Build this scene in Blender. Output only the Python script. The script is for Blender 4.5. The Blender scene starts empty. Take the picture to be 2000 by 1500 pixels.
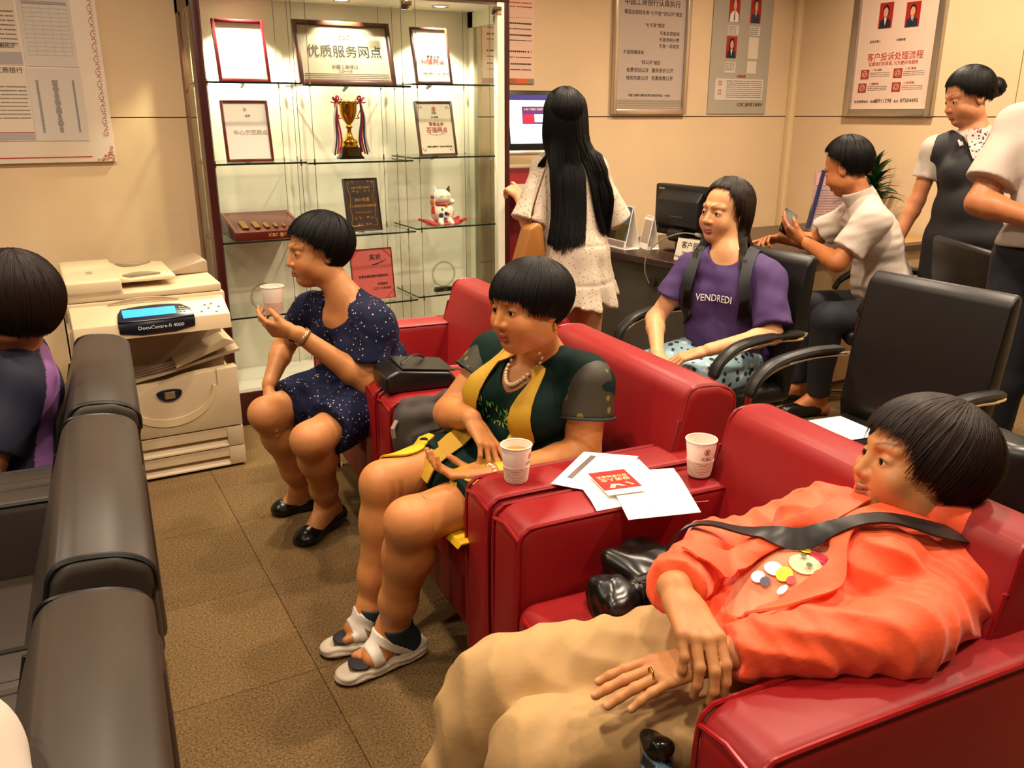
import bpy, bmesh, math, random
import numpy as np
import openvdb
from mathutils import Vector, Matrix
random.seed(7); np.random.seed(7)
SC = bpy.context.scene
COL = SC.collection
PI = math.pi
# ------------------------------------------------------------------ camera, world, lights, exposure
cam_d = bpy.data.cameras.new('camera'); cam = bpy.data.objects.new('camera', cam_d); COL.objects.link(cam)
cam.location = (0, 0, 1.45)
cam.rotation_euler = (math.radians(90-17.595), 0, math.radians(-29))
cam_d.sensor_width = 36; cam_d.lens = 36*1665/2000; cam_d.clip_start = .02
SC.camera = cam
SC.cycles.transparent_max_bounces = 40
SC.view_settings.view_transform = 'Standard'; SC.view_settings.look = 'None'
SC.view_settings.exposure = -0.12; SC.view_settings.gamma = 1; SC.view_settings.use_curve_mapping = False
W = bpy.data.worlds.new('world'); SC.world = W; W.use_nodes = True
W.node_tree.nodes['Background'].inputs[0].default_value = (1, .86, .70, 1)
W.node_tree.nodes['Background'].inputs[1].default_value = .055
def area(name, loc, size, power, col, rot=(0, 0, 0), shape='DISK', spread=None, parent=None):
    l = bpy.data.lights.new(name, 'AREA'); l.shape = shape; l.size = size; l.energy = power; l.color = col
    if spread: l.spread = math.radians(spread)
    o = bpy.data.objects.new(name, l); COL.objects.link(o); o.location = loc; o.rotation_euler = rot
    return o
WARM = (1, .81, .60)
DOWNLIGHTS = [(x, y) for y in (.3, 1.7, 3.1) for x in (-1.3, .45, 2.2, 3.8)]
for i, (x, y) in enumerate(DOWNLIGHTS):
    area('downlight_lamp', (x, y, 2.82), .15, (26 if x < 2 else 40)*(.72 if y < 1 else 1), WARM, spread=140)
area('window_daylight', (-3.2, -1.6, 1.8), 2.2, 16, (1, .90, .76), rot=(math.radians(68), 0, math.radians(-68)), shape='SQUARE')
# ------------------------------------------------------------------ materials
def sr(c):
    c = c.lstrip('#'); v = [int(c[i:i+2], 16)/255 for i in (0, 2, 4)]
    return tuple((x/12.92 if x <= .04045 else ((x+.055)/1.055)**2.4) for x in v) + (1,)
MATS = {}
def mat(name, col, rough=.5, metal=0, noise=None, bump=None, spec=.5, emit=None, coat=0, attr=False, sheen=0, vor=None, sss=0):
    """noise=(scale, amount) colour mottling; bump=(scale, strength, distance[, stretch])"""
    if name in MATS: return MATS[name]
    m = bpy.data.materials.new(name); m.use_nodes = True; nt = m.node_tree; N = nt.nodes; L = nt.links
    b = N['Principled BSDF']; b.inputs['Roughness'].default_value = rough; b.inputs['Metallic'].default_value = metal
    b.inputs['Specular IOR Level'].default_value = spec; b.inputs['Coat Weight'].default_value = coat
    if isinstance(col, str): col = sr(col)
    b.inputs['Base Color'].default_value = col
    m.diffuse_color = col
    if sheen: b.inputs['Sheen Weight'].default_value = sheen
    if sss: b.inputs['Subsurface Weight'].default_value = sss; b.inputs['Subsurface Radius'].default_value = (.012, .005, .003); b.inputs['Subsurface Scale'].default_value = 1
    src = None
    tc = N.new('ShaderNodeTexCoord')
    if attr:
        a = N.new('ShaderNodeVertexColor'); a.layer_name = 'Col'; src = a.outputs[0]
    if noise:
        t = N.new('ShaderNodeTexNoise'); t.inputs['Scale'].default_value = noise[0]; t.inputs['Detail'].default_value = 4
        L.new(tc.outputs['Object'], t.inputs['Vector'])
        r = N.new('ShaderNodeMapRange'); r.inputs[1].default_value = .3; r.inputs[2].default_value = .7
        r.inputs[3].default_value = 1-noise[1]; r.inputs[4].default_value = 1+noise[1]
        L.new(t.outputs[0], r.inputs[0])
        mx = N.new('ShaderNodeMix'); mx.data_type = 'RGBA'; mx.blend_type = 'MULTIPLY'; mx.inputs[0].default_value = 1
        if src: L.new(src, mx.inputs[6])
        else: mx.inputs[6].default_value = col
        L.new(r.outputs[0], mx.inputs[7]); src = mx.outputs[2]
    if vor:  # scattered dots: (scale, size, [colours])
        for k, (sc, size, dc, off) in enumerate(vor):
            v = N.new('ShaderNodeTexVoronoi'); v.inputs['Scale'].default_value = sc
            mp = N.new('ShaderNodeMapping'); mp.inputs['Location'].default_value = (off, off*.7, off*1.3)
            L.new(tc.outputs['Object'], mp.inputs[0]); L.new(mp.outputs[0], v.inputs['Vector'])
            c = N.new('ShaderNodeMath'); c.operation = 'LESS_THAN'; c.inputs[1].default_value = size
            L.new(v.outputs['Distance'], c.inputs[0])
            mx = N.new('ShaderNodeMix'); mx.data_type = 'RGBA'; L.new(c.outputs[0], mx.inputs[0])
            if src: L.new(src, mx.inputs[6])
            else: mx.inputs[6].default_value = col
            mx.inputs[7].default_value = sr(dc); src = mx.outputs[2]
    if src: L.new(src, b.inputs['Base Color'])
    if bump:
        t = N.new('ShaderNodeTexNoise'); t.inputs['Scale'].default_value = bump[0]; t.inputs['Detail'].default_value = 3
        mp = N.new('ShaderNodeMapping')
        if len(bump) > 3: mp.inputs['Scale'].default_value = bump[3]
        L.new(tc.outputs['Object'], mp.inputs[0]); L.new(mp.outputs[0], t.inputs['Vector'])
        bp = N.new('ShaderNodeBump'); bp.inputs['Strength'].default_value = bump[1]; bp.inputs['Distance'].default_value = bump[2]
        L.new(t.outputs[0], bp.inputs['Height']); L.new(bp.outputs[0], b.inputs['Normal'])
    if emit:
        b.inputs['Emission Color'].default_value = sr(emit[0]); b.inputs['Emission Strength'].default_value = emit[1]
    MATS[name] = m; return m
def glass(name, tint=(.93, .98, .95, 1), refl=1.0, rough=0.0):
    if name in MATS: return MATS[name]
    m = bpy.data.materials.new(name); m.use_nodes = True; nt = m.node_tree; N = nt.nodes; L = nt.links
    N.clear(); o = N.new('ShaderNodeOutputMaterial'); t = N.new('ShaderNodeBsdfTransparent'); t.inputs[0].default_value = tint
    g = N.new('ShaderNodeBsdfGlossy'); g.inputs['Roughness'].default_value = rough
    f = N.new('ShaderNodeFresnel'); f.inputs[0].default_value = 1.45
    mu = N.new('ShaderNodeMath'); mu.operation = 'MULTIPLY'; mu.inputs[1].default_value = refl; L.new(f.outputs[0], mu.inputs[0])
    ge = N.new('ShaderNodeNewGeometry'); iv = N.new('ShaderNodeMath'); iv.operation = 'SUBTRACT'; iv.inputs[0].default_value = 1; L.new(ge.outputs['Backfacing'], iv.inputs[1]); m2 = N.new('ShaderNodeMath'); m2.operation = 'MULTIPLY'; L.new(mu.outputs[0], m2.inputs[0]); L.new(iv.outputs[0], m2.inputs[1]); mu = m2
    mx = N.new('ShaderNodeMixShader'); L.new(mu.outputs[0], mx.inputs[0]); L.new(t.outputs[0], mx.inputs[1]); L.new(g.outputs[0], mx.inputs[2]); L.new(mx.outputs[0], o.inputs[0])
    MATS[name] = m; return m
# ------------------------------------------------------------------ objects and tags
def link(name, me, m=None, parent=None, loc=None, rot=None, smooth=None):
    o = bpy.data.objects.new(name, me); COL.objects.link(o)
    if m is not None and me is not None:
        for x in (m if isinstance(m, (list, tuple)) else [m]): me.materials.append(x)
    if parent is not None: o.parent = parent
    if loc is not None: o.location = loc
    if rot is not None: o.rotation_euler = rot
    if smooth is not None and me is not None:
        me.shade_smooth() if smooth is True else auto(me, smooth)
    return o
def auto(me, ang=40):
    me.shade_smooth()
    try: me.set_sharp_from_angle(angle=math.radians(ang))
    except Exception: pass
def tag(o, label=None, cat=None, group=None, kind=None):
    if label: o['label'] = label
    if cat: o['category'] = cat
    if group: o['group'] = group
    if kind: o['kind'] = kind
    return o
def thing(name, label, cat, loc=(0, 0, 0), rotz=0, group=None):
    o = bpy.data.objects.new(name, None); COL.objects.link(o); o.location = loc; o.rotation_euler = (0, 0, rotz); o.empty_display_size = .05
    return tag(o, label, cat, group)
def dup(o, parent=None):
    c = o.copy(); COL.objects.link(c)
    if parent is not None: c.parent = parent
    for ch in list(o.children): dup(ch, c)
    return c
class B:
    """bmesh collector"""
    def __init__(s): s.bm = bmesh.new()
    def box(s, x0, x1, y0, y1, z0, z1, bev=0, seg=2, M=None):
        r = bmesh.ops.create_cube(s.bm, size=1)['verts']
        for v in r: v.co = Vector((x0+(v.co.x+.5)*(x1-x0), y0+(v.co.y+.5)*(y1-y0), z0+(v.co.z+.5)*(z1-z0)))
        if bev:
            es = list({e for v in r for e in v.link_edges})
            rr = bmesh.ops.bevel(s.bm, geom=es, offset=bev, segments=seg, profile=.5, affect='EDGES', clamp_overlap=True)
            r = rr['verts'] if M is not None else r
            if M is not None: r = list({v for f in rr['faces'] for v in f.verts} | set(rr['verts']))
        if M is not None:
            if bev:
                # gather connected island
                seen = set(r); st = list(r)
                while st:
                    v = st.pop()
                    for e in v.link_edges:
                        w = e.other_vert(v)
                        if w not in seen: seen.add(w); st.append(w)
                r = list(seen)
            for v in r: v.co = M @ v.co
        return s
    def prism(s, pts, axis, a, b, bev=0, seg=3, M=None):
        """pts 2D outline; axis 'x','y','z' is extrusion axis"""
        def mk(p, t):
            return Vector((t, p[0], p[1])) if axis == 'x' else Vector((p[0], t, p[1])) if axis == 'y' else Vector((p[0], p[1], t))
        v0 = [s.bm.verts.new(mk(p, a)) for p in pts]; v1 = [s.bm.verts.new(mk(p, b)) for p in pts]; n = len(pts)
        fs = [s.bm.faces.new(v0), s.bm.faces.new(v1[::-1])]
        for i in range(n): fs.append(s.bm.faces.new([v0[i], v1[i], v1[(i+1) % n], v0[(i+1) % n]]))
        bmesh.ops.recalc_face_normals(s.bm, faces=fs)
        al = set(v0+v1)
        if bev:
            es = list({e for f in fs for e in f.edges})
            rr = bmesh.ops.bevel(s.bm, geom=es, offset=bev, segments=seg, profile=.5, affect='EDGES', clamp_overlap=True)
            al = {v for v in al if v.is_valid} | set(rr['verts'])
        if M is not None:
            for v in al: v.co = M @ v.co
        return s
    def cyl(s, a, b, r0, r1=None, n=16, cap=True):
        a = Vector(a); b = Vector(b); r1 = r0 if r1 is None else r1
        q = (b-a).normalized().to_track_quat('Z', 'Y'); A = []; Bv = []
        for i in range(n):
            t = 2*PI*i/n; d = q @ Vector((math.cos(t), math.sin(t), 0))
            A.append(s.bm.verts.new(a+d*r0)); Bv.append(s.bm.verts.new(b+d*r1))
        for i in range(n): s.bm.faces.new([A[i], A[(i+1) % n], Bv[(i+1) % n], Bv[i]])
        if cap: s.bm.faces.new(A[::-1]); s.bm.faces.new(Bv)
        return s
    def lathe(s, prof, c=(0, 0, 0), n=24, M=None):
        c = Vector(c); rings = []
        for r, z in prof:
            if r < 1e-5: rings.append([s.bm.verts.new(c+Vector((0, 0, z)))])
            else: rings.append([s.bm.verts.new(c+Vector((r*math.cos(2*PI*i/n), r*math.sin(2*PI*i/n), z))) for i in range(n)])
        for a, b in zip(rings, rings[1:]):
            for i in range(n):
                j = (i+1) % n
                if len(a) == 1 and len(b) == 1: continue
                if len(a) == 1: s.bm.faces.new([a[0], b[j], b[i]])
                elif len(b) == 1: s.bm.faces.new([a[i], a[j], b[0]])
                else: s.bm.faces.new([a[i], a[j], b[j], b[i]])
        if M is not None:
            for rg in rings:
                for v in rg: v.co = M @ v.co
        return s
    def tube(s, pts, r, n=8, cap=True, flat=1.0, closed=False):
        pts = [Vector(p) for p in pts]; k = len(pts); R = r if isinstance(r, (list, tuple)) else [r]*k
        rings = []; up = None
        for i, p in enumerate(pts):
            d = ((pts[(i+1) % k]-pts[i-1]) if closed else (pts[min(i+1, k-1)]-pts[max(i-1, 0)]))
            d = d.normalized() if d.length > 1e-9 else Vector((0, 0, 1))
            if up is None: up = d.orthogonal().normalized() if abs(d.z) > .9 else (Vector((0, 0, 1))-d*d.z).normalized()
            up = (up-d*up.dot(d)); up = up.normalized() if up.length > 1e-6 else d.orthogonal().normalized()
            sd = d.cross(up)
            rings.append([s.bm.verts.new(p+(sd*math.cos(2*PI*j/n)+up*math.sin(2*PI*j/n)*flat)*R[i]) for j in range(n)])
        rg = list(zip(rings, rings[1:]))+([(rings[-1], rings[0])] if closed else [])
        for a, b in rg:
            for j in range(n): s.bm.faces.new([a[j], a[(j+1) % n], b[(j+1) % n], b[j]])
        if cap and not closed: s.bm.faces.new(rings[0][::-1]); s.bm.faces.new(rings[-1])
        return s
    def sph(s, c, r, n=16, M=None):
        r = (r, r, r) if isinstance(r, (int, float)) else r
        vs = bmesh.ops.create_uvsphere(s.bm, u_segments=n, v_segments=max(6, n*2//3), radius=1)['verts']
        for v in vs:
            v.co = Vector((v.co.x*r[0], v.co.y*r[1], v.co.z*r[2]))
            if M is not None: v.co = M @ v.co
            v.co += Vector(c)
        return s
    def quad(s, *p):
        s.bm.faces.new([s.bm.verts.new(Vector(q)) for q in p]); return s
    def out(s, name, m, parent=None, loc=None, rot=None, smooth=35):
        bmesh.ops.recalc_face_normals(s.bm, faces=s.bm.faces[:])
        me = bpy.data.meshes.new(name); s.bm.to_mesh(me); s.bm.free()
        return link(name, me, m, parent, loc, rot, smooth)
def smoothpath(pts, n=6):
    """Catmull-Rom"""
    P = [Vector(p) for p in pts]; P = [P[0]*2-P[1]]+P+[P[-1]*2-P[-2]]; out = []
    for i in range(1, len(P)-2):
        for k in range(n):
            t = k/n; a, b, c, d = P[i-1], P[i], P[i+1], P[i+2]
            out.append(.5*((2*b)+(c-a)*t+(2*a-5*b+4*c-d)*t*t+(3*b-a-3*c+d)*t**3))
    out.append(P[-2]); return out
def text(s, size, m, parent, loc, rot=(0, 0, 0), ext=.0006, name='lettering', ax='CENTER', sx=1, bold=0):
    c = bpy.data.curves.new('t', 'FONT'); c.body = s; c.size = size; c.align_x = ax; c.align_y = 'CENTER'; c.extrude = ext; c.resolution_u = 2; c.offset = bold
    o = bpy.data.objects.new('t', c); COL.objects.link(o)
    dg = bpy.context.evaluated_depsgraph_get()
    me = bpy.data.meshes.new_from_object(o.evaluated_get(dg)); bpy.data.objects.remove(o); bpy.data.curves.remove(c)
    if sx != 1:
        for v in me.vertices: v.co.x *= sx
    me.materials.clear()
    return link(name, me, m, parent, loc, rot)
# ------------------------------------------------------------------ implicit figures
def nrm(v): v = np.asarray(v, float); return v/max(np.linalg.norm(v), 1e-9)
class SDF:
    def __init__(s): s.ops = []
    def add(s, op, k, lo, hi, fn): s.ops.append((op, k, np.asarray(lo, float), np.asarray(hi, float), fn)); return s
    def cap(s, a, b, ra, rb=None, k=.02, op='u', sq=None):
        a = np.asarray(a, float); b = np.asarray(b, float); rb = ra if rb is None else rb; ab = b-a; L2 = max(ab@ab, 1e-12); R = max(ra, rb)
        def fn(p):
            q = p-a; t = np.clip((q@ab)/L2, 0, 1); q = q-t[..., None]*ab
            if sq is not None:
                n = nrm(sq[0]); w = q@n; q = q+(w*(1/sq[1]-1))[..., None]*n
            return np.sqrt((q*q).sum(-1))-(ra+(rb-ra)*t)
        return s.add(op, k, np.minimum(a, b)-R, np.maximum(a, b)+R, fn)
    def chain(s, pts, rs, k=.02, op='u'):
        for i in range(len(pts)-1): s.cap(pts[i], pts[i+1], rs[i], rs[i+1], k, op)
        return s
    def ell(s, c, r, R=None, k=.02, op='u'):
        c = np.asarray(c, float); r = np.asarray(r, float); R = np.eye(3) if R is None else np.asarray(R, float); m = (np.abs(R)@r) if R is not None else r
        def fn(p):
            q = (p-c)@R; k0 = np.sqrt(((q/r)**2).sum(-1)); k1 = np.sqrt(((q/(r*r))**2).sum(-1))
            return k0*(k0-1)/np.maximum(k1, 1e-9)
        return s.add(op, k, c-m, c+m, fn)
    def box(s, c, h, R=None, rd=.01, k=.02, op='u'):
        c = np.asarray(c, float); h = np.asarray(h, float); R = np.eye(3) if R is None else np.asarray(R, float); m = np.abs(R)@h
        def fn(p):
            q = np.abs((p-c)@R)-(h-rd); return np.sqrt((np.maximum(q, 0)**2).sum(-1))+np.minimum(q.max(-1), 0)-rd
        return s.add(op, k, c-m, c+m, fn)
    def cut(s, c, n, k=.004):
        """keep the side the normal points away from"""
        c = np.asarray(c, float); n = nrm(n)
        return s.add('i', k, [-99]*3, [99]*3, lambda p: (p-c)@n)
    def sub(s, other_fn, lo, hi, k=.004): return s.add('s', k, lo, hi, other_fn)
    def disp(s, fn): return s.add('d', 0, [-99]*3, [99]*3, fn)
    def grow(s, t):
        n = SDF(); n.ops = list(s.ops); return n.disp(lambda p: -t)
    def copy(s): n = SDF(); n.ops = list(s.ops); return n
    def bounds(s):
        u = [(o[2], o[3]) for o in s.ops if o[0] == 'u']
        return np.min([a for a, b in u], 0)-.02, np.max([b for a, b in u], 0)+.02
    def grid(s, lo, hi, vx):
        n = np.ceil((hi-lo)/vx).astype(int)+1; BG = .06
        F = np.full(n, BG, np.float32)
        for op, k, a, b, fn in s.ops:
            pad = (k+.012 if op == 'u' else k+2*vx)
            i0 = np.maximum(np.floor((a-pad-lo)/vx).astype(int), 0); i1 = np.minimum(np.ceil((b+pad-lo)/vx).astype(int)+1, n)
            if np.any(i1 <= i0): continue
            sl = tuple(slice(i0[j], i1[j]) for j in range(3)); A = F[sl]
            if op in 'isd':
                msk = np.abs(A) < .035 if op != 'i' else A < .035
                if not msk.any(): continue
                ii = np.nonzero(msk); P = np.stack([ii[j]+i0[j] for j in range(3)], -1)*vx+lo
                v = fn(P); a0 = A[ii]
                if op == 'd': A[ii] = a0+v
                else:
                    if op == 's': v = -v
                    h = np.maximum(k-np.abs(a0-v), 0)/max(k, 1e-6); A[ii] = np.maximum(a0, v)+h*h*k/4
                continue
            g = [(np.arange(i0[j], i1[j])*vx+lo[j]) for j in range(3)]
            P = np.stack(np.meshgrid(*g, indexing='ij'), -1)
            v = fn(P).astype(np.float32); h = np.maximum(k-np.abs(A-v), 0)/max(k, 1e-6)
            F[sl] = np.minimum(A, v)-h*h*k/4
        return F
    def polys(s, lo, hi, vx):
        F = s.grid(lo, hi, vx)
        g = openvdb.FloatGrid(); g.background = .06
        g.copyFromArray(np.ascontiguousarray(F)); g.transform = openvdb.createLinearTransform(voxelSize=vx)
        p, t, q = g.convertToPolygons(isovalue=0.0, adaptivity=0.0)
        return np.asarray(p)+lo, np.asarray(q), np.asarray(t)
    def mesh(s, name, vx, patches=(), color=None, relax=1):
        """one mesh; patches = [(lo,hi,vx)] boxes meshed finer"""
        lo, hi = s.bounds(); V = []; Q = []; off = 0
        jobs = [(lo, hi, vx, True)]+[(np.asarray(a, float), np.asarray(b, float), v, False) for a, b, v in patches]
        for a, b, v, main in jobs:
            p, q, t = s.polys(a, b, v)
            if len(p) == 0: continue
            q = np.concatenate([q, np.concatenate([t, t[:, 2:]], 1)]) if len(t) else q
            # faces clipped at patch boundaries
            c = p[q].mean(1)
            if main:
                keep = np.ones(len(q), bool)
                for pa, pb, pv in patches: keep &= ~np.all((c > np.asarray(pa)+2.2*pv+v*.3) & (c < np.asarray(pb)-2.2*pv-v*.3), 1)
            else:
                keep = np.all((c > a+1.6*v) & (c < b-1.6*v), 1)
                for pa, pb, pv in patches:
                    if pv < v: keep &= ~np.all((c > np.asarray(pa)+2.2*pv+v*.3) & (c < np.asarray(pb)-2.2*pv-v*.3), 1)
            q = q[keep]
            V.append(p); Q.append(q+off); off += len(p)
        V = np.concatenate(V); Q = np.concatenate(Q)
        us = np.unique(Q); mp = np.full(len(V), -1); mp[us] = np.arange(len(us)); V = V[us]; Q = mp[Q]
        for _ in range(relax):   # light laplacian relax
            acc = np.zeros_like(V); cnt = np.zeros(len(V))
            for i in range(4):
                np.add.at(acc, Q[:, i], V[Q[:, (i+1) % 4]]+V[Q[:, i-1]]); np.add.at(cnt, Q[:, i], 2)
            V = V*.5+acc/np.maximum(cnt, 1)[:, None]*.5
        me = bpy.data.meshes.new(name)
        me.vertices.add(len(V)); me.vertices.foreach_set('co', V.astype(np.float32).ravel())
        Q = Q[:, ::-1]
        tri = Q[:, 0] == Q[:, 1]
        tot = np.where(tri, 3, 4); me.loops.add(int(tot.sum())); st = np.concatenate([[0], np.cumsum(tot)[:-1]])
        lv = np.concatenate([r[1:] if t_ else r for r, t_ in zip(Q, tri)]) if tri.any() else Q.ravel()
        me.loops.foreach_set('vertex_index', lv.astype(np.int32))
        me.polygons.add(len(Q)); me.polygons.foreach_set('loop_start', st.astype(np.int32))
        me.update(calc_edges=True); me.validate(); me.shade_smooth()
        if color is not None:
            C = color(V); ca = me.color_attributes.new('Col', 'FLOAT_COLOR', 'POINT')
            co = np.empty(len(me.vertices)*3, np.float32); me.vertices.foreach_get('co', co); co = co.reshape(-1, 3)
            C = color(co.astype(float)); C = np.concatenate([C, np.ones((len(C), 1))], 1).astype(np.float32)
            ca.data.foreach_set('color', C.ravel())
        return me
def wr(p, fr, amp, seed=0, dirs=6):
    """soft folds: sum of warped sines"""
    rs = np.random.RandomState(seed); v = 0; w = np.sin(p@rs.randn(3)*fr*.35+rs.rand()*6)*1.2
    for i in range(dirs):
        d = rs.randn(3); d /= np.linalg.norm(d); v = v+np.sin((p@d)*fr*(.7+.8*rs.rand())+w*(1+rs.rand())+rs.rand()*6)
    return amp*v/dirs**.5
def frame(fwd, up):
    f = nrm(fwd); u = np.asarray(up, float); u = nrm(u-f*(u@f)); r = np.cross(f, u)   # columns: right, forward, up
    return np.stack([r, f, u], 1)
def rgb(h): return np.array(sr(h)[:3])
SKIN = dict(a='#c98a58')
def head_sdf(s, c, R, sc=1.0, fat=1.0, nose=1.0, mouth=0.0, eye=1.0, smile=0):
    """adds a head; c = head centre (between the ears), R = frame"""
    T = lambda x, y, z: c+R@(np.array([x, y, z])*sc)
    E = lambda p, r, k=.012, op='u': s.ell(T(*p), np.array(r)*sc, R, k*sc, op)
    E((0, -.012, .038), (.074, .093, .078), .0)
    E((0, .022, -.03), (.060*fat, .066, .080), .03)
    E((0, .052, -.084), (.027*fat, .027, .024), .03)
    for m in (-1, 1):
        E((m*.036*fat, .055, -.034), (.027*fat, .025, .027), .03)
        E((m*.052*fat, .0, -.06), (.02*fat, .035, .03), .03)
        s.cap(T(m*.012, .083, .027), T(m*.044, .066, .026), .009*sc, .007*sc, .014*sc)
        E((m*.031, .089, .006), (.019, .011, .012), .012, 's')
        E((m*.031, .0695, .003), (.0165, .0150, .0155), .004)            # lids over the eyeball
        E((m*.031, .090, .001), (.0150, .012, .0046*eye), .0025, 's')    # lid opening
    s.cap(T(0, .082, .012), T(0, .0985*nose, -.027), .0078*sc, .0108*sc, .012*sc)
    for m in (-1, 1):
        E((m*.0130, .0880, -.031), (.0090, .0105, .0075), .008)
        E((m*.0065, .0955, -.0385), (.0035, .005, .003), .003, 's')
    for m in (-1, 1):   # lips
        s.cap(T(0, .0895, -.0558), T(m*(.021+.005*smile), .0795-.003*smile, -.060+.007*smile), .0056*sc, .0026*sc, .006*sc)
        s.cap(T(0, .0880, -.0665), T(m*(.018+.004*smile), .0795-.003*smile, -.064+.006*smile), .0066*sc, .003*sc, .006*sc)
    for m in (-1, 1): s.cap(T(0, .0885, -.061), T(m*(.0205+.005*smile), .0865-.003*smile, -.061+.007*smile), (.0012+.0035*mouth)*sc, None, .003*sc, 's')
    if smile:
        for m in (-1, 1): E((m*.041*fat, .060, -.026), (.022, .020, .018), .012); s.cap(T(m*.022, .082, -.036), T(m*.034, .070, -.058), .0012*sc, None, .007*sc, 's')
    E((0, .085, -.076), (.02, .006, .004), .008, 's')
    for m in (-1, 1):
        E((m*.0765, -.010, -.004), (.008, .017, .029), .006)
        E((m*.0845, -.006, .001), (.005, .0095, .018), .004, 's')
    return T
def head_color(P, col, c, R, sc, lip='#a8524a', brow='#2a1a14', shade='#b06a48', browamt=.62, smile=0):
    q = (P-c)@R/sc; x, y, z = np.abs(q[:, 0]), q[:, 1], q[:, 2]; z0 = z; z = z-np.where((z < -.045) & (y > .05), .007*smile*np.clip(x/.024, 0, 1)**2, 0)
    m = y > .03
    def mix(w, c2): col[:] = col*(1-w[:, None])+c2*w[:, None]
    st = lambda v, a, b: np.clip((v-a)/(b-a), 0, 1)
    w = np.exp(-((x-.038)/.020)**2-((z+.030)/.020)**2)*m*.28; mix(w, rgb('#c4583c'))
    lipd = np.minimum(np.abs(z+.0568+.12*x*(x > .006)*.3)/.0052, np.abs(z+.0668)/.0058)
    w = (1-st(lipd, .75, 1.15))*(1-st(x, .018, .0225))*(y > .075); mix(w*.85, rgb(lip))
    w = (1-st(np.abs(z+.061), .0006, .002))*(x < .021)*(y > .07); mix(w*.7, rgb('#3a1510'))
    bz = .0265+.010*np.sin(np.clip((x-.012)/.045, 0, 1)*2.6)
    w = (1-st(np.abs(z-bz), .0012, .0042))*st(x, .011, .018)*(1-st(x, .034, .050))*(y > .045); mix(w*browamt, rgb(brow))
    # lash line above the opening and fold below
    lz = .0062-.012*((x-.031)/.016)**2*.35
    w = (1-st(np.abs(z-lz), .0008, .0024))*(1-st(np.abs(x-.031), .011, .0165))*(y > .066); mix(w*.85, rgb('#1c100c'))
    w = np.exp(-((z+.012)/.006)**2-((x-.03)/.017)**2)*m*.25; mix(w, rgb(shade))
    w = (np.hypot(x-.0065, (z+.0385)) < .0035)*(y > .085); mix(w*.7, rgb('#3a1510'))
def eyes(T, R, sc, parent, look=(0, 1, 0)):
    look = nrm(look)
    for m in (-1, 1):
        c = Vector(T(m*.031, .0688, .0025)); b = B(); b.sph(c, .0148*sc, 20); e = b.out('eyeball', mat('eye_white', '#d8cdc0', .25), parent, smooth=True)
        d = Vector(R@look); b = B(); q = d.to_track_quat('Z', 'Y')
        b.lathe([(0, .0), (.0055*sc, -.001*sc), (.0066*sc, -.0022*sc)], n=16, M=Matrix.Translation(c+d*.0156*sc) @ q.to_matrix().to_4x4())
        b.out('iris', mat('iris', '#120a06', .12), e, smooth=True)
def hair(name, parent, m, c, R, sc, rad, off, crown, endf, n=900, w=.0016, jit=.004, seed=1, az0=-PI, az1=PI, shell=True, part=None, base=.0):
    """meridian hair: strands run from the crown over an ellipsoid to polar angle endf(az) or beyond (drops straight)."""
    rs = np.random.RandomState(seed); rad = np.array(rad)*sc; off = np.array(off)*sc
    cr = nrm(crown); X = nrm(np.cross(cr, [0, 1, 0]) if abs(cr[1]) < .95 else [1, 0, 0]); Y = np.cross(cr, X)*-1
    # Y ~ direction toward face in the plane normal to crown
    def pt(az, th, dr=0):
        d = cr*math.cos(th)+(X*math.sin(az)+Y*math.cos(az))*math.sin(th)
        r = 1/math.sqrt(((d/rad)**2).sum()); return off+d*(r+dr)
    V = []; Fc = []
    def strand(P, wid):
        i0 = len(V); k = len(P)
        for i, p in enumerate(P):
            d = nrm(P[min(i+1, k-1)]-P[max(i-1, 0)]); o = nrm(p-off); sd = nrm(np.cross(d, o)); ww = wid*(1-.75*(i/(k-1))**3)
            V.extend([p+sd*ww, p+o*ww*.9, p-sd*ww])
        for i in range(k-1):
            a = i0+i*3; b = a+3
            Fc.extend([(a, a+1, b+1, b), (a+1, a+2, b+2, b+1)])
    if shell:
        NA, NT = 120, 22; i0 = len(V)
        for ia in range(NA):
            az = az0+(az1-az0)*ia/(NA-1 if az1-az0 < 6.2 else NA); e = endf(az)+base
            g = .0035*math.sin(az*37+2*math.sin(az*11))*sc
            for it in range(NT): V.append(pt(az, .02+(e-.02)*it/(NT-1), g*min(1, it/6)-.001*sc))
            V.append(pt(az, e*.97, -.012*sc))
        full = az1-az0 > 6.2
        for ia in range(NA if full else NA-1):
            a = i0+ia*(NT+1); b = i0+((ia+1) % NA)*(NT+1)
            for it in range(NT): Fc.append((a+it, b+it, b+it+1, a+it+1))
    for i in range(n):
        az = az0+(az1-az0)*rs.rand(); e = endf(az)*(1+.03*rs.randn())+base+.02*rs.rand(); t0 = .05+.5*rs.rand()**1.5*e; dr = (rs.rand()*jit+.0005)*sc; az2 = az+rs.randn()*.06
        strand([pt(az+(az2-az)*t, t0+(e-t0)*t, dr*(1-.3*t)) for t in np.linspace(0, 1, 9)], w*sc*(.6+.8*rs.rand()))
    V = np.array(V)@R.T+c
    me = bpy.data.meshes.new(name); me.from_pydata(V.tolist(), [], Fc); me.shade_smooth()
    return link(name, me, m, parent)
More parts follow.
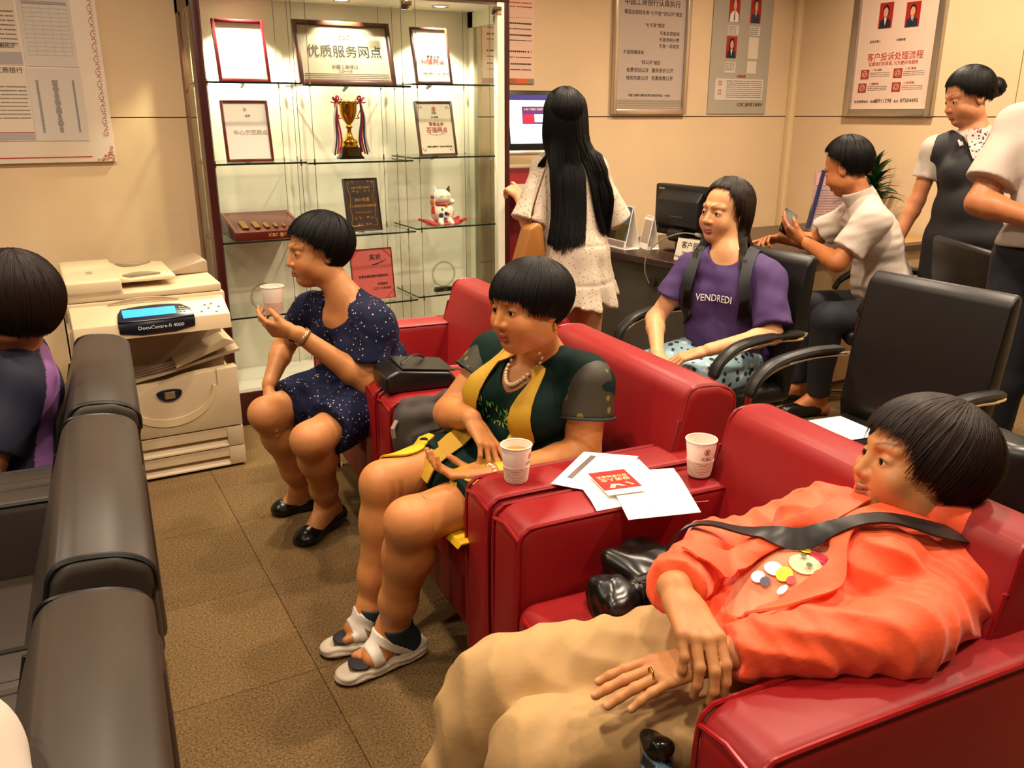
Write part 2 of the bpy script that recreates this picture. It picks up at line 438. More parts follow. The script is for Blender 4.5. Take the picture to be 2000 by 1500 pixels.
def strands(name, parent, m, paths, w, seed=3, n=10):
    V = []; Fc = []
    for P in paths:
        i0 = len(V); k = len(P); P = [np.asarray(p, float) for p in P]
        for i, p in enumerate(P):
            d = nrm(P[min(i+1, k-1)]-P[max(i-1, 0)]); a = nrm(np.cross(d, [.48, .87, .1])); b = np.cross(d, a); ww = w*(1-.8*(i/(k-1))**4)
            for j in range(3): t = 2*PI*j/3; V.append(p+(a*math.cos(t)+b*math.sin(t))*ww)
        for i in range(k-1):
            for j in range(3): Fc.append((i0+i*3+j, i0+i*3+(j+1) % 3, i0+i*3+3+(j+1) % 3, i0+i*3+3+j))
    me = bpy.data.meshes.new(name); me.from_pydata([tuple(v) for v in V], [], Fc); me.shade_smooth()
    return link(name, me, m, parent)
def hand(s, w, fdir, pn, side=1, curl=(.3, .3, .35, .4), spread=.06, thumb=(.5, .3), sc=1.0, bend=(1, 1, .7)):
    """w wrist, fdir finger direction, pn palm normal (palm faces it); side=+1: thumb towards fdir x pn"""
    f = nrm(fdir); n = nrm(np.asarray(pn, float)-f*(np.asarray(pn, float)@f)); t = np.cross(f, n)*side; w = np.asarray(w, float)
    P = lambda a, b, c: w+(t*a+f*b-n*c)*sc            # a thumbward, b along, c dorsal
    s.cap(P(0, -.02, 0), P(0, .02, 0), .024*sc, .026*sc, .015, sq=(n, .72))
    for a0, a1, l in ((.020, .028, .086), (.006, .009, .090), (-.008, -.010, .086), (-.020, -.027, .078)):
        s.cap(P(a0*.8, .012, 0), P(a1, l, .003), .0145*sc, .0105*sc, .012*sc, sq=(n, .9))
    s.cap(P(.018, .015, -.006), P(.026, .05, -.010), .016*sc, .012*sc, .012*sc)
    tips = []
    for i, (a, b, ls, r) in enumerate(((.0285, .086, (.040, .024, .020), .0088), (.0095, .091, (.044, .028, .021), .009), (-.0100, .087, (.041, .026, .021), .0086), (-.0280, .078, (.032, .020, .018), .0076))):
        p = P(a, b, .003); ang = 0; sp = (1.5-i)*spread; rr = r*sc
        for j, l in enumerate(ls):
            ang += curl[i]*bend[j]; d = nrm(f*math.cos(ang)+n*math.sin(ang)+t*sp*math.cos(ang)); q = p+d*l*sc
            s.cap(p, q, rr, rr*.93, .0045*sc); p = q; rr *= .92
        tips.append((p, nrm(f*math.cos(ang)+n*math.sin(ang)), nrm(-n*math.cos(ang)+f*math.sin(ang))))
    # thumb
    p = P(.024, .028, -.006); sp, cu = thumb
    d = nrm(t*math.sin(sp)*1.0+f*math.cos(sp)+n*.25); q = p+d*.034*sc; s.cap(p, q, .0125*sc, .0105*sc, .010*sc); p = q
    d = nrm(d*math.cos(cu)+nrm(n*.6-t*.7+f*.3)*math.sin(cu)); q = p+d*.028*sc; s.cap(p, q, .0105*sc, .0098*sc, .004*sc); p = q
    d = nrm(d*math.cos(cu)+nrm(n*.4-t*.8+f*.3)*math.sin(cu)); q = p+d*.020*sc; s.cap(p, q, .0098*sc, .0082*sc, .004*sc)
    tips.append((q, d, nrm(-n)))
    return tips
def foot(s, an, toe, r=1.0, up=(0, 0, 1), side=1, toes=False):
    an = np.asarray(an, float); toe = np.asarray(toe, float); f = nrm([toe[0]-an[0], toe[1]-an[1], 0]); z = np.array([0, 0, 1.]); rt = np.cross(f, z)*side
    hl = np.array([an[0], an[1], toe[2]+.010])-f*.035
    s.cap(an, hl, .036*r, .030*r, .03); s.cap(an+f*.01, toe-f*.055, .036*r, .024*r, .03)
    s.cap(hl, toe-f*.06-rt*.012, .028*r, .022*r, .03); s.cap(toe-f*.07+rt*.02, toe-f*.045-rt*.02, .022*r, .018*r, .02)
    if toes:
        for i in range(5):
            b = toe-f*(.045+.009*i)+rt*(.026-.0145*i); r0 = (.0125, .0088, .0085, .008, .0085)[i]
            s.cap(b, b+f*.028-z*.004, r0, r0*.9, .004)
    return f, rt, z
def lerp(a, b, t): return np.asarray(a, float)*(1-t)+np.asarray(b, float)*t
def cap_fn(a, b, ra, rb):
    a = np.asarray(a, float); b = np.asarray(b, float); ab = b-a; L2 = ab@ab
    def fn(p):
        q = p-a; t = np.clip((q@ab)/L2, 0, 1); q = q-t[..., None]*ab; return np.sqrt((q*q).sum(-1))-(ra+(rb-ra)*t)
    return fn
def bb(pts, pad):
    p = np.array(pts, float); return p.min(0)-pad, p.max(0)+pad
def facing(pos, th, pitch=0, roll=0):
    """frame of a head at pos: th=0 faces the camera position, 90 = picture left; in degrees"""
    tc = nrm([-pos[0], -pos[1], 0]); lf = np.array([tc[1], -tc[0], 0.]); a = math.radians(th)
    f = tc*math.cos(a)+lf*math.sin(a); pr = math.radians(pitch); f3 = f*math.cos(pr)+np.array([0, 0, math.sin(pr)])
    up = np.array([0, 0, 1.])*math.cos(pr)-f*math.sin(pr); rt = np.cross(f3, up); rr = math.radians(roll)
    return frame(f3, up*math.cos(rr)+rt*math.sin(rr))
# ------------------------------------------------------------------ the room
M_wall = mat('cream_stone', '#dcc09a', .22, noise=(2.2, .05), spec=.45)
M_joint = mat('joint_brown', '#8a6f4c', .8)
M_red = mat('red_leather', '#881216', .46, noise=(3, .08), bump=(240, .12, .0006), spec=.36)
M_oc = mat('office_leather', '#0f0c0a', .42, bump=(260, .12, .0005), spec=.4)
M_pipe_red = mat('red_piping', '#8a0f14', .35)
M_blk = mat('black_leather', '#332a23', .46, noise=(3, .10), bump=(260, .12, .0005), spec=.5)
M_pipe_blk = mat('black_piping', '#0c0a09', .4)
M_chrome = mat('chrome', '#d8d2c8', .08, 1)
M_maroon = mat('maroon_wood', '#3a1411', .3, noise=(12, .12))
M_brownwood = mat('brown_wood', '#6b4a34', .35, noise=(14, .15))
M_white = mat('white_paper', '#f1ece4', .7)
M_black = mat('black_plastic', '#0b0b0c', .35)
M_ink = mat('ink_black', '#17120f', .7)
M_inkg = mat('ink_grey', '#6d625c', .8)
M_inkr = mat('ink_red', '#b2201d', .6)
M_gold = mat('gold', '#c8952c', .18, 1)
M_alu = mat('brushed_aluminium', '#cfc3b2', .32, .9)
M_glass = glass('clear_glass', (.955, .985, .965, 1), 1.0)
M_pane = glass('door_pane', (.985, .99, .985, 1), .8)
M_gedge = mat('glass_edge_green', '#10201c', .15)

def struct(o): o['kind'] = 'structure'; return o
fl = struct(B().box(-5, 6, -4, 6, -.1, -.003).out('floor', mat('carpet_backing', '#241a12', .95), smooth=None))
M_carpet = mat('brown_carpet', '#78603f', .97, noise=(170, .55), bump=(420, .9, .004), spec=.1)
M_carpet2 = mat('brown_carpet_turned', '#725b3c', .97, noise=(160, .55), bump=(380, .9, .004), spec=.1)
mes = {}
for i in range(-3, 10):
    for j in range(-3, 9):
        k = (i+j) % 2
        if k not in mes:
            b = B(); b.box(.0008, .4992, .0008, .4992, -.006, 0, bev=.0012, seg=1)
            o = b.out('carpet_tile', [M_carpet, M_carpet2][k], fl, (i*.5, j*.5, 0), smooth=None); mes[k] = o.data
        else: link('carpet_tile', mes[k], None, fl, (i*.5, j*.5, 0))
wb = struct(B().box(-4, 4.75, 4.455, 4.6, 0, 2.85).out('wall_back', M_joint, smooth=None))
zs = [0, .62, 1.432, 2.243, 2.85]; xs = [-4, -2, -.35, 1.45, 4.65]
for z0, z1 in zip(zs, zs[1:]):
    for x0, x1 in zip(xs, xs[1:]):
        B().box(x0+.002, x1-.002, 4.44, 4.456, z0+.0025, z1-.0025, bev=.0015, seg=1).out('wall_panel', M_wall, wb, smooth=None)
wr_ = struct(B().box(4.655, 4.8, -4, 4.46, 0, 2.85).out('wall_right', M_joint, smooth=None))
ys = [4.455, 2.87, 1.4, -.1, -1.6, -4]
for z0, z1 in zip(zs, zs[1:]):
    for y1, y0 in zip(ys, ys[1:]):
        B().box(4.64, 4.656, y0+.002, y1-.002, z0+.0025, z1-.0025, bev=.0015, seg=1).out('wall_panel', M_wall, wr_, smooth=None)
struct(B().box(4.595, 4.64, 4.395, 4.44, 0, 2.85, bev=.004).out('trim_1', mat('cream_trim', '#e3c79a', .35)))
ce = struct(B().box(-4, 4.75, -4, 4.6, 2.85, 2.95).out('ceiling', mat('ceiling_white', '#d8cdb8', .8), smooth=None))
for i, (x, y) in enumerate(DOWNLIGHTS):
    b = B(); b.lathe([(.085, 0), (.105, -.002), (.105, -.008), (.088, -.012), (.082, 0)], n=28)
    o = b.out('downlight_ring', M_alu, ce, (x, y, 2.85))

# ------------------------------------------------------------------ notices on the back wall
def dashes(name, parent, m, rows, y, depth=.0006, seed=0, gap=True, plane='y'):
    """rows = (x0, x1, z, h): lines of print too small to read, as thin raised dashes"""
    rs = random.Random(seed); b = B()
    for x0, x1, z, h in rows:
        x = x0; s = 1 if x1 > x0 else -1
        while (x1-x)*s > 0:
            w = h*rs.uniform(.8, 1.0) if gap else (x1-x0)*s; xe = x+s*min(w, abs(x1-x))
            if plane == 'y': b.box(min(x, xe), max(x, xe), y-depth, y, z-h*.36, z+h*.36)
            else: b.box(y-depth, y, min(x, xe), max(x, xe), z-h*.36, z+h*.36)
            x = xe+s*h*(.22 if rs.random() > .1 else .9)
    o = b.out(name, m, parent, smooth=None); o['kind'] = 'stuff'; return o
RX = (math.radians(90), 0, 0); RXB = (math.radians(90), 0, math.radians(-90))
YW = 4.44
nb = thing('notice_board', 'white notice board with red scroll border on wall above the copier', 'notice board', (0, YW-.003, 0))
B().box(-.86, .372, -.014, 0, 1.241, 2.15, bev=.002).out('board', mat('board_white', '#e6d6c2', .4), nb)
M_paper = mat('notice_paper', '#cfc4b8', .5); M_paper2 = mat('notice_paper_warm', '#d8c8b4', .5)
for (x0, x1, z0, z1, mm) in ((.066, .27, 1.645, 1.93, M_paper), (.064, .272, 1.335, 1.638, M_paper), (-.30, .058, 1.648, 1.99, M_paper2), (-.30, .06, 1.336, 1.642, M_paper2)):
    B().box(x0, x1, -.0165, -.014, z0, z1).out('notice_sheet', mm, nb, smooth=None)
    x1 = x1
B().box(-.30, .0575, -.0175, -.0165, 1.652, 1.70).out('grey_band', mat('band_grey', '#a99f9c', .6), nb, smooth=None)
B().box(-.30, .0595, -.0175, -.0165, 1.34, 1.37).out('grey_band', MATS['band_grey'], nb, smooth=None)
B().box(-.30, .0595, -.0175, -.0165, 1.371, 1.3735).out('red_line', M_inkr, nb, smooth=None)
dashes('print', nb, M_inkg, [(-.28, .05, 1.86-.018*i, .007) for i in range(8)]+[(-.28, .055, 1.56-.016*i, .006) for i in range(9)]+[(-.28, .056, 1.725, .001)], -.0165, seed=2)
text('工商银行', .026, M_ink, nb, (.0, -.0168, 1.625), RX); text('了解金融知识', .019, M_ink, nb, (-.02, -.0168, 1.722), RX)
b = B()   # the table on the upper sheet
for i in range(13): b.box(.085, .255, -.0172, -.0165, 1.69+.017*i, 1.6908+.017*i)
for i in range(6): b.box(.085+.034*i, .0858+.034*i, -.0172, -.0165, 1.69, 1.894)
b.box(.085, .255, -.0172, -.0165, 1.894, 1.906); b.out('print_table', mat('table_grey', '#a59a94', .7), nb, smooth=None)
b = B(); rs = random.Random(4)
for i in range(40):
    z = 1.37+.0055*i; w = rs.uniform(.006, .013); c = .167; b.box(c-w, c+w, -.0172, -.0165, z, z+.0042); b.box(.093, .103, -.0172, -.0165, z, z+.0042); b.box(.235, .243, -.0172, -.0165, z, z+.0052)
b.out('print_list', mat('list_grey', '#8d8581', .7), nb, smooth=None)['kind'] = 'stuff'
B().box(-.85, .275, -.0155, -.014, 1.2625, 1.2665).out('red_line', M_inkr, nb, smooth=None)
b = B()
for i in range(13):                      # scroll ornament, S-curves down the edge
    z = 1.352+.052*i
    b.tube(smoothpath([(.338, -.0150, z+.044), (.348, -.0150, z+.049), (.354, -.0150, z+.040), (.344, -.0150, z+.030), (.336, -.0150, z+.018), (.340, -.0150, z+.004), (.352, -.0150, z+.004), (.353, -.0150, z+.016), (.346, -.0150, z+.018)], 4), .0018, 5, flat=.4)
    b.tube(smoothpath([(.344, -.0150, z+.030), (.352, -.0150, z+.026), (.357, -.0150, z+.032)], 3), .0014, 4, flat=.4)
b.out('scroll_border', M_inkr, nb)
b = B()
for (cx, cz, r, a0) in ((.352, 1.262, .014, 0), (.335, 1.256, .010, 2), (.358, 1.285, .010, 1), (.318, 1.252, .008, 3), (.345, 1.278, .008, 4), (.361, 1.305, .007, 2), (.328, 1.268, .006, 5), (.300, 1.250, .005, 1), (.362, 1.250, .007, 1)):
    b.tube([(cx+r*(1-.055*i)*math.cos(a0+i*.42), -.0150, cz+r*(1-.055*i)*math.sin(a0+i*.42)) for i in range(16)], .0019, 5, flat=.4)
b.out('corner_scroll', M_inkr, nb)

def poster(label, x0, x1, z0, z1, paper, frame_m=None, fw=.022, fd=.02, cat='poster', plane='y', back=None):
    if plane == 'y': o = thing('wall_poster', label, cat, (0, YW, 0))
    else: o = thing('wall_poster', label, cat, (4.64, 0, 0))
    def bx(a, b_, c, d, t0, t1, nm, m, bev=0):
        (B().box(a, b_, -t1, -t0, c, d, bev=bev) if plane == 'y' else B().box(-t1, -t0, min(a, b_), max(a, b_), c, d, bev=bev)).out(nm, m, o)
    bx(x0, x1, z0, z1, 0, .008, 'sheet', paper)
    if frame_m:
        lo, hi = min(x0, x1), max(x0, x1)
        for a, b_, c, d in ((lo-fw, lo, z0-fw, z1+fw), (hi, hi+fw, z0-fw, z1+fw), (lo, hi, z0-fw, z0), (lo, hi, z1, z1+fw)):
            bx(a, b_, c, d, 0, fd, 'frame_bar', frame_m, .004)
    return o
# 1 pale pink security notice beside the cabinet
p = poster('pale pink notice with red heading and orange bar beside glass cabinet', 2.27, 2.60, 1.612, 2.25, mat('pink_paper', '#e6bfa8', .4))
dashes('print', p, M_inkr, [(2.30, 2.585, 2.03-.02*i, .008) for i in range(2)]+[(2.30, 2.59, 1.955, .0015)], -.008, seed=5)
dashes('print', p, M_ink, [(2.30, 2.58, z, .011) for z in (1.925, 1.865, 1.78, 1.715)]+[(2.30, 2.58, z, .007) for z in (1.897, 1.838, 1.75, 1.685)], -.008, seed=6)
for x0, x1, c in ((2.27, 2.48, '#a3603a'), (2.48, 2.56, '#d2622c'), (2.56, 2.60, '#8a8370')):
    B().box(x0, x1, -.0095, -.008, 1.612, 1.638).out('colour_bar', mat('bar'+c, c, .5), p, smooth=None)
# 2 framed rules
p = poster('framed rules notice with rows of black characters above the calendars', 3.165, 3.675, 1.475, 2.3, mat('grey_paper', '#b7a69a', .3), M_alu, .03, .03)
for s, sz, x, z in (('中国工商银行认真执行', .042, 3.42, 2.078), ('银监会信贷业务“七不准”“四公开”规定', .026, 3.43, 2.022), ('“七不准”规定', .026, 3.44, 1.955), ('不准存贷挂钩', .026, 3.555, 1.912), ('不准浮利分费', .026, 3.555, 1.876), ('不准一浮到顶', .026, 3.555, 1.840), ('不准转嫁成本', .026, 3.29, 1.80),
                   ('“四公开”规定', .026, 3.42, 1.745), ('收费项目公开', .028, 3.325, 1.70), ('服务质价公开', .028, 3.515, 1.70), ('效用功能公开', .028, 3.325, 1.655), ('优惠政策公开', .028, 3.515, 1.655), ('中国工商银行服务收费咨询投诉电话：95588', .0165, 3.42, 1.556)):
    text(s, sz, M_ink, p, (x, -.0085, z), RX)
b = B(); b.box(3.17, 3.67, -.009, -.008, 1.479, 1.532)
b.out('grey_band', mat('band_stripe', '#8f8377', .4), p, smooth=None)
b = B(); [b.box(3.17, 3.67, -.0098, -.009, 1.488+.013*i, 1.4895+.013*i) for i in range(4)]; b.out('stripe', mat('stripe_cream', '#e0cdb4', .4), p, smooth=None)
# 3 staff panel
p = poster('blue-grey staff photo panel hanging left of the corner trim', 3.895, 4.40, 1.45, 2.3, mat('panel_bluegrey', '#a8a090', .35))
def portrait(parent, x, z, w, h, hairlong=False, suit='#1a1c28', plane='y', tie=None, t=.008):
    P = (lambda a, d, c: (x+a*w, -t-d, z+c*h)) if plane == 'y' else (lambda a, d, c: (-t-d, x-a*w, z+c*h))
    def poly(pts, d, nm, m):
        b = B(); b.bm.faces.new([b.bm.verts.new(P(a, d, c)) for a, c in pts]); r = bmesh.ops.extrude_face_region(b.bm, geom=b.bm.faces[:]); 
        for v in r['geom']:
            if isinstance(v, bmesh.types.BMVert): v.co += Vector(P(0, .0004, 0))-Vector(P(0, 0, 0))
        return b.out(nm, m, ph, smooth=None)
    ph = B().box(*( (x-w/2, x+w/2, -t-.002, -t, z-h/2, z+h/2) if plane == 'y' else (-t-.002, -t, x-w/2, x+w/2, z-h/2, z+h/2))).out('photo', mat('photo_red', '#a5211f', .4), parent, smooth=None)
    d0 = .0022; el = lambda cx, cz, rx, rz, n=20: [(cx+rx*math.cos(2*PI*i/n), cz+rz*math.sin(2*PI*i/n)) for i in range(n)]
    poly([(-.42, -.5), (-.38, -.22), (-.14, -.10), (.14, -.10), (.38, -.22), (.42, -.5)], d0, 'jacket', mat('suit'+suit, suit, .7))
    poly([(-.10, -.10), (0, -.40), (.10, -.10)], d0+.0006, 'shirt', mat('photo_shirt', '#ddd2c8', .6))
    if tie: poly([(-.03, -.13), (-.05, -.42), (0, -.47), (.05, -.42), (.03, -.13)], d0+.0012, 'tie', mat('photo_tie', tie, .6))
    poly(el(0, .17, .22, .24) if not hairlong else [(-.24, -.22), (-.26, .15), (-.18, .36), (0, .42), (.18, .36), (.26, .15), (.24, -.22)], d0+.0005, 'hair', mat('photo_hair', '#14100e', .6))
    poly(el(0, .11, .165, .195), d0+.0018, 'face', mat('photo_skin', '#d79a76', .6))
    return ph
portrait(p, 4.065, 2.085, .088, .16, suit='#e2dcd6', tie='#1c1820'); portrait(p, 4.245, 2.085, .088, .16, suit='#2a2f3f', tie='#6b6f80')
portrait(p, 4.06, 1.855, .086, .13, hairlong=True)
for x in (4.06, 4.245):
    B().box(x-.04, x+.05, -.0095, -.008, 1.93, 1.985).out('name_card', M_paper, p, smooth=None)
    dashes('print', p, M_inkg, [(x-.035, x+.03, 1.975-.012*i, .006) for i in range(4)], -.0095, seed=int(x*10))
B().box(4.205, 4.29, -.0095, -.008, 1.79, 1.92).out('blank_card', M_paper2, p, smooth=None)
B().box(4.205, 4.285, -.0095, -.008, 1.70, 1.775).out('blank_card', M_paper2, p, smooth=None)
B().box(4.015, 4.105, -.0095, -.008, 1.70, 1.765).out('name_card', M_paper, p, smooth=None)
dashes('print', p, M_inkg, [(4.02, 4.095, 1.755-.012*i, .006) for i in range(4)], -.0095, seed=9)
B().box(3.945, 4.36, -.0095, -.008, 1.535, 1.665).out('name_card', M_paper, p, smooth=None)
dashes('print', p, M_inkg, [(4.04, 4.35, 1.652-.0125*i, .006) for i in range(9)], -.0095, seed=10)
text('大堂经理', .02, M_inkr, p, (4.16, -.0095, 1.68), RX)
for z in (1.645, 1.628, 1.59, 1.572): text('职责', .016, M_inkr, p, (3.985, -.0095, z), RX)
text('ICBC', .030, M_ink, p, (4.175, -.0085, 1.505), RX); text('中国工商银行', .024, M_ink, p, (4.30, -.0085, 1.505), RX)
def logo(parent, x, y, z, r, rot=RX, m=None, name='emblem'):
    """red round emblem: ring with a squared figure inside"""
    m = m or M_inkr; b = B(); N = 28; t = .0008
    def ring(r0, r1):
        for i in range(N):
            a, c = 2*PI*i/N, 2*PI*(i+1)/N
            b.quad((r0*math.cos(a), r0*math.sin(a), t), (r1*math.cos(a), r1*math.sin(a), t), (r1*math.cos(c), r1*math.sin(c), t), (r0*math.cos(c), r0*math.sin(c), t))
    ring(r*.84, r)
    for s in (1, -1):
        w = .13*r
        for (x0, x1, y0, y1) in ((-.42*r, .42*r, .42*r, .42*r+w), (-.30*r, .30*r, .10*r, .10*r+w), (-.42*r, -.42*r+w, .08*r, .45*r), (.42*r-w, .42*r, .08*r, .45*r), (-w/2-.1*r, w/2-.1*r, 0, .44*r), (-w/2+.1*r, w/2+.1*r, 0, .44*r)):
            b.box(x0, x1, min(y0*s, y1*s), max(y0*s, y1*s), 0, t)
    return b.out(name, m, parent, (x, y, z), rot, smooth=None)
logo(p, 4.225, -.0088, 1.505, .014)
# 4 complaint-process poster on the right wall
p = poster('large silver framed complaint poster with two portraits, above the man', 3.385, 3.925, 1.478, 2.3, mat('pinkwhite_paper', '#e0c3ae', .35), mat('frame_silver', '#bdb3a6', .3, .9), .045, .03, plane='x')
portrait(p, 3.745, 2.01, .095, .142, suit='#1c1c26', plane='x'); portrait(p, 3.56, 2.0, .095, .135, suit='#1c2230', plane='x', tie='#5a6070')
tx = lambda s, sz, y, z, m=M_ink, sx=1: text(s, sz, m, p, (-.0085, y, z), RXB, sx=sx)
tx('客户投诉处理流程', .049, 3.65, 1.775, M_inkr); tx('这是我们的承诺, 只为更好地服务', .024, 3.655, 1.737, M_inkr)
tx('投诉负责人', .016, 3.80, 1.866); tx('大堂经理', .016, 3.62, 1.866)
tx('投诉受理电话：本网点', .017, 3.82, 1.52); tx('38911298', .031, 3.695, 1.524); tx('总行', .017, 3.60, 1.52); tx('87504495', .031, 3.51, 1.524)
for y, z, t_ in ((3.848, 1.681, '1. 专人接待'), (3.612, 1.681, '2. 专门受理'), (3.857, 1.602, '3. 调查核实'), (3.612, 1.602, '4. 及时反馈')):
    B().box(-.0095, -.008, y-.03, y+.03, z-.027, z+.027).out('icon', mat('icon_red', '#a3302a', .5), p, smooth=None)
    b = B(); [b.tube([(-.0097, y+.018*math.cos(a)*rr, z+.018*math.sin(a)*rr) for a in np.linspace(0, 2*PI, 17)[:-1]], .0016, 4, closed=True) for rr in (1, .5)]
    b.out('icon_ring', M_paper2, p); tx(t_, .014, y-.085, z+.022, M_inkr)
    dashes('print', p, M_inkg, [(y-.038, y-.18, z+.006-.010*i, .005) for i in range(3)], -.008, seed=int(y*50), plane='x')

# ------------------------------------------------------------------ glass cabinet
cb = thing('display_cabinet', 'tall glass display cabinet with dark maroon frame, lit from inside', 'display cabinet', (0, 0, 0))
X0, X1, YF, YB, ZT = .70, 2.225, 4.05, 4.435, 1.975
B().box(X0, X1, YF-.01, YB, 0, .165, bev=.003).out('plinth', M_maroon, cb)
B().box(X0+.02, X1-.02, YF, YB, .165, .18).out('cabinet_floor', mat('white_tile', '#e4e2d2', .25), cb)
M_cabwhite = mat('cabinet_white', '#dcd8c6', .5)
B().box(X0+.045, X1-.045, YB-.012, YB, .18, ZT).out('back_panel', M_cabwhite, cb)
b = B(); b.box(X0, X1, YF-.012, YB, ZT, ZT+.12, bev=.003); b.out('cornice', M_maroon, cb)
B().box(X0+.03, X1-.03, YF+.01, YB, ZT-.012, ZT).out('cabinet_top', M_cabwhite, cb)
for x0, x1, nm, m in ((X0, X0+.035, 'front_stile', M_maroon), (X1-.03, X1, 'front_stile', M_maroon), (X1-.07, X1-.03, 'white_stile', M_cabwhite)):
    B().box(x0, x1, YF-.012, YF+.02, .16, ZT, bev=.002).out(nm, m, cb)
for x0, x1 in ((X0, X0+.02), (X1-.045, X1-.02)):     # side frames around side panes
    B().box(x0, x1, YB-.07, YB, .16, ZT).out('side_frame', M_brownwood if x0 < 1 else M_cabwhite, cb)
    B().box(x0, x1, YF+.02, YF+.075, .16, ZT).out('side_frame', M_brownwood if x0 < 1 else M_cabwhite, cb)
    B().box(x0, x1, YF+.02, YB, ZT-.09, ZT).out('side_frame', M_brownwood if x0 < 1 else M_cabwhite, cb)
    B().box(x0+.005, x0+.009, YF+.07, YB-.06, .18, ZT-.08).out('side_pane', glass('side_glass', (.80, .84, .78, 1), 1), cb, smooth=None)
for x0, x1 in ((.735, 1.162), (1.166, 1.668), (1.672, 2.155)):
    B().box(x0, x1, YF-.008, YF-.002, .182, ZT-.012).out('glass_door', M_pane, cb, smooth=None)
for x in (1.645, 2.125): B().box(x, x+.055, YF-.014, YF+.004, 1.915, 1.955, bev=.003).out('hinge', M_chrome, cb)
SZ = [1.585, 1.236, .885, .530]
for z in SZ:
    for x0, x1, dy, dz in ((.725, 1.155, 0, 0), (1.17, 1.70, .02, -.006), (1.695, 2.165, .015, .006)):
        if x0 > 1.6: x0 += .01
        zz = z+dz; b = B(); b.box(x0, x1, YF+.012+dy, YB-.03, zz-.008, zz); s_ = b.out('shelf', M_glass, cb, smooth=None)
        B().box(x0, x1, YF+.010+dy, YF+.0125+dy, zz-.008, zz).out('shelf_edge', M_gedge, s_, smooth=None)
        B().box(x0-.002, x0, YF+.012+dy, YB-.05, zz-.008, zz).out('shelf_edge', M_gedge, s_, smooth=None)
M_steel = mat('steel_wire', '#6c675a', .3, .8)
for x in (.745, 1.135, 1.20, 1.66, 1.735, 2.135):
    for y in (YF+.035, YB-.045):
        b = B(); b.cyl((x, y, .18), (x, y, ZT-.01), .0014, n=6); w_ = b.out('steel_wire', M_steel, cb)
        for z in SZ: B().cyl((x, y, z-.018), (x, y, z+.010), .0055, .004, n=8).out('wire_clamp', M_chrome, w_)
for x, y in ((.95, 4.24), (1.42, 4.22), (1.93, 4.22)):
    b = B(); b.lathe([(.0, -.001), (.030, -.001)], n=24); sp = b.out('spot_lens', mat('lamp_glow', '#fff0d8', .3, emit=('#ffe9c4', 20)), cb, (x, y, ZT-.014))
    b = B(); b.lathe([(.030, 0), (.042, -.002), (.042, -.006), (.031, -.004), (.030, 0)], n=24); b.out('spot_ring', M_chrome, cb, (x, y, ZT-.012))
    l = bpy.data.lights.new('cabinet_spot', 'SPOT'); l.energy = 60 if x > 1 else 95; l.color = (1, .86, .62); l.spot_size = math.radians(105); l.spot_blend = .35; l.shadow_soft_size = .02
    o = bpy.data.objects.new('cabinet_spot', l); COL.objects.link(o); o.location = (x, y, ZT-.022); o.rotation_euler = (math.radians(2), 0, 0)

def leanframe(name, label, cat, x0, x1, z, h, y, lean, fw, mf, mp, t=.018, group=None):
    """a picture leaning back: origin at its bottom front edge; returns root in whose frame text lies at y=-.0."""
    o = thing(name, label, cat, ((x0+x1)/2, y, z), 0, group); o.rotation_euler = (-math.radians(lean), 0, 0); w = (x1-x0)/2
    for a, b_, c, d in ((-w, -w+fw, 0, h), (w-fw, w, 0, h), (-w+fw, w-fw, 0, fw), (-w+fw, w-fw, h-fw, h)):
        B().box(a, b_, -t/2, t/2, c, d, bev=.002).out('frame_bar', mf, o)
    B().box(-w+fw, w-fw, -.002, .005, fw, h-fw).out('sheet', mp, o)
    B().box(-.004, .004, .004, .10, .0, .01).out('easel_foot', M_black, o)
    return o
M_mah = mat('mahogany', '#6a2018', .25, noise=(18, .12)); M_dkwood = mat('dark_wood', '#4a2a1e', .3, noise=(18, .12))
f1 = leanframe('framed_certificate', 'blank white certificate in a red frame, washed out by the cabinet lamp', 'certificate', .815, 1.045, 1.586, .275, 4.17, 14, .014, mat('red_frame', '#7c141c', .3), mat('cert_white', '#f4efe6', .5))
f2 = leanframe('award_plaque', 'wide silver plaque with big black characters in wooden frame, top shelf', 'plaque', 1.18, 1.66, 1.580, .30, 4.17, 16, .022, M_dkwood, mat('silver_plate', '#a09a84', .34, .55))
text('ICBC', .030, M_inkg, f2, (0, -.0035, .225), RX); text('优质服务网点', .062, M_ink, f2, (.0, -.0035, .155), RX)
text('中国工商银行', .022, M_inkg, f2, (-.01, -.0035, .085), RX); text('二〇一八年', .014, M_inkg, f2, (-.01, -.0035, .064), RX)
b = B(); [b.box(-.21, .21, -.0038, -.002, .024+.009*i, .0262+.009*i) for i in range(4)]; b.out('stripe', M_inkg, f2, smooth=None)
f3 = leanframe('framed_certificate', 'framed certificate with small red characters leaning on top right shelf', 'certificate', 1.765, 1.965, 1.592, .275, 4.17, 14, .012, M_dkwood, MATS['cert_white'])
text('零售业务', .018, M_ink, f3, (.01, -.0035, .135), RX); text('90强网点', .032, M_inkr, f3, (.005, -.0035, .108), RX); text('中国工商银行广东省分行营业部', .010, M_ink, f3, (.015, -.0035, .05), RX)
f4 = leanframe('framed_certificate', 'white certificate with faint handwriting in maroon frame, second shelf left', 'certificate', .815, 1.03, 1.237, .275, 4.17, 10, .012, M_mah, MATS['cert_white'])
text('中心示范网点', .026, mat('ink_faint', '#b9a896', .7), f4, (.015, -.0035, .13), RX); logo(f4, .0, -.0035, .235, .008, m=mat('emblem_faint', '#c9a090', .6)); text('证书', .012, M_inkg, f4, (.01, -.0035, .205), RX)
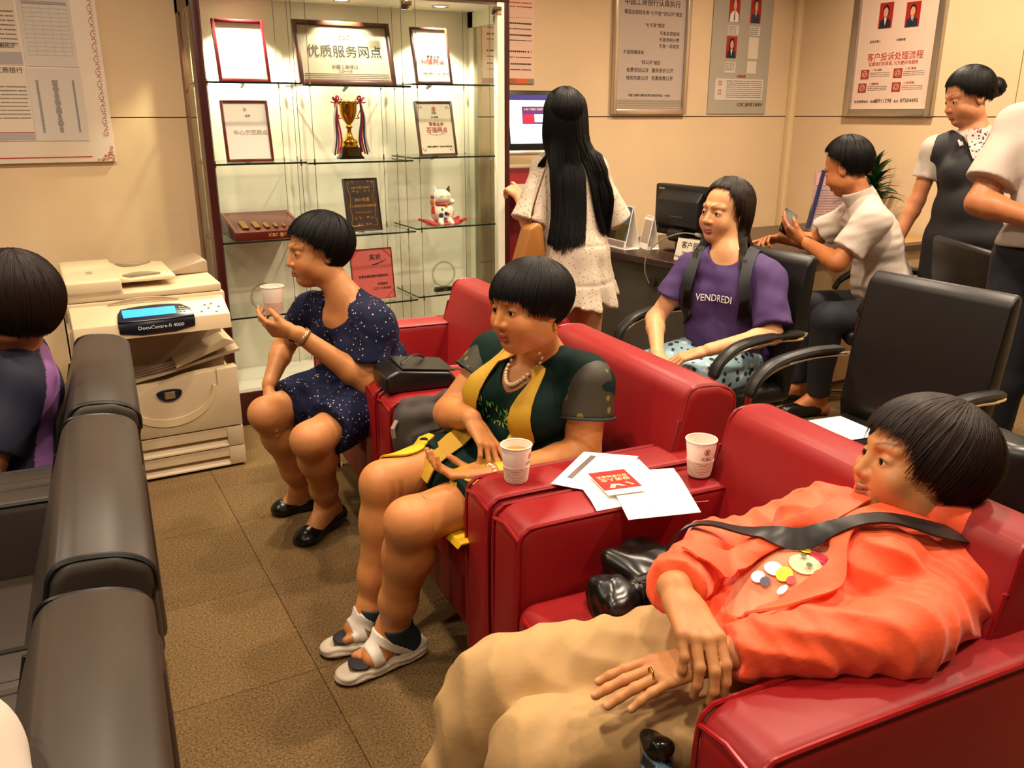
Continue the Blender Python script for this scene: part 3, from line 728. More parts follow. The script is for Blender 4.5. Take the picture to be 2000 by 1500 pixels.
f5 = leanframe('award_plaque', 'narrow plaque with round emblem and red characters, beside the gold trophy', 'plaque', 1.775, 1.985, 1.243, .275, 4.17, 14, .011, M_dkwood, mat('plaque_cream', '#cfc8b0', .4))
logo(f5, .0, -.0035, .235, .012); text('ICBC', .013, M_ink, f5, (0, -.0035, .215), RX); text('2014年度', .010, M_ink, f5, (0, -.0035, .194), RX)
text('零售业务', .021, M_inkr, f5, (.005, -.0035, .158), RX); text('百强网点', .030, M_inkr, f5, (.005, -.0035, .128), RX)
text('中国工商银行广东省分行营业部', .010, M_ink, f5, (.01, -.0035, .045), RX)
b = B(); [b.tube(smoothpath([(sx*.05, -.004, .105), (sx*.035, -.004, .112), (sx*.02, -.004, .104), (sx*.006, -.004, .108), (0, -.004, .100)], 4), .0009, 4) for sx in (-1, 1)]
for sx in (-1, 1):
    for zz, s2 in ((.245, 1), (.03, -1)): b.tube(smoothpath([(sx*.085, -.004, zz-.01*s2), (sx*.078, -.004, zz+.004*s2), (sx*.066, -.004, zz), (sx*.072, -.004, zz-.008*s2)], 4), .0011, 4)
b.out('flourish', mat('flourish_grey', '#8c8c78', .5), f5)
# trophy
t = thing('trophy', 'gold two-handled trophy cup tied with red and blue ribbons', 'trophy', (1.405, 4.17, 1.238))
b = B(); b.prism([(-.062, 0), (.062, 0), (.062, .008), (.050, .018), (.046, .055), (-.046, .055), (-.050, .018), (-.062, .008)], 'y', -.03, .03, bev=.003, seg=2); b.out('base', mat('trophy_base', '#1c0e0c', .2), t)
B().box(-.024, .040, -.0325, -.0305, .014, .050).out('name_plate', M_gold, t); text('一等奖', .014, M_ink, t, (.008, -.034, .024), RX); text('百日竞赛', .008, M_ink, t, (.008, -.034, .040), RX)
b = B(); b.lathe([(0, .055), (.040, .055), (.042, .062), (.034, .070), (.040, .078), (.036, .088), (.022, .10), (.013, .118), (.010, .135), (.013, .145), (.019, .149), (.014, .156), (.011, .162), (.020, .172), (.033, .192), (.041, .220), (.044, .262), (.048, .270), (.045, .270), (.040, .222), (.030, .195), (0, .18)], n=32); b.out('cup', M_gold, t, smooth=True)
b = B()
for s_ in (-1, 1): b.tube(smoothpath([(s_*.043, 0, .255), (s_*.060, 0, .262), (s_*.066, 0, .245), (s_*.055, 0, .215), (s_*.046, 0, .200), (s_*.054, 0, .192), (s_*.036, 0, .190)], 5), .0026, 6)
b.out('handle', M_gold, t)
M_rr = mat('ribbon_red', '#a8252c', .4); M_rb = mat('ribbon_blue', '#26304e', .4); M_rw = mat('ribbon_white', '#d8ccc0', .5)
for s_ in (-1, 1):
    b = B(); [b.tube(smoothpath([(s_*.060, -.01, .262), (s_*(.060+.022*math.cos(a)), -.015, .272+.018*math.sin(a)), (s_*(.060+.026*math.cos(a+.5)), -.012, .268+.02*math.sin(a+.5)), (s_*.060, -.01, .262)], 5), .005, 6, flat=.35) for a in (.5, 1.6, 2.7, 5.6)]; b.out('bow', M_rr, t)
    for k, (m_, dx, e) in enumerate(((M_rr, 0, .004), (M_rb, .010, .0), (M_rw, .018, .01), (M_rr, -.010, .012), (M_rb, -.014, .02))[:5 if s_ > 0 else 4]):
        b = B(); b.tube(smoothpath([(s_*.060, -.012, .262), (s_*(.066+dx*.6), -.014-.002*k, .19), (s_*(.058+dx*1.1), -.014-.002*k, .10), (s_*(.070+dx*1.3), -.016, .02+e)], 6), .0050, 6, flat=.3); b.out('ribbon', m_, t)
# gold bar box
bxo = thing('display_case', 'reddish brown case of small gold bars lying on third shelf', 'case', (0, 0, 0))
M_case = mat('case_wood', '#5a1c14', .22, noise=(9, .1))
B().prism([(4.075, .885), (4.40, .885), (4.40, .985), (4.075, .925)], 'x', .80, 1.135, bev=.003, seg=2).out('case_body', M_case, bxo)
b = B(); sl = .06/.325
def onlid(x, u, d=0): return (x, 4.08+u, .926+u*sl+d)
for a, c in ((.805, .815), (1.12, 1.13)): b.bm.faces.new([b.bm.verts.new(onlid(a, .005, .002)), b.bm.verts.new(onlid(c, .005, .002)), b.bm.verts.new(onlid(c, .315, .002)), b.bm.verts.new(onlid(a, .315, .002))])
b.out('lid_edge', mat('case_edge', '#7a3424', .25), bxo, smooth=None)
for i, (x, L_, w) in enumerate(((.845, .115, .030), (.902, .10, .026), (.952, .07, .020), (.996, .055, .014), (1.036, .04, .010), (1.068, .025, .022))):
    b = B(); M_ = Matrix.Translation(Vector(onlid(x, .03, .001))) @ Matrix.Rotation(math.atan(sl), 4, 'X'); b.box(0, w, 0, L_, 0, .010, bev=.002, seg=1, M=M_); b.out('gold_bar', M_gold, bxo)
text('ICBC', .020, mat('ink_gold', '#d8b070', .5), bxo, (.975, 4.0735, .906), RX); logo(bxo, 1.015, 4.0735, .906, .010, m=MATS['ink_gold']); text('中国工商银行', .019, MATS['ink_gold'], bxo, (1.085, 4.0735, .906), RX)
# carved dark plaque
f6 = leanframe('award_plaque', 'dark wooden plaque with gold scrollwork and gold characters, third shelf', 'plaque', 1.365, 1.545, .885, .262, 4.15, 12, .005, mat('wenge', '#2c1a12', .35, noise=(20, .2)), MATS['wenge'] if 'wenge' in MATS else M_dkwood)
MG = mat('gold_print', '#c09440', .35, .6)
text('ICBC 中国工商银行', .012, MG, f6, (0, -.0035, .215), RX); text('2011年度', .020, MG, f6, (0, -.0035, .155), RX); text('个人金融业务50强网点', .0145, MG, f6, (0, -.0035, .125), RX); text('中国工商银行广东省分行营业部', .006, MG, f6, (0, -.0035, .093), RX)
b = B()
for s_ in (-1, 1):
    b.tube(smoothpath([(s_*.07, -.004, .235), (s_*.066, -.004, .20), (s_*.058, -.004, .17), (s_*.064, -.004, .12), (s_*.060, -.004, .07), (s_*.066, -.004, .03), (s_*.02, -.004, .028)], 5), .001, 4)
    for cx, cz, r in ((.062, .238, .008), (.04, .243, .006), (.02, .196, .007), (.04, .198, .006), (.02, .066, .008), (.042, .062, .007), (.012, .03, .008), (.03, .034, .006)):
        b.tube([(s_*(cx+r*(1-.06*i)*math.cos(i*.45)), -.0042, cz+r*(1-.06*i)*math.sin(i*.45)) for i in range(14)], .0011, 4)
b.out('scrollwork', MG, f6)
# lucky cat
ct = thing('cat_figurine', 'white ceramic beckoning cat on red cushion, third shelf right', 'figurine', (1.885, 4.16, .891))
s = SDF(); s.ell((0, 0, .065), (.066, .052, .058), k=.01); s.ell((-.005, -.008, .145), (.052, .045, .040), k=.012)
for x, lean in ((-.035, -.008), (.030, .008)): s.cap((x, -.008, .168), (x+lean, -.008, .196), .014, .004, .006)
s.cap((-.055, -.01, .09), (-.066, -.03, .125), .016, .013, .01); s.ell((.045, -.02, .12), (.018, .02, .015), k=.01); s.cap((-.028, -.045, .02), (-.03, -.06, .012), .016, .012, .01); s.cap((.028, -.045, .02), (.03, -.06, .012), .016, .012, .01)
def catcol(P):
    C = np.tile(rgb('#e9e2d0'), (len(P), 1))
    for c_, r_, h_ in (((.04, -.01, .185), .026, '#4a2a1c'), ((-.036, -.03, .188), .010, '#a83222'), ((-.028, -.05, .052), .014, '#3a4468'), ((0, -.05, .062), .010, '#20242a'), ((.012, -.052, .058), .009, '#a82c28'), ((-.02, -.048, .085), .008, '#5a7a50'), ((.052, -.03, .06), .012, '#b8c090'), ((-.002, -.05, .03), .012, '#6878a0')):
        w = np.linalg.norm(P-np.array(c_), axis=1) < r_; C[w] = rgb(h_)
    return C
link('body', s.mesh('cat', .0028, color=catcol), mat('ceramic', '#ffffff', .12, attr=True, coat=.5), ct)
b = B(); [b.tube(smoothpath([(x-.012, -.0515, .148), (x, -.0535, .153), (x+.012, -.0515, .148)], 4), .0009, 4) for x in (-.022, .014)]; b.out('eye', M_ink, ct)
b = B(); b.tube([(-.003+.047*math.cos(a), -.004+.041*math.sin(a), .112+.004*math.sin(a)) for a in np.linspace(0, 2*PI, 25)[:-1]], .0048, 8, closed=True); b.out('collar', M_inkr, ct)
B().sph((.006, -.048, .103), .008, 12).out('bell', M_gold, ct)
b = B(); b.box(-.084, -.062, -.05, -.035, .112, .14, bev=.006); b.out('fan', mat('orange_glaze', '#c8641c', .2), ct); B().box(-.080, -.064, -.048, -.036, .14, .158, bev=.002).out('fan_top', mat('glaze_purple', '#6a5a86', .3), ct); B().prism([(-.078, .102), (-.066, .102), (-.062, .062), (-.082, .062)], 'y', -.05, -.044).out('tassel', M_inkr, ct)
s = SDF(); s.ell((0, -.005, .008), (.098, .06, .010), k=.01)
for x, y in ((-.10, -.045), (.10, -.045), (-.10, .04), (.10, .04)): s.cap((x*.6, y*.6, .01), (x*1.15, y*1.05, .03), .012, .007, .015)
s.disp(lambda p: wr(p, 190, .0011, 3)); link('cushion', s.mesh('cushion', .003), mat('satin_red', '#b0161e', .25, sheen=.4), ct)
# crystal awards
for x, z, y, base, lab in ((.925, .530, 4.14, False, 'round crystal ring award on fourth shelf left'), (1.885, .536, 4.16, True, 'round crystal award on black stand, fourth shelf right')):
    c_ = thing('crystal_award', lab, 'award', (x, y, z)); r = .072; zc = r+(.02 if base else .0)
    b = B(); b.tube([(r*.9*math.cos(a), 0, zc+r*.9*math.sin(a)) for a in np.linspace(0, 2*PI, 41)[:-1]], .0055, 6, closed=True); b.out('rim', glass('crystal', (.78, .82, .76, 1), 2.2), c_)
    b = B(); b.cyl((0, -.003, zc), (0, .003, zc), r*.86, n=40); b.out('disc', M_pane, c_, smooth=None)
    if base: b = B(); b.prism([(-.055, 0), (.055, 0), (.046, .022), (-.046, .022)], 'y', -.02, .02, bev=.002, seg=1); b.out('stand', M_black, c_); text('ICBC', .010, MG, c_, (0, -.0215, .011), RX)
    else: b = B(); b.cyl((0, 0, 0), (0, 0, .006), .022, n=20); b.out('stand', M_glass, c_)
# pink certificate
f7 = leanframe('framed_certificate', 'pink award certificate with black characters and red corner bands', 'certificate', 1.375, 1.60, .531, .262, 4.15, 8, .003, M_mah, mat('cert_pink', '#b85450', .5))
text('奖状', .032, M_ink, f7, (.02, -.0035, .215), RX); text('在贵金属竞赛中成绩优异。', .0145, M_ink, f7, (.01, -.0035, .12), RX); text('天河支行', .014, M_ink, f7, (.05, -.0035, .078), RX); text('二〇一八年元月', .014, M_ink, f7, (.045, -.0035, .055), RX)
b = B()
for sx, sz in ((1, 1), (-1, 1), (1, -1), (-1, -1)): b.tube([(sx*.062, -.003, .131+sz*.128), (sx*.109, -.003, .131+sz*.082)], .0022, 4)
b.out('corner_band', M_inkr, f7, smooth=None)
b = B(); [b.tube(smoothpath([(.0, -.0035, .178), (.025+.006*i, -.0035, .180+.002*i), (.045+.008*i, -.0035, .190+.003*i)], 4), [.0018*(1-.1*j) for j in range(9)], 4) for i in range(6)]; b.out('brush_mark', M_ink, f7, smooth=None)
# ------------------------------------------------------------------ photocopier
cp = thing('photocopier', 'beige office photocopier with blue touch screen beside glass cabinet', 'photocopier', (0, 0, 0))
M_be = mat('beige_plastic', '#cbb693', .42, noise=(5, .03)); M_be2 = mat('beige_plastic_dark', '#a8947a', .5); M_navy = mat('navy_plastic', '#141a2c', .3)
x0, x1, yf, yb = .05, .652, 3.56, 4.18
B().box(x0, x1, yf+.01, yb, .012, .40, bev=.004).out('body', M_be, cp)
# lower trays with scooped grips
for z0, z1 in ((.012, .093), (.097, .182)):
    b = B(); h = z1-z0; prof = [(yf-.012, z0), (yf+.03, z0), (yf+.03, z1), (yf-.008, z1), (yf-.010, z0+h*.50), (yf+.016, z0+h*.46), (yf-.012, z0+h*.10)]
    b.prism(prof, 'x', x0, x1-.065, bev=.0015, seg=1); tr = b.out('paper_tray', M_be, cp)
    B().box(x1-.066, x1, yf-.011, yf+.03, z0, z1, bev=.002).out('tray_end', M_be, tr)
# front door with arched top, ending at z .44
prof = [(x0, .188), (x1, .188), (x1, .445), (.56, .438)]+[(.56-.31*t, .438-.075*t**1.9) for t in np.linspace(.15, 1, 10)]+[(x0, .30)]
b = B(); b.prism(prof, 'y', yf-.012, yf+.05, bev=.003, seg=2); b.out('front_door', M_be, cp)
el = lambda cx, cz, rx, rz, a0, a1, n: [(cx+rx*math.cos(a), cz+rz*math.sin(a)) for a in np.linspace(a0, a1, n)]
b = B(); A_ = el(.375, .375, .185, .150, 0, -PI, 26); C_ = el(.375, .383, .172, .124, -PI, 0, 26); b.prism(A_+C_, 'y', yf-.017, yf-.010, bev=.001, seg=1); b.out('moulded_curve', mat('beige_light', '#d9c49c', .4), cp)
b = B(); b.prism([(.565, .445), (.569, .445), (.569, .375), (.565, .375)], 'y', yf-.013, yf-.011); b.out('door_joint', M_be2, cp, smooth=None)
b = B(); b.prism([(.377+.05*math.cos(a)*(1.0 if math.sin(a) > 0 else .96), .372+(.014 if math.sin(a) > 0 else .036)*math.sin(a)) for a in np.linspace(0, 2*PI, 29)[:-1]], 'y', yf-.020, yf-.010, bev=.002, seg=2); bd = b.out('badge', M_navy, cp)
B().box(.357, .398, yf-.023, yf-.018, .347, .377, bev=.003).out('badge_plate', M_alu, bd); text('X', .016, M_inkr, bd, (.377, yf-.0235, .365), RX)
# output bay
B().box(x0, x1-.02, yf+.16, yb, .39, .70).out('bay_back', M_be2, cp)
B().box(x0, x0+.07, yf+.0, yb, .39, .66, bev=.004).out('bay_post', M_be, cp)
b = B(); n = 16
def tray(u, v): return (x0+.06+.57*u, yf+.05+v*.34, .392+.085*u**.75+.05*max(0, u-.45)+.0+.01*v)
for i in range(n):
    for j in range(3):
        b.quad(*[tray(*q) for q in ((i/n, j/3), ((i+1)/n, j/3), ((i+1)/n, (j+1)/3), (i/n, (j+1)/3))])
bmesh.ops.remove_doubles(b.bm, verts=b.bm.verts[:], dist=.0005); r = bmesh.ops.solidify(b.bm, geom=b.bm.faces[:], thickness=.012); b.out('output_tray', M_be2, cp)
b = B()
for k in range(9):
    v = .08+.1*k; b.tube([Vector(tray(u, v))+Vector((0, 0, .003)) for u in np.linspace(.02, .62, 10)], .004, 5)
o = b.out('tray_rib', mat('rib_beige', '#bda889', .45), cp)
b = B(); b.prism([(.42, .455), (.66, .535), (.655, .548), (.62, .560), (.42, .475)], 'y', yf+.03, yf+.36, bev=.004); b.out('tray_extension', M_be, cp)
# scanner, control panel
B().box(x0+.01, x1-.01, yf+.04, yb, .655, .755, bev=.006).out('scanner', M_be, cp)
b = B(); b.prism([(3.455, .632), (3.47, .690), (3.60, .742), (3.62, .742), (3.62, .640)], 'x', .065, .632, bev=.004); b.out('control_panel', M_be, cp)
b = B(); tilt = math.atan2(.052, .13)
MP = Matrix.Translation(Vector((.36, 3.47, .690))) @ Matrix.Rotation(tilt, 4, 'X')
b.prism([(-.142, .0), (-.135, .055), (-.12, .088), (-.06, .098), (.0, .101), (.06, .098), (.10, .09), (.13, .055), (.137, .0), (.06, -.006), (-.07, -.006)], 'z', -.002, .009, bev=.003, seg=2, M=MP); pn = b.out('display_bezel', M_navy, cp)
b = B(); b.prism([(-.142, -.002), (-.139, -.040), (-.06, -.052), (.06, -.050), (.134, -.036), (.137, -.002)], 'z', -.006, .004, bev=.002, seg=2, M=Matrix.Translation(Vector((.36, 3.468, .692))) @ Matrix.Rotation(math.radians(75), 4, 'X')); b.out('bezel_lip', mat('navy_dark', '#0a0d18', .25), cp)
b = B(); b.box(-.118, .075, .022, .075, .009, .0105, M=MP); b.out('screen', mat('lcd_blue', '#2a8fd6', .3, emit=('#3f9fe6', .9)), pn, smooth=None)
b = B(); [b.box(.088+.012*(i % 2), .096+.012*(i % 2), .03+.014*(i//2), .035+.014*(i//2), .009, .0115, M=MP) for i in range(6)]; b.out('key', M_alu, pn, smooth=None)
lt = text('DocuCentre-II 4000', .0185, mat('ink_silver', '#b8b8b8', .5), cp, (.37, 3.4560, .668), (math.radians(75), 0, 0), sx=1.1)
for x, y in ((.53, .03), (.56, .05), (.585, .02), (.55, .075), (.575, .08), (.60, .055)):
    b = B(); b.cyl(MP @ Vector((x-.36, y, .001)), MP @ Vector((x-.36, y, .005)), .005, n=10); b.out('button', M_be2 if x < .58 else mat('button_teal', '#6aa0a0', .5), cp)
# document feeder
b = B(); b.prism([(x0+.012, .757), (x1-.02, .757), (x1-.02, .790), (.42, .782), (.265, .782), (.258, .832), (x0+.02, .834)], 'y', yf+.045, yb-.02, bev=.006); b.out('lid', M_be, cp)
B().box(x0+.012, .262, yf+.04, yb-.03, .785, .840, bev=.012, seg=3).out('feeder_cover', mat('beige_bright', '#d8c4a0', .42), cp)
B().box(.150, .172, yf+.20, yf+.26, .8395, .8415).out('feeder_label', M_be2, cp, smooth=None)
b = B(); b.prism([(.25, .835), (.30, .820), (.44, .826), (.475, .822), (.47, .806), (.25, .806)], 'y', yf+.13, yb-.10, bev=.006); b.out('feeder_tray', MATS['beige_bright'], cp)
for yy, s_ in ((yf+.16, 1), (yb-.14, -1)):
    b = B(); b.prism([(.275+.145*t, yy+s_*.055*math.sin(PI*t)) for t in np.linspace(0, 1, 14)], 'z', .822, .834, bev=.001, seg=1); b.out('paper_guide', mat('guide_taupe', '#8f8468', .45), cp)
b = B(); b.prism([(.44, .800), (.62, .845), (.632, .840), (.632, .790), (.44, .790)], 'y', yf+.32, yb-.03, bev=.008); b.out('feeder_rest', M_be2, cp)
b = B(); b.tube([(.20+.01*i, yf+.030, .7455+.015*math.sin(PI*i/26)) for i in range(27)], .004, 6); b.out('lid_grip', M_be2, cp)
# ------------------------------------------------------------------ armchairs (local: front edge at x=0, depth along +x)
def armchair(name, label, loc, mt, mp, group):
    t = thing(name, label, 'armchair', loc, math.radians(-4), group); w = .455
    for s_ in (-1, 1):
        lo, hi = (w-.145, w-.004) if s_ > 0 else (-w+.004, -w+.145)
        b = B(); b.prism([(.0, .11), (.76, .11), (.76, .585), (.70, .60), (.05, .607), (.008, .58)], 'y', lo, hi, bev=.026, seg=4); a_ = b.out('arm', mt, t, smooth=50)
        b = B()
        yo = s_*(w-.008); yi = s_*(w-.140)
        for y in (yo, yi): b.tube(smoothpath([(.010, y, .13), (.008, y, .40), (.012, y, .560), (.030, y, .594), (.07, y, .6005), (.30, y, .600), (.62, y, .597)], 5), .0048, 6)
        b.tube([(.012, yi, .572), (.010, (yi+yo)/2, .586), (.012, yo, .572)], .0045, 6)
        b.out('piping', mp, a_)
    b = B(); b.box(.03, .70, -w+.14, w-.14, .13, .31, bev=.02, seg=3); b.out('seat_base', mt, t, smooth=50)
    b = B(); b.box(-.005, .58, -w+.143, w-.143, .30, .435, bev=.045, seg=5); st = b.out('seat_cushion', mt, t, smooth=60)
    b = B(); b.tube([(.012, -w+.165, .408), (-.002, -w+.20, .414), (-.002, 0, .418), (-.002, w-.20, .414), (.012, w-.165, .408)], .0045, 6); b.out('piping', mp, st)
    # backrest wedge
    hw = .385; prof = [(.475, .38), (.545, .60), (.592, .785), (.622, .808), (.71, .805), (.765, .780), (.768, .74), (.735, .56), (.715, .40)]
    b = B(); b.prism(prof, 'y', -hw, hw, bev=.022, seg=4)
    # slight crown along the width
    def crown(b, hw=hw):
      for v in b.bm.verts:
        if v.co.z > .7: v.co.z -= .020*(v.co.y/hw)**2+.022*(v.co.y/hw)**6
        if v.co.x < .65: v.co.x += .015*(v.co.y/hw)**2
    crown(b)
    bk = b.out('backrest', mt, t, smooth=50)
    for s_ in (-1, 1):
        b = B(); b.tube(smoothpath([(.500, s_*(hw-.006), .45), (.549, s_*(hw-.007), .60), (.586, s_*(hw-.008), .750), (.598, s_*(hw-.010), .790), (.626, s_*(hw-.012), .805), (.705, s_*(hw-.012), .802), (.755, s_*(hw-.010), .778), (.763, s_*(hw-.007), .73), (.735, s_*(hw-.006), .58)], 4), .0050, 6); crown(b); b.out('piping', mp, bk)
    b = B(); b.box(.66, .722, -w+.01, w-.01, .11, .58, bev=.02, seg=3); b.out('rear_panel', mt, t, smooth=50)
    for x, y in ((.06, -w+.07), (.06, w-.07), (.69, -w+.07), (.69, w-.07)):
        b = B(); b.cyl((x, y, 0), (x, y, .115), .016, n=12); b.cyl((x, y, 0), (x, y, .012), .026, .022, n=12); b.out('leg', M_chrome, t)
    return t
RC = [(.905, 2.965), (.840, 2.040), (.775, 1.115)]
BC = [(-.575, 2.66), (-.645, 1.82), (-.715, .965)]
armchair('armchair', 'red leather armchair farthest back, under woman in navy dotted dress', (RC[0][0], RC[0][1], 0), M_red, M_pipe_red, 'red leather armchairs in a row')
armchair('armchair', 'middle red leather armchair, under woman with pearl necklace', (RC[1][0], RC[1][1], 0), M_red, M_pipe_red, 'red leather armchairs in a row')
armchair('armchair', 'nearest red leather armchair, under woman in orange jacket', (RC[2][0], RC[2][1], 0), M_red, M_pipe_red, 'red leather armchairs in a row')
armchair('armchair', 'black leather armchair farthest back, in front of the copier', (BC[0][0], BC[0][1], 0), M_blk, M_pipe_blk, 'black leather armchairs in a row')
armchair('armchair', 'middle black leather armchair, seen from behind, empty', (BC[1][0], BC[1][1], 0), M_blk, M_pipe_blk, 'black leather armchairs in a row')
armchair('armchair', 'nearest black leather armchair, beside white sleeve at bottom left corner', (BC[2][0], BC[2][1], 0), M_blk, M_pipe_blk, 'black leather armchairs in a row')

# ------------------------------------------------------------------ office visitor chairs (local: front at -x side; sitter faces -x; origin under seat centre)
def office_chair(label, loc, rz, back_h=.99, casters=False):
    t = thing('office_chair', label, 'office chair', loc, rz, 'black office chairs'); hw = .245
    b = B(); b.box(-.24, .24, -.24, .24, .40, .475, bev=.03, seg=4); b.out('seat', M_oc, t, smooth=60)
    prof = [(.215, .44), (.20, .52), (.235, .72), (.275, back_h-.03), (.305, back_h), (.330, back_h-.01), (.318, .85), (.285, .60), (.262, .48), (.25, .43)]
    b = B(); b.prism(prof, 'y', -hw, hw, bev=.012, seg=3)
    for v in b.bm.verts:
        v.co.z -= .035*(v.co.y/hw)**2*(1 if v.co.z > .8 else 0); v.co.x -= .03*(v.co.y/hw)**2
    bk = b.out('backrest', M_oc, t, smooth=50)
    for s_ in (-1, 1): B().tube(smoothpath([(.185, s_*(hw-.002), .50), (.210, s_*(hw-.002), .72), (.250, s_*(hw-.004), back_h-.075)], 4), .003, 5).out('seam', M_pipe_blk, bk)
    for s_ in (-1, 1):
        y = s_*(hw+.04)
        b = B(); b.tube(smoothpath([(.27, y*.86, .665), (.20, y, .665), (.05, y, .672), (-.10, y, .655), (-.19, y, .60), (-.215, y, .52), (-.21, y, .30), (-.20, y, .04)] if not casters else [(.27, y*.86, .665), (.20, y, .665), (.05, y, .672), (-.10, y, .655), (-.16, y, .60), (-.15, y*.97, .50), (.0, y*.9, .41), (.10, y*.8, .40)], 6), .0125, 8, flat=.6); fr = b.out('arm_frame', M_chrome, t)
        b = B(); pad = smoothpath([(.20, y, .684), (.05, y, .692), (-.10, y, .676), (-.18, y, .63), (-.212, y, .575)], 6); b.tube(pad, [.020]+[.026]*(len(pad)-2)+[.020], 10, flat=.55); b.out('arm_pad', M_oc, fr)
        if not casters: b = B(); b.tube(smoothpath([(-.20, y, .04), (-.19, y, .014), (-.15, y, .012), (.10, y, .012), (.28, y, .012)], 5), .0125, 8); b.out('sled_foot', M_chrome, t)
    if not casters:
        b = B(); b.tube([(.28, -hw-.04, .012), (.28, hw+.04, .012)], .0125, 8); b.out('cross_bar', M_chrome, t)
        [B().tube([(-.205, q*(hw+.04), .36), (-.10, q*hw, .395), (.2, q*(hw-.02), .395)], .010, 8).out('seat_rail', M_chrome, t) for q in (-1, 1)]
    else:
        b = B(); b.cyl((0, 0, .08), (0, 0, .41), .025, n=14); b.out('gas_column', M_chrome, t)
        for k in range(5):
            a = 2*PI*k/5+.3; b = B(); b.tube([(0, 0, .11), (.14*math.cos(a), .14*math.sin(a), .095), (.27*math.cos(a), .27*math.sin(a), .065)], [.022, .018, .014], 8); L_ = b.out('base_leg', M_black, t)
            b = B(); b.cyl((.28*math.cos(a)-.012*math.sin(a), .28*math.sin(a)+.012*math.cos(a), .027), (.28*math.cos(a)+.012*math.sin(a), .28*math.sin(a)-.012*math.cos(a), .027), .027, n=14); b.out('caster', M_black, L_)
    return t
# ------------------------------------------------------------------ people
def _flat(s, a, b, ra, rb, k=.02, sq=None, op='u'):
    """tapered tube with a flat cut at b"""
    a = np.asarray(a, float); b = np.asarray(b, float); n = nrm(b-a); f0 = cap_fn(a, b+n*.03, ra, rb)
    lo, hi = bb([a, b], max(ra, rb)+.02)
    return s.add(op, k, lo, hi, lambda p: np.maximum(f0(p), (p-b)@n))
SDF.flat = _flat
def _ev(s, P):
    P = np.asarray(P, float); A = np.full(P.shape[:-1], .5)
    for op, k, a, b, fn in s.ops:
        v = fn(P)
        if op == 'd': A = A+v; continue
        if op == 'u': h = np.maximum(k-np.abs(A-v), 0)/max(k, 1e-6); A = np.minimum(A, v)-h*h*k/4
        else:
            if op == 's': v = -v
            h = np.maximum(k-np.abs(A-v), 0)/max(k, 1e-6); A = np.maximum(A, v)+h*h*k/4
    return A
SDF.ev = _ev
def cast(s, O, D, tmax=.6):
    """march points O along D until the surface"""
    O = np.array(O, float); D = nrm(D); t = np.zeros(len(O))
    for _ in range(60):
        d = s.ev(O+t[:, None]*D); t = np.minimum(t+np.clip(d, -.02, .05)*.8, tmax)
    return O+t[:, None]*D
def push(s, P, off, both=True, it=5):
    """move points so that they lie off outside the surface (both=False: only those inside)"""
    P = np.array(P, float); e = .002
    for _ in range(it):
        d = s.ev(P); g = np.stack([s.ev(P+np.eye(3)[k]*e)-s.ev(P-np.eye(3)[k]*e) for k in range(3)], -1); g /= np.maximum(np.linalg.norm(g, axis=-1, keepdims=True), 1e-9)
        m = (off-d); m = m if both else np.maximum(m, 0); P = P+g*np.clip(m, -.03, .03)[..., None]
    return P
def band(name, parent, m, s, pts, wdir, w, off=.004, th=.003, n=6, tens=3):
    """a strap: centre line through pts pulled taut over the surface s"""
    C = np.array([list(p) for p in smoothpath(pts, n)]); C = push(s, C, off, False)
    for _ in range(tens): C[1:-1] = C[1:-1]*.4+(C[2:]+C[:-2])*.3; C = push(s, C, off, False)
    wd = nrm(wdir); b = B(); R = []; nc = 5
    T = np.gradient(C, axis=0); e = .002; g = np.stack([s.ev(C+np.eye(3)[k]*e)-s.ev(C-np.eye(3)[k]*e) for k in range(3)], -1)
    for c, t, gg in zip(C, T, g):
        sd = nrm(np.cross(nrm(t), nrm(gg))); sd = sd if sd@wd > 0 else -sd; R.append([c+sd*w*(k/(nc-1)-.5)*2 for k in range(nc)])
    R = np.array(R)
    for _ in range(2): R[1:-1] = R[1:-1]*.5+(R[2:]+R[:-2])*.25
    sh = R.shape; R = push(s, R.reshape(-1, 3), off*.8, False, 2).reshape(sh); v = [[b.bm.verts.new(Vector(q)) for q in r] for r in R]
    for i in range(len(v)-1):
        for j in range(nc-1): b.bm.faces.new([v[i][j], v[i][j+1], v[i+1][j+1], v[i+1][j]])
    bmesh.ops.recalc_face_normals(b.bm, faces=b.bm.faces[:]); bmesh.ops.solidify(b.bm, geom=b.bm.faces[:], thickness=th)
    return b.out(name, m, parent, smooth=60)
def ribbon(name, parent, m, s, rows, D, off=.004, th=.003, sm=4):
    """rows = [(left point, right point)] in front of the body; cast along D onto s, made a thin cloth band"""
    L = smoothpath([r[0] for r in rows], sm); R = smoothpath([r[1] for r in rows], sm); nc = 7; D = nrm(D)
    P = np.array([[np.array(l)*(1-j/(nc-1))+np.array(r)*j/(nc-1) for j in range(nc)] for l, r in zip(L, R)]); sh = P.shape[:2]
    Q = cast(s, P.reshape(-1, 3), D).reshape(sh+(3,))
    for _ in range(sm): Q[1:-1] = Q[1:-1]*.4+(Q[2:]+Q[:-2])*.3; Q[:, 1:-1] = Q[:, 1:-1]*.5+(Q[:, 2:]+Q[:, :-2])*.25
    Q = push(s, Q.reshape(-1, 3), off, False)-D*0; b = B()
    v = [b.bm.verts.new(Vector(q)) for q in Q]
    for i in range(sh[0]-1):
        for j in range(nc-1): b.bm.faces.new([v[i*nc+j], v[i*nc+j+1], v[(i+1)*nc+j+1], v[(i+1)*nc+j]])
    bmesh.ops.recalc_face_normals(b.bm, faces=b.bm.faces[:]); bmesh.ops.solidify(b.bm, geom=b.bm.faces[:], thickness=th)
    return b.out(name, m, parent, smooth=60)
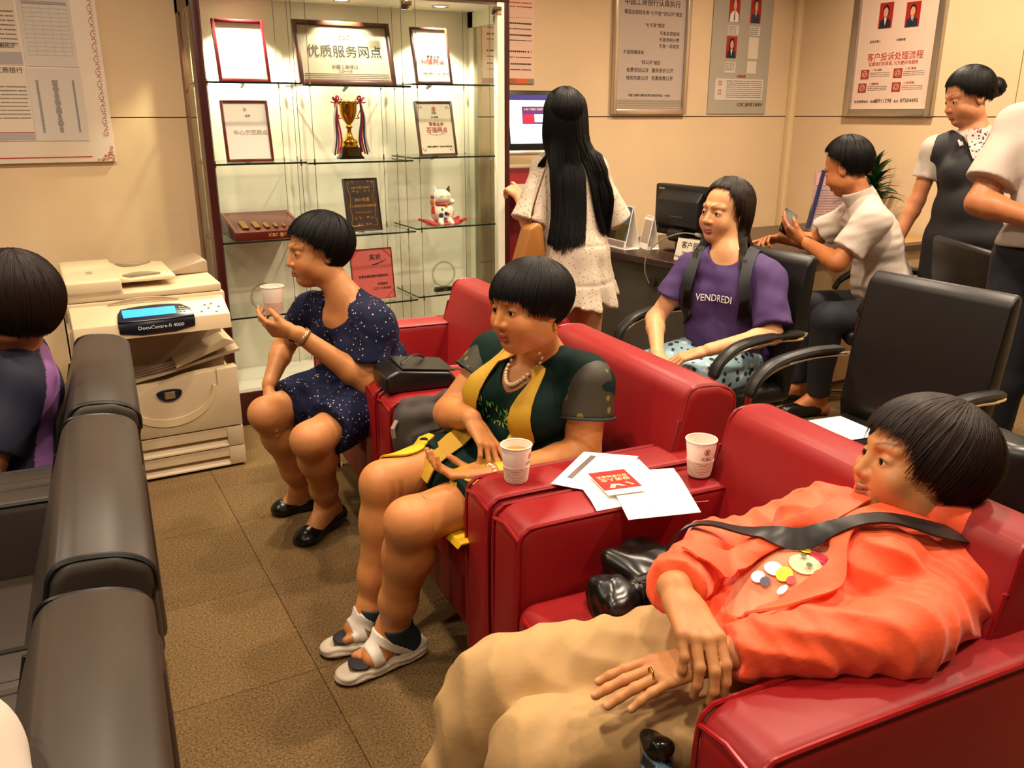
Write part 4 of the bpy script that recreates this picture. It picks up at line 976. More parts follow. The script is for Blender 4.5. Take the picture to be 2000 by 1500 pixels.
class Fig:
    def __init__(s, label, J, hf=None, w=1.0, d=1.0, hs=1.0, fat=1.0, skin='#c48a5c', group=None, cat='person', bust=1.0, smile=0):
        for k in list(J): J[k] = np.array(J[k], float)
        s.J = J; s.w = w; s.d = d; s.hs = hs; s.skin = skin; s.hf = hf; s.fat = fat; s.bust = bust
        s.up = nrm(J['neck']-J['hip']); r = J['shR']-J['shL']; s.rt = nrm(r-s.up*(r@s.up)); s.fw = np.cross(s.up, s.rt)
        h = J['hip']; s.root = thing('person', label, cat, (h[0], h[1], 0)); s.off = Vector((-h[0], -h[1], 0)); s.patch = []; s.col = []
        s.b = SDF(); s.tips = {}
        if hf is not None and 'head' in J: s.smile = smile; s.T = head_sdf(s.b, J['head'], hf, hs, fat, smile=smile); s.b.cap(J['neck']-s.up*.0, J['head']-hf[:, 2]*.045*hs-hf[:, 1]*.012, .052*hs, .050*hs, .02); s.patch.append((J['head']-.135*hs, J['head']+.135*hs, .0023))
    def add(s, name, me, m):
        o = link(name, me, m, s.root); o.location = s.off; return o
    def fix(s, o): o.location = Vector(o.location)+s.off; return o
    def torso(s, S, g=0.0, w=None, d=None, k=.03, belly=1.0, sh=.050):
        J = s.J; w = w or s.w; d = d or s.d; F = np.stack([s.rt, s.fw, s.up], 1); H, N = J['hip'], J['neck']; L = np.linalg.norm(N-H)/.42
        S.ell(H+s.up*.015, (.160*w+g, .120*d+g, .105+g), F, 0); S.ell(lerp(H, N, .30)+s.fw*.015*belly, (.140*w+g, .112*d*belly+g, .125*L+g), F, k)
        S.ell(lerp(H, N, .66), (.142*w+g, .103*d+g, .135*L+g), F, k)
        S.cap(J['shL']-s.up*.012, J['shR']-s.up*.012, sh+g, None, k+.01); S.cap(N-s.up*.01, J['shL']+s.up*.0, .046+g, .046+g, k); S.cap(N-s.up*.01, J['shR'], .046+g, .046+g, k)
        if s.bust:
            for m in (-1, 1): S.ell(lerp(H, N, .62)+s.fw*.080*d+s.rt*m*.068*w, (.058+g, .050*s.bust+g, .060+g), F, k)
        return S
    def arm(s, S, side, u=.046, e=.037, wr_=.024, k=.02):
        J = s.J; a, b_, c = J['sh'+side], J['el'+side], J['wr'+side]
        S.cap(a, b_, u, e, k); f1 = lerp(b_, c, .25); S.cap(b_, f1, e, e*.98, k); S.cap(f1, c, e*.98, wr_, k)
    def leg(s, S, side, t=.088, kn=.054, ca=.053, an=.034, k=.03):
        J = s.J; m = 1 if side == 'R' else -1; hj = J['hip']+s.rt*m*.085*s.w; K, A = J['k'+side], J['an'+side]
        S.cap(hj, K, t, kn, k); bk = nrm(np.cross(np.cross(A-K, K-hj), A-K))*-1
        C_ = lerp(K, A, .30)+bk*.012*(-1 if (hj-K)@bk < 0 else 1); S.cap(K, C_, kn*.97, ca, k+.01); S.cap(C_, lerp(K, A, .74), ca, an*1.22, k+.01); S.cap(lerp(K, A, .74), A, an*1.22, an, k)
    def hand(s, S, side, fdir, pn, **kw):
        w = s.J['wr'+side]; side_ = kw.pop('ts', 1); t = hand(S, w+nrm(fdir)*.02, fdir, pn, side=side_, **kw); s.tips[side] = t; sc = kw.get('sc', 1)
        c = w+nrm(fdir)*.085; s.patch.append((c-.125*sc, c+.125*sc, .0028)); return t
    def body(s, vx=.006, lip='#a8524a', brow='#2a1a14', m=None, eyes_=True, mouth=0, look=(0, 1, -.05), tone=None, cuts=None):
        sk = rgb(s.skin); P_ = []
        if cuts: P_ += cuts
        def color(P):
            C = np.tile(sk, (len(P), 1)); n = .06*np.sin(P@np.array([31, 17, 23.]))[:, None]*np.array([.6, 1, 1]); C = C*(1+n*.5)
            if s.hf is not None and 'head' in s.J: head_color(P, C, s.J['head'], s.hf, s.hs, lip, brow, smile=s.smile)
            for side, T in s.tips.items():
                for q, d, up in T:
                    v = P-(q+up*.0055+d*.002); w = np.exp(-(np.linalg.norm(v, axis=1)/.0058)**4)*.55; C = C*(1-w[:, None])+rgb('#d9a890')*w[:, None]
            for c, r, h, a in P_:
                w = np.exp(-(np.linalg.norm(P-np.array(c), axis=1)/r)**4)*a; C = C*(1-w[:, None])+rgb(h)*w[:, None]
            return C
        me = s.b.mesh('body', vx, s.patch, color)
        o = s.add('body', me, mat('skin', '#ffffff', .48, attr=True, noise=(38, .05), bump=(420, .10, .0006), sss=.12, spec=.35))
        if s.hf is not None and eyes_ and 'head' in s.J:
            n0 = set(s.root.children); eyes(s.T, s.hf, s.hs, s.root, look)
            for c in set(s.root.children)-n0: s.fix(c)
        return o
    def hair(s, m, **kw):
        o = hair('hair', s.root, m, s.J['head'], s.hf, s.hs, **kw); return s.fix(o)
def px(**k): return k
M_hair = mat('black_hair', '#0a0706', .50, spec=.16); M_hairbr = mat('dark_brown_hair', '#1c0e08', .48, spec=.2)
sst = lambda v, a, b: min(1, max(0, (v-a)/(b-a)))
def bob(front, side, back, fw=.9, sw=2.2, jag=.03, fr=23):
    """hairline polar angle by azimuth (0=face)"""
    def f(az):
        a = abs((az+PI) % (2*PI)-PI); j = jag*(math.sin(az*fr)+.6*math.sin(az*fr*2.3+1))
        return (front+(side-front)*sst(a, fw-.22, fw+.12)+(back-side)*sst(a, sw-.3, sw+.4))+j
    return f
V3 = lambda *a: np.array(a, float)

# ================= woman in navy dotted dress
J = dict(head=(.83, 2.87, 1.0), neck=(.90, 2.80, .845), shL=(.95, 2.68, .775), shR=(.83, 2.96, .785), elL=(.915, 2.655, .575), wrL=(.70, 2.70, .765), elR=(.745, 3.10, .62), wrR=(.640, 2.92, .54), hip=(1.02, 2.86, .505), kL=(.672, 2.565, .445), kR=(.60, 2.83, .465), anL=(.79, 2.81, .09), anR=(.75, 3.0, .085))
hf = facing(J['head'], 72, -3, 2)
A = Fig('short-haired woman in navy dotted dress raising a paper cup', J, hf, w=1.08, d=1.1, hs=1.02, fat=1.02, skin='#b87a48', bust=1.1)
A.torso(A.b); A.leg(A.b, 'L', .086, .053, .059, .037); A.leg(A.b, 'R', .086, .053, .059, .037); A.arm(A.b, 'L', .050, .042, .026); A.arm(A.b, 'R', .046, .038, .025)
fL = foot(A.b, J['anL'], V3(.645, 2.70, .022)); fR = foot(A.b, J['anR'], V3(.625, 3.0, .022))
cupA = V3(.655, 2.80, .835)
A.hand(A.b, 'L', nrm(V3(-.62, .60, .12)), nrm(V3(.42, .62, .45)), ts=-1, curl=(.42, .52, .60, .66), spread=.08, thumb=(.62, .45), sc=.96)
A.hand(A.b, 'R', nrm(V3(-.25, -.45, -.75)), nrm(V3(.75, -.3, -.3)), ts=1, curl=(.30, .32, .34, .36), spread=.10, thumb=(.6, .2), sc=.98)
A.body(lip='#96503e')
A.hair(M_hair, rad=(.092, .110, .097), off=(0, -.016, .030), crown=(0, -.45, .9), endf=bob(1.62, 1.80, 2.42, .90, 1.75, .05, 17), n=1500, jit=.010, w=.0018)
D = SDF(); A.torso(D, .010, belly=1.08)
D.flat(J['shL']+A.up*.005, lerp(J['shL'], J['elL'], .62), .064, .070, .025); D.flat(J['shR']+A.up*.005, lerp(J['shR'], J['elR'], .55), .062, .066, .025)
for m, K in ((-1, J['kL']), (1, J['kR'])): D.flat(J['hip']+A.rt*m*.085, lerp(J['hip']+A.rt*m*.085, K, .80), .108, .088, .03)
D.ell(lerp(J['hip'], (J['kL']+J['kR'])/2, .38)+V3(0, 0, .0), (.17, .16, .075), None, .04); D.ell(J['hip']+V3(.03, 0, -.01), (.16, .19, .08), None, .04)
neck_f = A.fw*.06-A.up*.035
D.ell(J['neck']+neck_f+A.up*.02, (.060, .060, .085), np.stack([A.rt, A.fw, A.up], 1), .006, 's'); D.cap(J['neck'], J['head'], .062, .062, .006, 's')
D.disp(lambda p: wr(p, 42, .0035, 5)+wr(p, 90, .0016, 8))
A.add('dress', D.mesh('dress', .006), mat('navy_dotted', '#111733', .8, spec=.2, vor=[(62, .155, '#b9b6c0', 0), (48, .10, '#a85a50', 3.3)], bump=(300, .2, .0005)))
M_shoe = mat('shoe_black', '#0d0b0b', .28)
def flat_shoe(F, fr, toe, an, bow=True):
    f, rt, z = fr; S = SDF(); toe = V3(*toe); hl = np.array([an[0], an[1], .03])-f*.045
    S.cap(hl, hl+f*.05, .040, .038, .02); S.cap(hl+f*.05, toe-f*.045, .039, .036, .03); S.ell(toe-f*.045, (.048, .048, .026), None, .02)
    S.ell(lerp(hl, toe, .42)+V3(0, 0, .062), (.070, .070, .055), None, .008, 's'); S.ell(hl+f*.02+V3(0, 0, .066), (.055, .055, .044), None, .01, 's'); S.cut((0, 0, .002), (0, 0, -1)); S.cut((0, 0, .085), (0, 0, 1))
    o = F.add('shoe', S.mesh('shoe', .004), M_shoe)
    if bow:
        c = toe-f*.060+V3(0, 0, .026); b = B(); [b.sph(Vector(c+rt*s_*.016), (.014, .012, .006), 10) for s_ in (-1, 1)]; b.sph(Vector(c), .006, 8); q = b.out('bow', M_shoe, o)
flat_shoe(A, fL, (.645, 2.70, .02), J['anL']); flat_shoe(A, fR, (.625, 3.0, .02), J['anR'])
b = B(); wv = nrm(J['wrL']-J['elL']); q = Vector(wv).to_track_quat('Z', 'Y'); b.lathe([(.030, -.008), (.033, -.008), (.033, .008), (.030, .008)], n=24, M=Matrix.Translation(Vector(J['wrL']-wv*.018)) @ q.to_matrix().to_4x4()); A.fix(b.out('bracelet', mat('bangle', '#b08a60', .25, .7), A.root, smooth=True))

# ================= woman with pearls
J = dict(head=(1.068, 1.840, .985), neck=(1.160, 1.930, .835), shL=(1.225, 1.80, .765), shR=(1.125, 2.125, .775), elL=(1.195, 1.765, .575), wrL=(.925, 1.785, .565), elR=(.975, 2.13, .620), wrR=(.945, 1.93, .672), hip=(1.17, 2.0, .495), kL=(.700, 1.785, .490), kR=(.725, 2.035, .490), anL=(.700, 1.925, .115), anR=(.685, 2.045, .115))
hf = facing(J['head'], 50, -4, 2)
G = Fig('woman with pearl necklace and dark green top sitting with hand over cup', J, hf, w=1.16, d=1.2, hs=1.03, fat=1.10, skin='#bd7c46', bust=1.3)
G.torso(G.b); G.leg(G.b, 'L', .092, .056, .060, .039); G.leg(G.b, 'R', .092, .056, .060, .039); G.arm(G.b, 'L', .060, .047, .027); G.arm(G.b, 'R', .058, .046, .027)
tL, tR = V3(.575, 1.915, .050), V3(.575, 2.05, .050)
fL = foot(G.b, J['anL'], tL, toes=True); fR = foot(G.b, J['anR'], tR, toes=True, side=-1)
for t_ in (tL, tR): G.patch.append((t_+V3(-.07, -.07, -.05), t_+V3(.09, .07, .04), .003))
G.hand(G.b, 'R', nrm(V3(.05, -.75, -.42)), nrm(V3(-.1, -.45, -.85)), ts=1, curl=(.15, .42, .50, .55), spread=.10, thumb=(.45, .3), sc=.95)
G.hand(G.b, 'L', nrm(V3(-.80, .52, .05)), nrm(V3(.1, .2, .95)), ts=1, curl=(.40, .45, .45, .5), spread=.07, thumb=(.55, .4), sc=.95)
G.body(lip='#9c3f38')
G.hair(M_hair, rad=(.093, .108, .088), off=(0, -.014, .024), crown=(0, -.30, .95), endf=bob(1.74, 2.00, 2.26, .86, 1.9, .03, 21), n=1800, jit=.006, w=.0018)
FR = np.stack([G.rt, G.fw, G.up], 1)
D = SDF(); G.torso(D, .010, belly=1.06)
D.flat(J['shL']+G.up*.004, lerp(J['shL'], J['elL'], .16), .070, .072, .03); D.flat(J['shR']+G.up*.004, lerp(J['shR'], J['elR'], .12), .068, .070, .03)
for m, K in ((-1, J['kL']), (1, J['kR'])): D.flat(J['hip']+G.rt*m*.085, lerp(J['hip']+G.rt*m*.085, K, .74 if m < 0 else .66), .110, .086, .03)
D.ell(lerp(J['hip'], (J['kL']+J['kR'])/2, .35), (.18, .17, .075), None, .04); D.ell(J['hip']+V3(.02, 0, -.01), (.17, .20, .08), None, .04)
D.ell(J['neck']+G.fw*.070-G.up*.045, (.052, .060, .085), FR, .006, 's'); D.cap(J['neck'], J['head'], .060, .060, .006, 's')
D0 = D.copy(); D.disp(lambda p: wr(p, 40, .003, 15)+wr(p, 85, .0014, 18))
G.add('dress', D.mesh('dress', .006), mat('dark_green_cloth', '#06201b', .75, spec=.15, bump=(200, .2, .0006), noise=(4, .25)))
M_must = mat('mustard_cloth', '#b38a12', .7, bump=(160, .2, .0005))
N, H, rt, up, fw = J['neck'], J['hip'], G.rt, G.up, G.fw
for m in (-1, 1):     # long mustard lapels
    c = lambda u, v: N+rt*m*u+up*v+fw*.35
    rows = [(c(.050, .015), c(.058, .015)), (c(.062, -.06), c(.096, -.07)), (c(.064, -.15), c(.122, -.155)), (c(.060, -.24), c(.125, -.24)), (c(.050, -.32), c(.105, -.33))]
    G.fix(ribbon('lapel', G.root, M_must, D0, rows, -fw, .011, .004))
# leaf embroidery on the chest
b = B(); b2 = B(); rs = random.Random(5); pts = []
for i in range(46): pts.append((rs.uniform(-.062, .062), rs.uniform(-.185, -.125)-.012))
P = np.array([N+rt*u+up*(v+abs(u)*.45)+fw*.35 for u, v in pts]); Q = cast(D0, P, -fw)+fw*.0045
for i, q in enumerate(Q):
    a = rs.uniform(0, PI); L_ = rs.uniform(.007, .012); W_ = L_*.28; d1 = rt*math.cos(a)+up*math.sin(a); d2 = -rt*math.sin(a)+up*math.cos(a); bbx = b if i % 3 else b2
    bbx.bm.faces.new([bbx.bm.verts.new(Vector(q+d1*x*L_+d2*y*W_)) for x, y in ((-1, 0), (0, 1), (1, 0), (0, -1))])
G.fix(b.out('leaf_embroidery', mat('leaf_green', '#2f8038', .6), G.root, smooth=None))['kind'] = 'stuff'; G.fix(b2.out('leaf_embroidery', mat('leaf_yellow', '#b8b440', .6), G.root, smooth=None))['kind'] = 'stuff'
# sheer cap sleeves: paler brown-green cloth with yellow leaves
for sd, f_ in (('L', .43), ('R', .37)):
    S = SDF(); a = J['sh'+sd]+up*.004; e = lerp(J['sh'+sd], J['el'+sd], f_); S.flat(lerp(a, e, .02), e+nrm(e-a)*.004, .0735, .0790)
    G.add('sheer_sleeve', S.mesh('sheer', .005), mat('sheer_green', '#2e2a1a', .6, vor=[(26, .26, '#6b6424', 0)]))
    b = B(); n_ = nrm(e-a); q = Vector(n_).to_track_quat('Z', 'Y'); b.lathe([(.080, 0), (.084, .002), (.084, .007), (.080, .008)], n=28, M=Matrix.Translation(Vector(e)) @ q.to_matrix().to_4x4()); G.fix(b.out('sleeve_hem', mat('hem_dark', '#0c1a18', .7), G.root, smooth=True))
# pearls
M_pearl = mat('pearl', '#e6d2b0', .18, coat=.4); rows = [N+rt*u*.058+up*(.035-.105*(1-u*u)**.8)+fw*.35 for u in np.linspace(-1, 1, 27)]
Q = cast(G.b, rows, -fw); nk = None
for i, q in enumerate(Q):
    r = .0048+.0016*(1-abs(i-13)/13); c = Vector(q+fw*r*1.1+up*.002)
    b = B(); b.sph(c, r, 12); o = b.out('pearl', M_pearl, G.root if nk is None else nk, smooth=True)
    if nk is None: nk = G.fix(o); nk.name = 'necklace'
b = B(); e = G.T(-.080, -.012, -.040); b.sph(Vector(e), .005, 10); b.sph(Vector(e)+Vector((0, 0, -.012)), .0055, 10); G.fix(b.out('earring', M_gold, G.root))
# watch and pearl bracelet
wv = nrm(J['wrL']-J['elL']); q = Vector(wv).to_track_quat('Z', 'Y').to_matrix().to_4x4()
b = B(); [b.sph(Vector(J['wrL']-wv*.005)+q.to_3x3() @ Vector((.0295*math.cos(a), .0295*math.sin(a), 0)), .0045, 8) for a in np.linspace(0, 2*PI, 17)[:-1]]; G.fix(b.out('pearl_bracelet', M_pearl, G.root))
b = B(); b.lathe([(.029, -.009), (.0315, -.009), (.0315, .009), (.029, .009)], n=24, M=Matrix.Translation(Vector(J['wrL']-wv*.026)) @ q); G.fix(b.out('watch', mat('watch_yellow', '#c8a010', .4), G.root))
# yellow flap on the thigh
D1 = D0.copy().add('u', .01, [-9]*3, [9]*3, G.b.ev)
K = J['kR']; tdir = nrm(K-H)
rows = [(lerp(H, K, .60)+V3(0, .09, .3)+rt*.085, lerp(H, K, .60)+V3(0, -.02, .3)+rt*.05), (lerp(H, K, .78)+V3(0, .08, .3)+rt*.04, lerp(H, K, .78)+V3(0, -.03, .3)+rt*.03), (lerp(H, K, .95)+V3(0, .05, .3)+rt*.03, lerp(H, K, .95)+V3(0, .0, .3)+rt*.02)]
G.fix(ribbon('yellow_hem', G.root, mat('yellow_cloth', '#d8a80c', .65), D1, rows, (0, 0, -1), .009, .005))
b = B(); b.prism([(.80, .438), (.88, .438), (.88, .443), (.80, .444), (.79, .430)], 'y', 1.70, 1.79, bev=.002); o = b.out('yellow_hem', MATS['yellow_cloth'], G.root); G.fix(o)
# sandals
def sandal(F, fr, toe, an):
    f, rt, z = fr; S = SDF(); hl = np.array([an[0], an[1], 0])-f*.062; tp = np.array([toe[0], toe[1], 0])+f*.012; L_ = np.linalg.norm(tp-hl)
    for i in range(9):
        t = i/8; c = lerp(hl, tp, t); w_ = .034+.010*t*(1 if t < .85 else .75); h = .052-.026*t+.004*math.cos(i*2.3)
        S.ell(c+V3(0, 0, h*.5), (w_, w_, h*.62), None, .018)
    S.cut((0, 0, .002), (0, 0, -1)); top = SDF().cap(hl+V3(0, 0, .085), hl+f*.10+V3(0, 0, .080), .034, .034).cap(hl+f*.10+V3(0, 0, .080), tp+V3(0, 0, .064), .034, .040)
    S.sub(top.ev, *bb([hl, tp], .15), k=.004); S.disp(lambda p: .0018*np.sin(p[..., 2]*420+np.sin((p@f)*70)*1.5))
    o = F.add('sandal', S.mesh('sandal', .0035), mat('sole_white', '#c4b8a4', .55)); nm = 0
    FB = F.b
    a0 = np.array([an[0], an[1], 0])
    for c0, n0, w0 in ((toe-f*.058, nrm(f-z*.25), .017), (a0+f*.038+V3(0, 0, .088), nrm(f*.62-z*.78), .014)):
        S = SDF(); S.add('u', 0, *bb([c0], .085), lambda p: FB.ev(p)-.0045); S.cut(c0+n0*w0, n0); S.cut(c0-n0*w0, -n0); S.cut((0, 0, .035), (0, 0, -1)); S.cut(c0-f*.075, -f)
        F.fix(link('sandal_strap', S.mesh('strap', .003), mat('strap_white', '#dcd2c4', .5), F.root))
    S = SDF(); S.add('u', 0, *bb([a0+V3(0, 0, .08)], .08), lambda p: FB.ev(p)-.004); S.cut(a0-f*.004, nrm(f-z*.4)); S.cut((0, 0, .128), (0, 0, 1)); S.cut((0, 0, .035), (0, 0, -1))
    F.fix(link('heel_counter', S.mesh('heel', .0035), mat('heel_teal', '#0c2230', .6), F.root))
    S = SDF(); S.cap(hl+f*.03+V3(0, 0, .062), tp-f*.035+V3(0, 0, .040), .032, .037, .02, sq=((0, 0, 1.), .16))
    F.fix(link('insole', S.mesh('insole', .003), mat('insole_dark', '#15151c', .7), F.root))
sandal(G, fL, tL, J['anL']); sandal(G, fR, tR, J['anR'])
# ================= woman in the orange jacket
J = dict(head=(1.375, .925, .822), neck=(1.395, .92, .690), shL=(1.345, .80, .635), shR=(1.36, 1.085, .640), elL=(1.115, .735, .650), wrL=(.865, .860, .625), elR=(1.12, 1.16, .600), wrR=(.845, .965, .695), hip=(1.00, .935, .490), kL=(.600, .990, .450), kR=(.615, 1.175, .455), anL=(.53, .98, .12), anR=(.50, 1.20, .10))
hf = facing(J['head'], 60, 12, 6)
O = Fig('smiling woman in orange hooded jacket and khaki trousers, hands on lap', J, hf, w=1.10, d=1.12, hs=1.04, fat=1.06, skin='#c0814e', bust=1.0, smile=1)
O.torso(O.b); O.leg(O.b, 'L', .090, .058, .056, .037); O.leg(O.b, 'R', .090, .058, .056, .037); O.arm(O.b, 'L', .046, .038, .027); O.arm(O.b, 'R', .046, .038, .027)
foot(O.b, J['anL'], V3(.40, .96, .03)); foot(O.b, J['anR'], V3(.37, 1.18, .03))
O.hand(O.b, 'L', nrm(V3(-.93, .26, -.16)), nrm(V3(-.1, 0, -1)), ts=-1, curl=(.12, .12, .14, .16), spread=.08, thumb=(.35, .5), sc=1.08)
O.hand(O.b, 'R', nrm(V3(-.28, -.92, -.22)), nrm(V3(-.10, .12, -1)), ts=1, curl=(.50, .55, .60, .62), spread=.02, thumb=(.40, .15), sc=1.08)
O.body(lip='#9a4a3c', vx=.006)
O.hair(M_hairbr, rad=(.099, .118, .098), off=(0, -.022, .028), crown=(0, -.38, .93), endf=bob(1.66, 2.05, 2.28, .90, 1.7, .03, 19), n=2200, jit=.010, w=.0018)
FR = np.stack([O.rt, O.fw, O.up], 1); N, H, rt, up, fw = J['neck'], J['hip'], O.rt, O.up, O.fw
T_ = SDF(); O.torso(T_, .009); T_.ell(N+fw*.060-up*.030, (.062, .060, .060), FR, .006, 's'); T_.disp(lambda p: wr(p, 60, .002, 21))
O.add('tee_shirt', T_.mesh('tee', .006), mat('salmon_cloth', '#d4805e', .75, bump=(260, .2, .0005)))
D = SDF(); O.torso(D, .020, belly=1.05)
for sd, f_ in (('L', 1), ('R', 1)):
    a, e, w_ = J['sh'+sd], J['el'+sd], J['wr'+sd]
    D.cap(a, e, .070, .062, .03); D.flat(e, lerp(e, w_, .96), .062, .046, .03)
D.cap(lerp(J['shL'], J['elL'], .3)-up*.01, J['elL']+V3(.02, 0, -.01), .070, .060, .03)
D.ell(H+up*.03, (.19, .14, .11), FR, .03)
D.cap(N+fw*.10-up*.0, lerp(N, H, .20)+fw*.14, .046, .012, .006, 's'); D.cap(lerp(N, H, .54)+fw*.17+rt*.01, lerp(N, H, .84)+fw*.17-rt*.0, .062, .054, .004, 's')
D.cap(N-up*.0, J['head'], .066, .066, .006, 's')
base = lambda p: (p[..., 0]*9+p[..., 1]*5)
D0 = D.copy()
def creas(p):     # sharp cloth creases running across the sleeves and body
    q = p@up*55+np.sin(p@fw*31+1)*1.3+np.sin(p@rt*23)*1.6; v = np.abs(np.sin(q)); r_ = np.abs(np.sin(p@np.array([38, -22, 41.])+np.sin(p@up*17)*2))
    return .0075*(v-.6)+.004*(r_-.6)+wr(p, 28, .0045, 31)
D.disp(creas)
M_or = mat('orange_cloth', '#ee5a30', .52, bump=(34, .35, .006), spec=.3, sheen=.15)
O.add('jacket', D.mesh('jacket', .0052), M_or)
# hood lying round the neck
S = SDF(); c0 = N+up*.012
ring = [c0+rt*.098*math.sin(a)+fw*(.10*math.cos(a)-.005)+up*(.040-.075*max(0, math.cos(a))) for a in np.linspace(-2.7, 2.7, 15)]
for i in range(14): S.cap(ring[i], ring[i+1], .018+.022*abs(i-6.5)/6.5, None, .03)
for a in (-2.6, -3.14, 2.6): S.ell(c0+rt*.10*math.sin(a)+fw*(.085*math.cos(a)-.01)+up*.03, (.055, .034, .055), FR, .04)
[S.ell(c0+rt*m*.088-up*.004-fw*.005, (.052, .080, .040), FR, .03) for m in (-1, 1)]; S.cap(c0-fw*.11+rt*.05, c0-fw*.115-rt*.05-up*.02, .045, .040, .03); S.cap(N, J['head'], .064, .064, .01, 's')
S.disp(lambda p: wr(p, 55, .0045, 41)); O.add('hood', S.mesh('hood', .005), M_or)
# jacket front edges
for m in (-1, 1):
    c = lambda t, u, v=.34: lerp(N, H, t)+rt*m*u+fw*v
    rows = [(c(.06, .050), c(.04, .095)), (c(.20, .006), c(.20, .050)), (c(.38, .004), c(.38, .045)), (c(.52, .050), c(.52, .085)), (c(.68, .060), c(.68, .10)), (c(.84, .052), c(.84, .09)), (c(.98, .035), c(.98, .07))]
    O.fix(ribbon('front_flap', O.root, M_or, D0, rows, -fw, .012, .004, sm=5))
# print on the tee: plain patches of colour
def patch(cx, cy, rx, ry, hexc, nm='print_patch', a=0):
    n = 18; P = np.array([lerp(N, H, cy+ry*math.sin(t)*1.0)+rt*(cx+rx*math.cos(t))+fw*.34 for t in np.linspace(0, 2*PI, n+1)[:-1]]); C_ = np.array([lerp(N, H, cy)+rt*cx+fw*.34])
    Q = cast(T_, np.concatenate([P, C_]), -fw)+fw*(.003+.0006*a); b = B(); v = [b.bm.verts.new(Vector(q)) for q in Q]
    for i in range(n): b.bm.faces.new([v[i], v[(i+1) % n], v[n]])
    O.fix(b.out(nm, mat('print'+hexc, hexc, .6), O.root, smooth=True))
for i, (cx, cy, rx, ry, hc) in enumerate(((-.018, .60, .028, .055, '#e8b896'), (-.022, .525, .030, .022, '#c8304a'), (.012, .535, .012, .018, '#f0cc20'), (.012, .70, .020, .030, '#f0e6dc'), (-.012, .695, .015, .034, '#e8c028'), (.022, .765, .014, .026, '#f2eee6'), (.004, .765, .010, .020, '#4a4c62'), (-.030, .70, .008, .020, '#c03840'), (-.006, .575, .0055, .011, '#246848'), (-.030, .60, .0055, .011, '#246848'), (-.034, .755, .007, .026, '#f0e6dc'))): patch(cx, cy, rx, ry, hc, a=i)
# shoulder strap and leather bag
D1 = D0.copy()
M_strap = mat('black_strap', '#100e0d', .4)
S = SDF(); q0, q1 = V3(1.10, 1.30, .50), V3(.97, 1.285, .49)
S.box(V3(1.05, 1.27, .495), (.105, .075, .055), frame((1, .12, 0), (0, 0, 1)), .03, .02); S.ell(V3(.925, 1.235, .495), (.050, .065, .055), None, .02); S.cap(V3(.90, 1.20, .52), V3(.91, 1.27, .52), .022, .022, .02)
S.disp(lambda p: wr(p, 75, .004, 9)+wr(p, 150, .0016, 4)*(p[..., 0] < .97))
bag = thing('shoulder_bag', 'black leather shoulder bag wedged beside the orange jacket, strap across chest', 'bag', (1.03, 1.26, .44))
o = link('bag_body', S.mesh('bag', .004), mat('bag_black', '#0f0c0b', .28), bag); o.location = (-1.03, -1.26, -.44)
o = band('strap', bag, M_strap, D1, [J['shL']-up*.02-fw*.09+rt*.02, J['shL']+up*.045+rt*.015, lerp(N, H, .20)-rt*.105+fw*.12, lerp(N, H, .40)-rt*.025+fw*.13, lerp(N, H, .58)+rt*.06+fw*.12, lerp(N, H, .72)+rt*.13+fw*.10, V3(1.02, 1.165, .62), V3(.975, 1.20, .555)], up, .020, .019, .004, tens=14); o.location = (-1.03, -1.26, -.44)
b = B(); b.tube([(.945, 1.20, .555), (.965, 1.19, .566), (.985, 1.185, .560), (.970, 1.195, .548)], .0022, 6, closed=True); o = b.out('ring', M_chrome, bag); o.location = (-1.03, -1.26, -.44)
b = B(); b.tube(smoothpath([(.955, 1.20, .56), (1.00, 1.17, .585), (1.06, 1.14, .60)], 5), .012, 8, flat=.35); o = b.out('strap_end', M_strap, bag); o.location = (-1.03, -1.26, -.44)
# trousers
K = SDF(); FRz = np.eye(3)
K.ell(H-up*.02, (.165, .15, .10), None, .0)
for m, k_, a_ in ((-1, J['kL'], J['anL']), (1, J['kR'], J['anR'])):
    hj = H+rt*m*.085; K.cap(hj, k_, .098, .076, .03); K.cap(k_, lerp(k_, a_, .12), .078, .079, .03); K.flat(lerp(k_, a_, .05), lerp(k_, a_, .70), .079, .080, .02)
def kfold(p): q = p[..., 0]*38+np.sin(p[..., 1]*30)*1.4+p[..., 2]*16; return .0060*(np.abs(np.sin(q))-.6)+wr(p, 24, .0055, 51)+wr(p, 60, .0022, 52)+.0012*np.sin(p[..., 1]*90+p[..., 0]*40)
K.disp(kfold); K.cut(lerp(N, H, .93), up, .02)
O.add('trousers', K.mesh('trousers', .006), mat('khaki_cloth', '#ac8a5a', .8, bump=(40, .3, .004)))
for k_, a_ in ((J['kL'], J['anL']), (J['kR'], J['anR'])):
    n_ = nrm(a_-k_); c_ = lerp(k_, a_, .66); q = Vector(n_).to_track_quat('Z', 'Y').to_matrix().to_4x4(); b = B(); b.lathe([(.0800, -.01), (.0845, -.010), (.0845, .014), (.079, .016)], n=28, M=Matrix.Translation(Vector(c_)) @ q); O.fix(b.out('cuff', mat('khaki_hem', '#9c7a4a', .8), O.root, smooth=True))
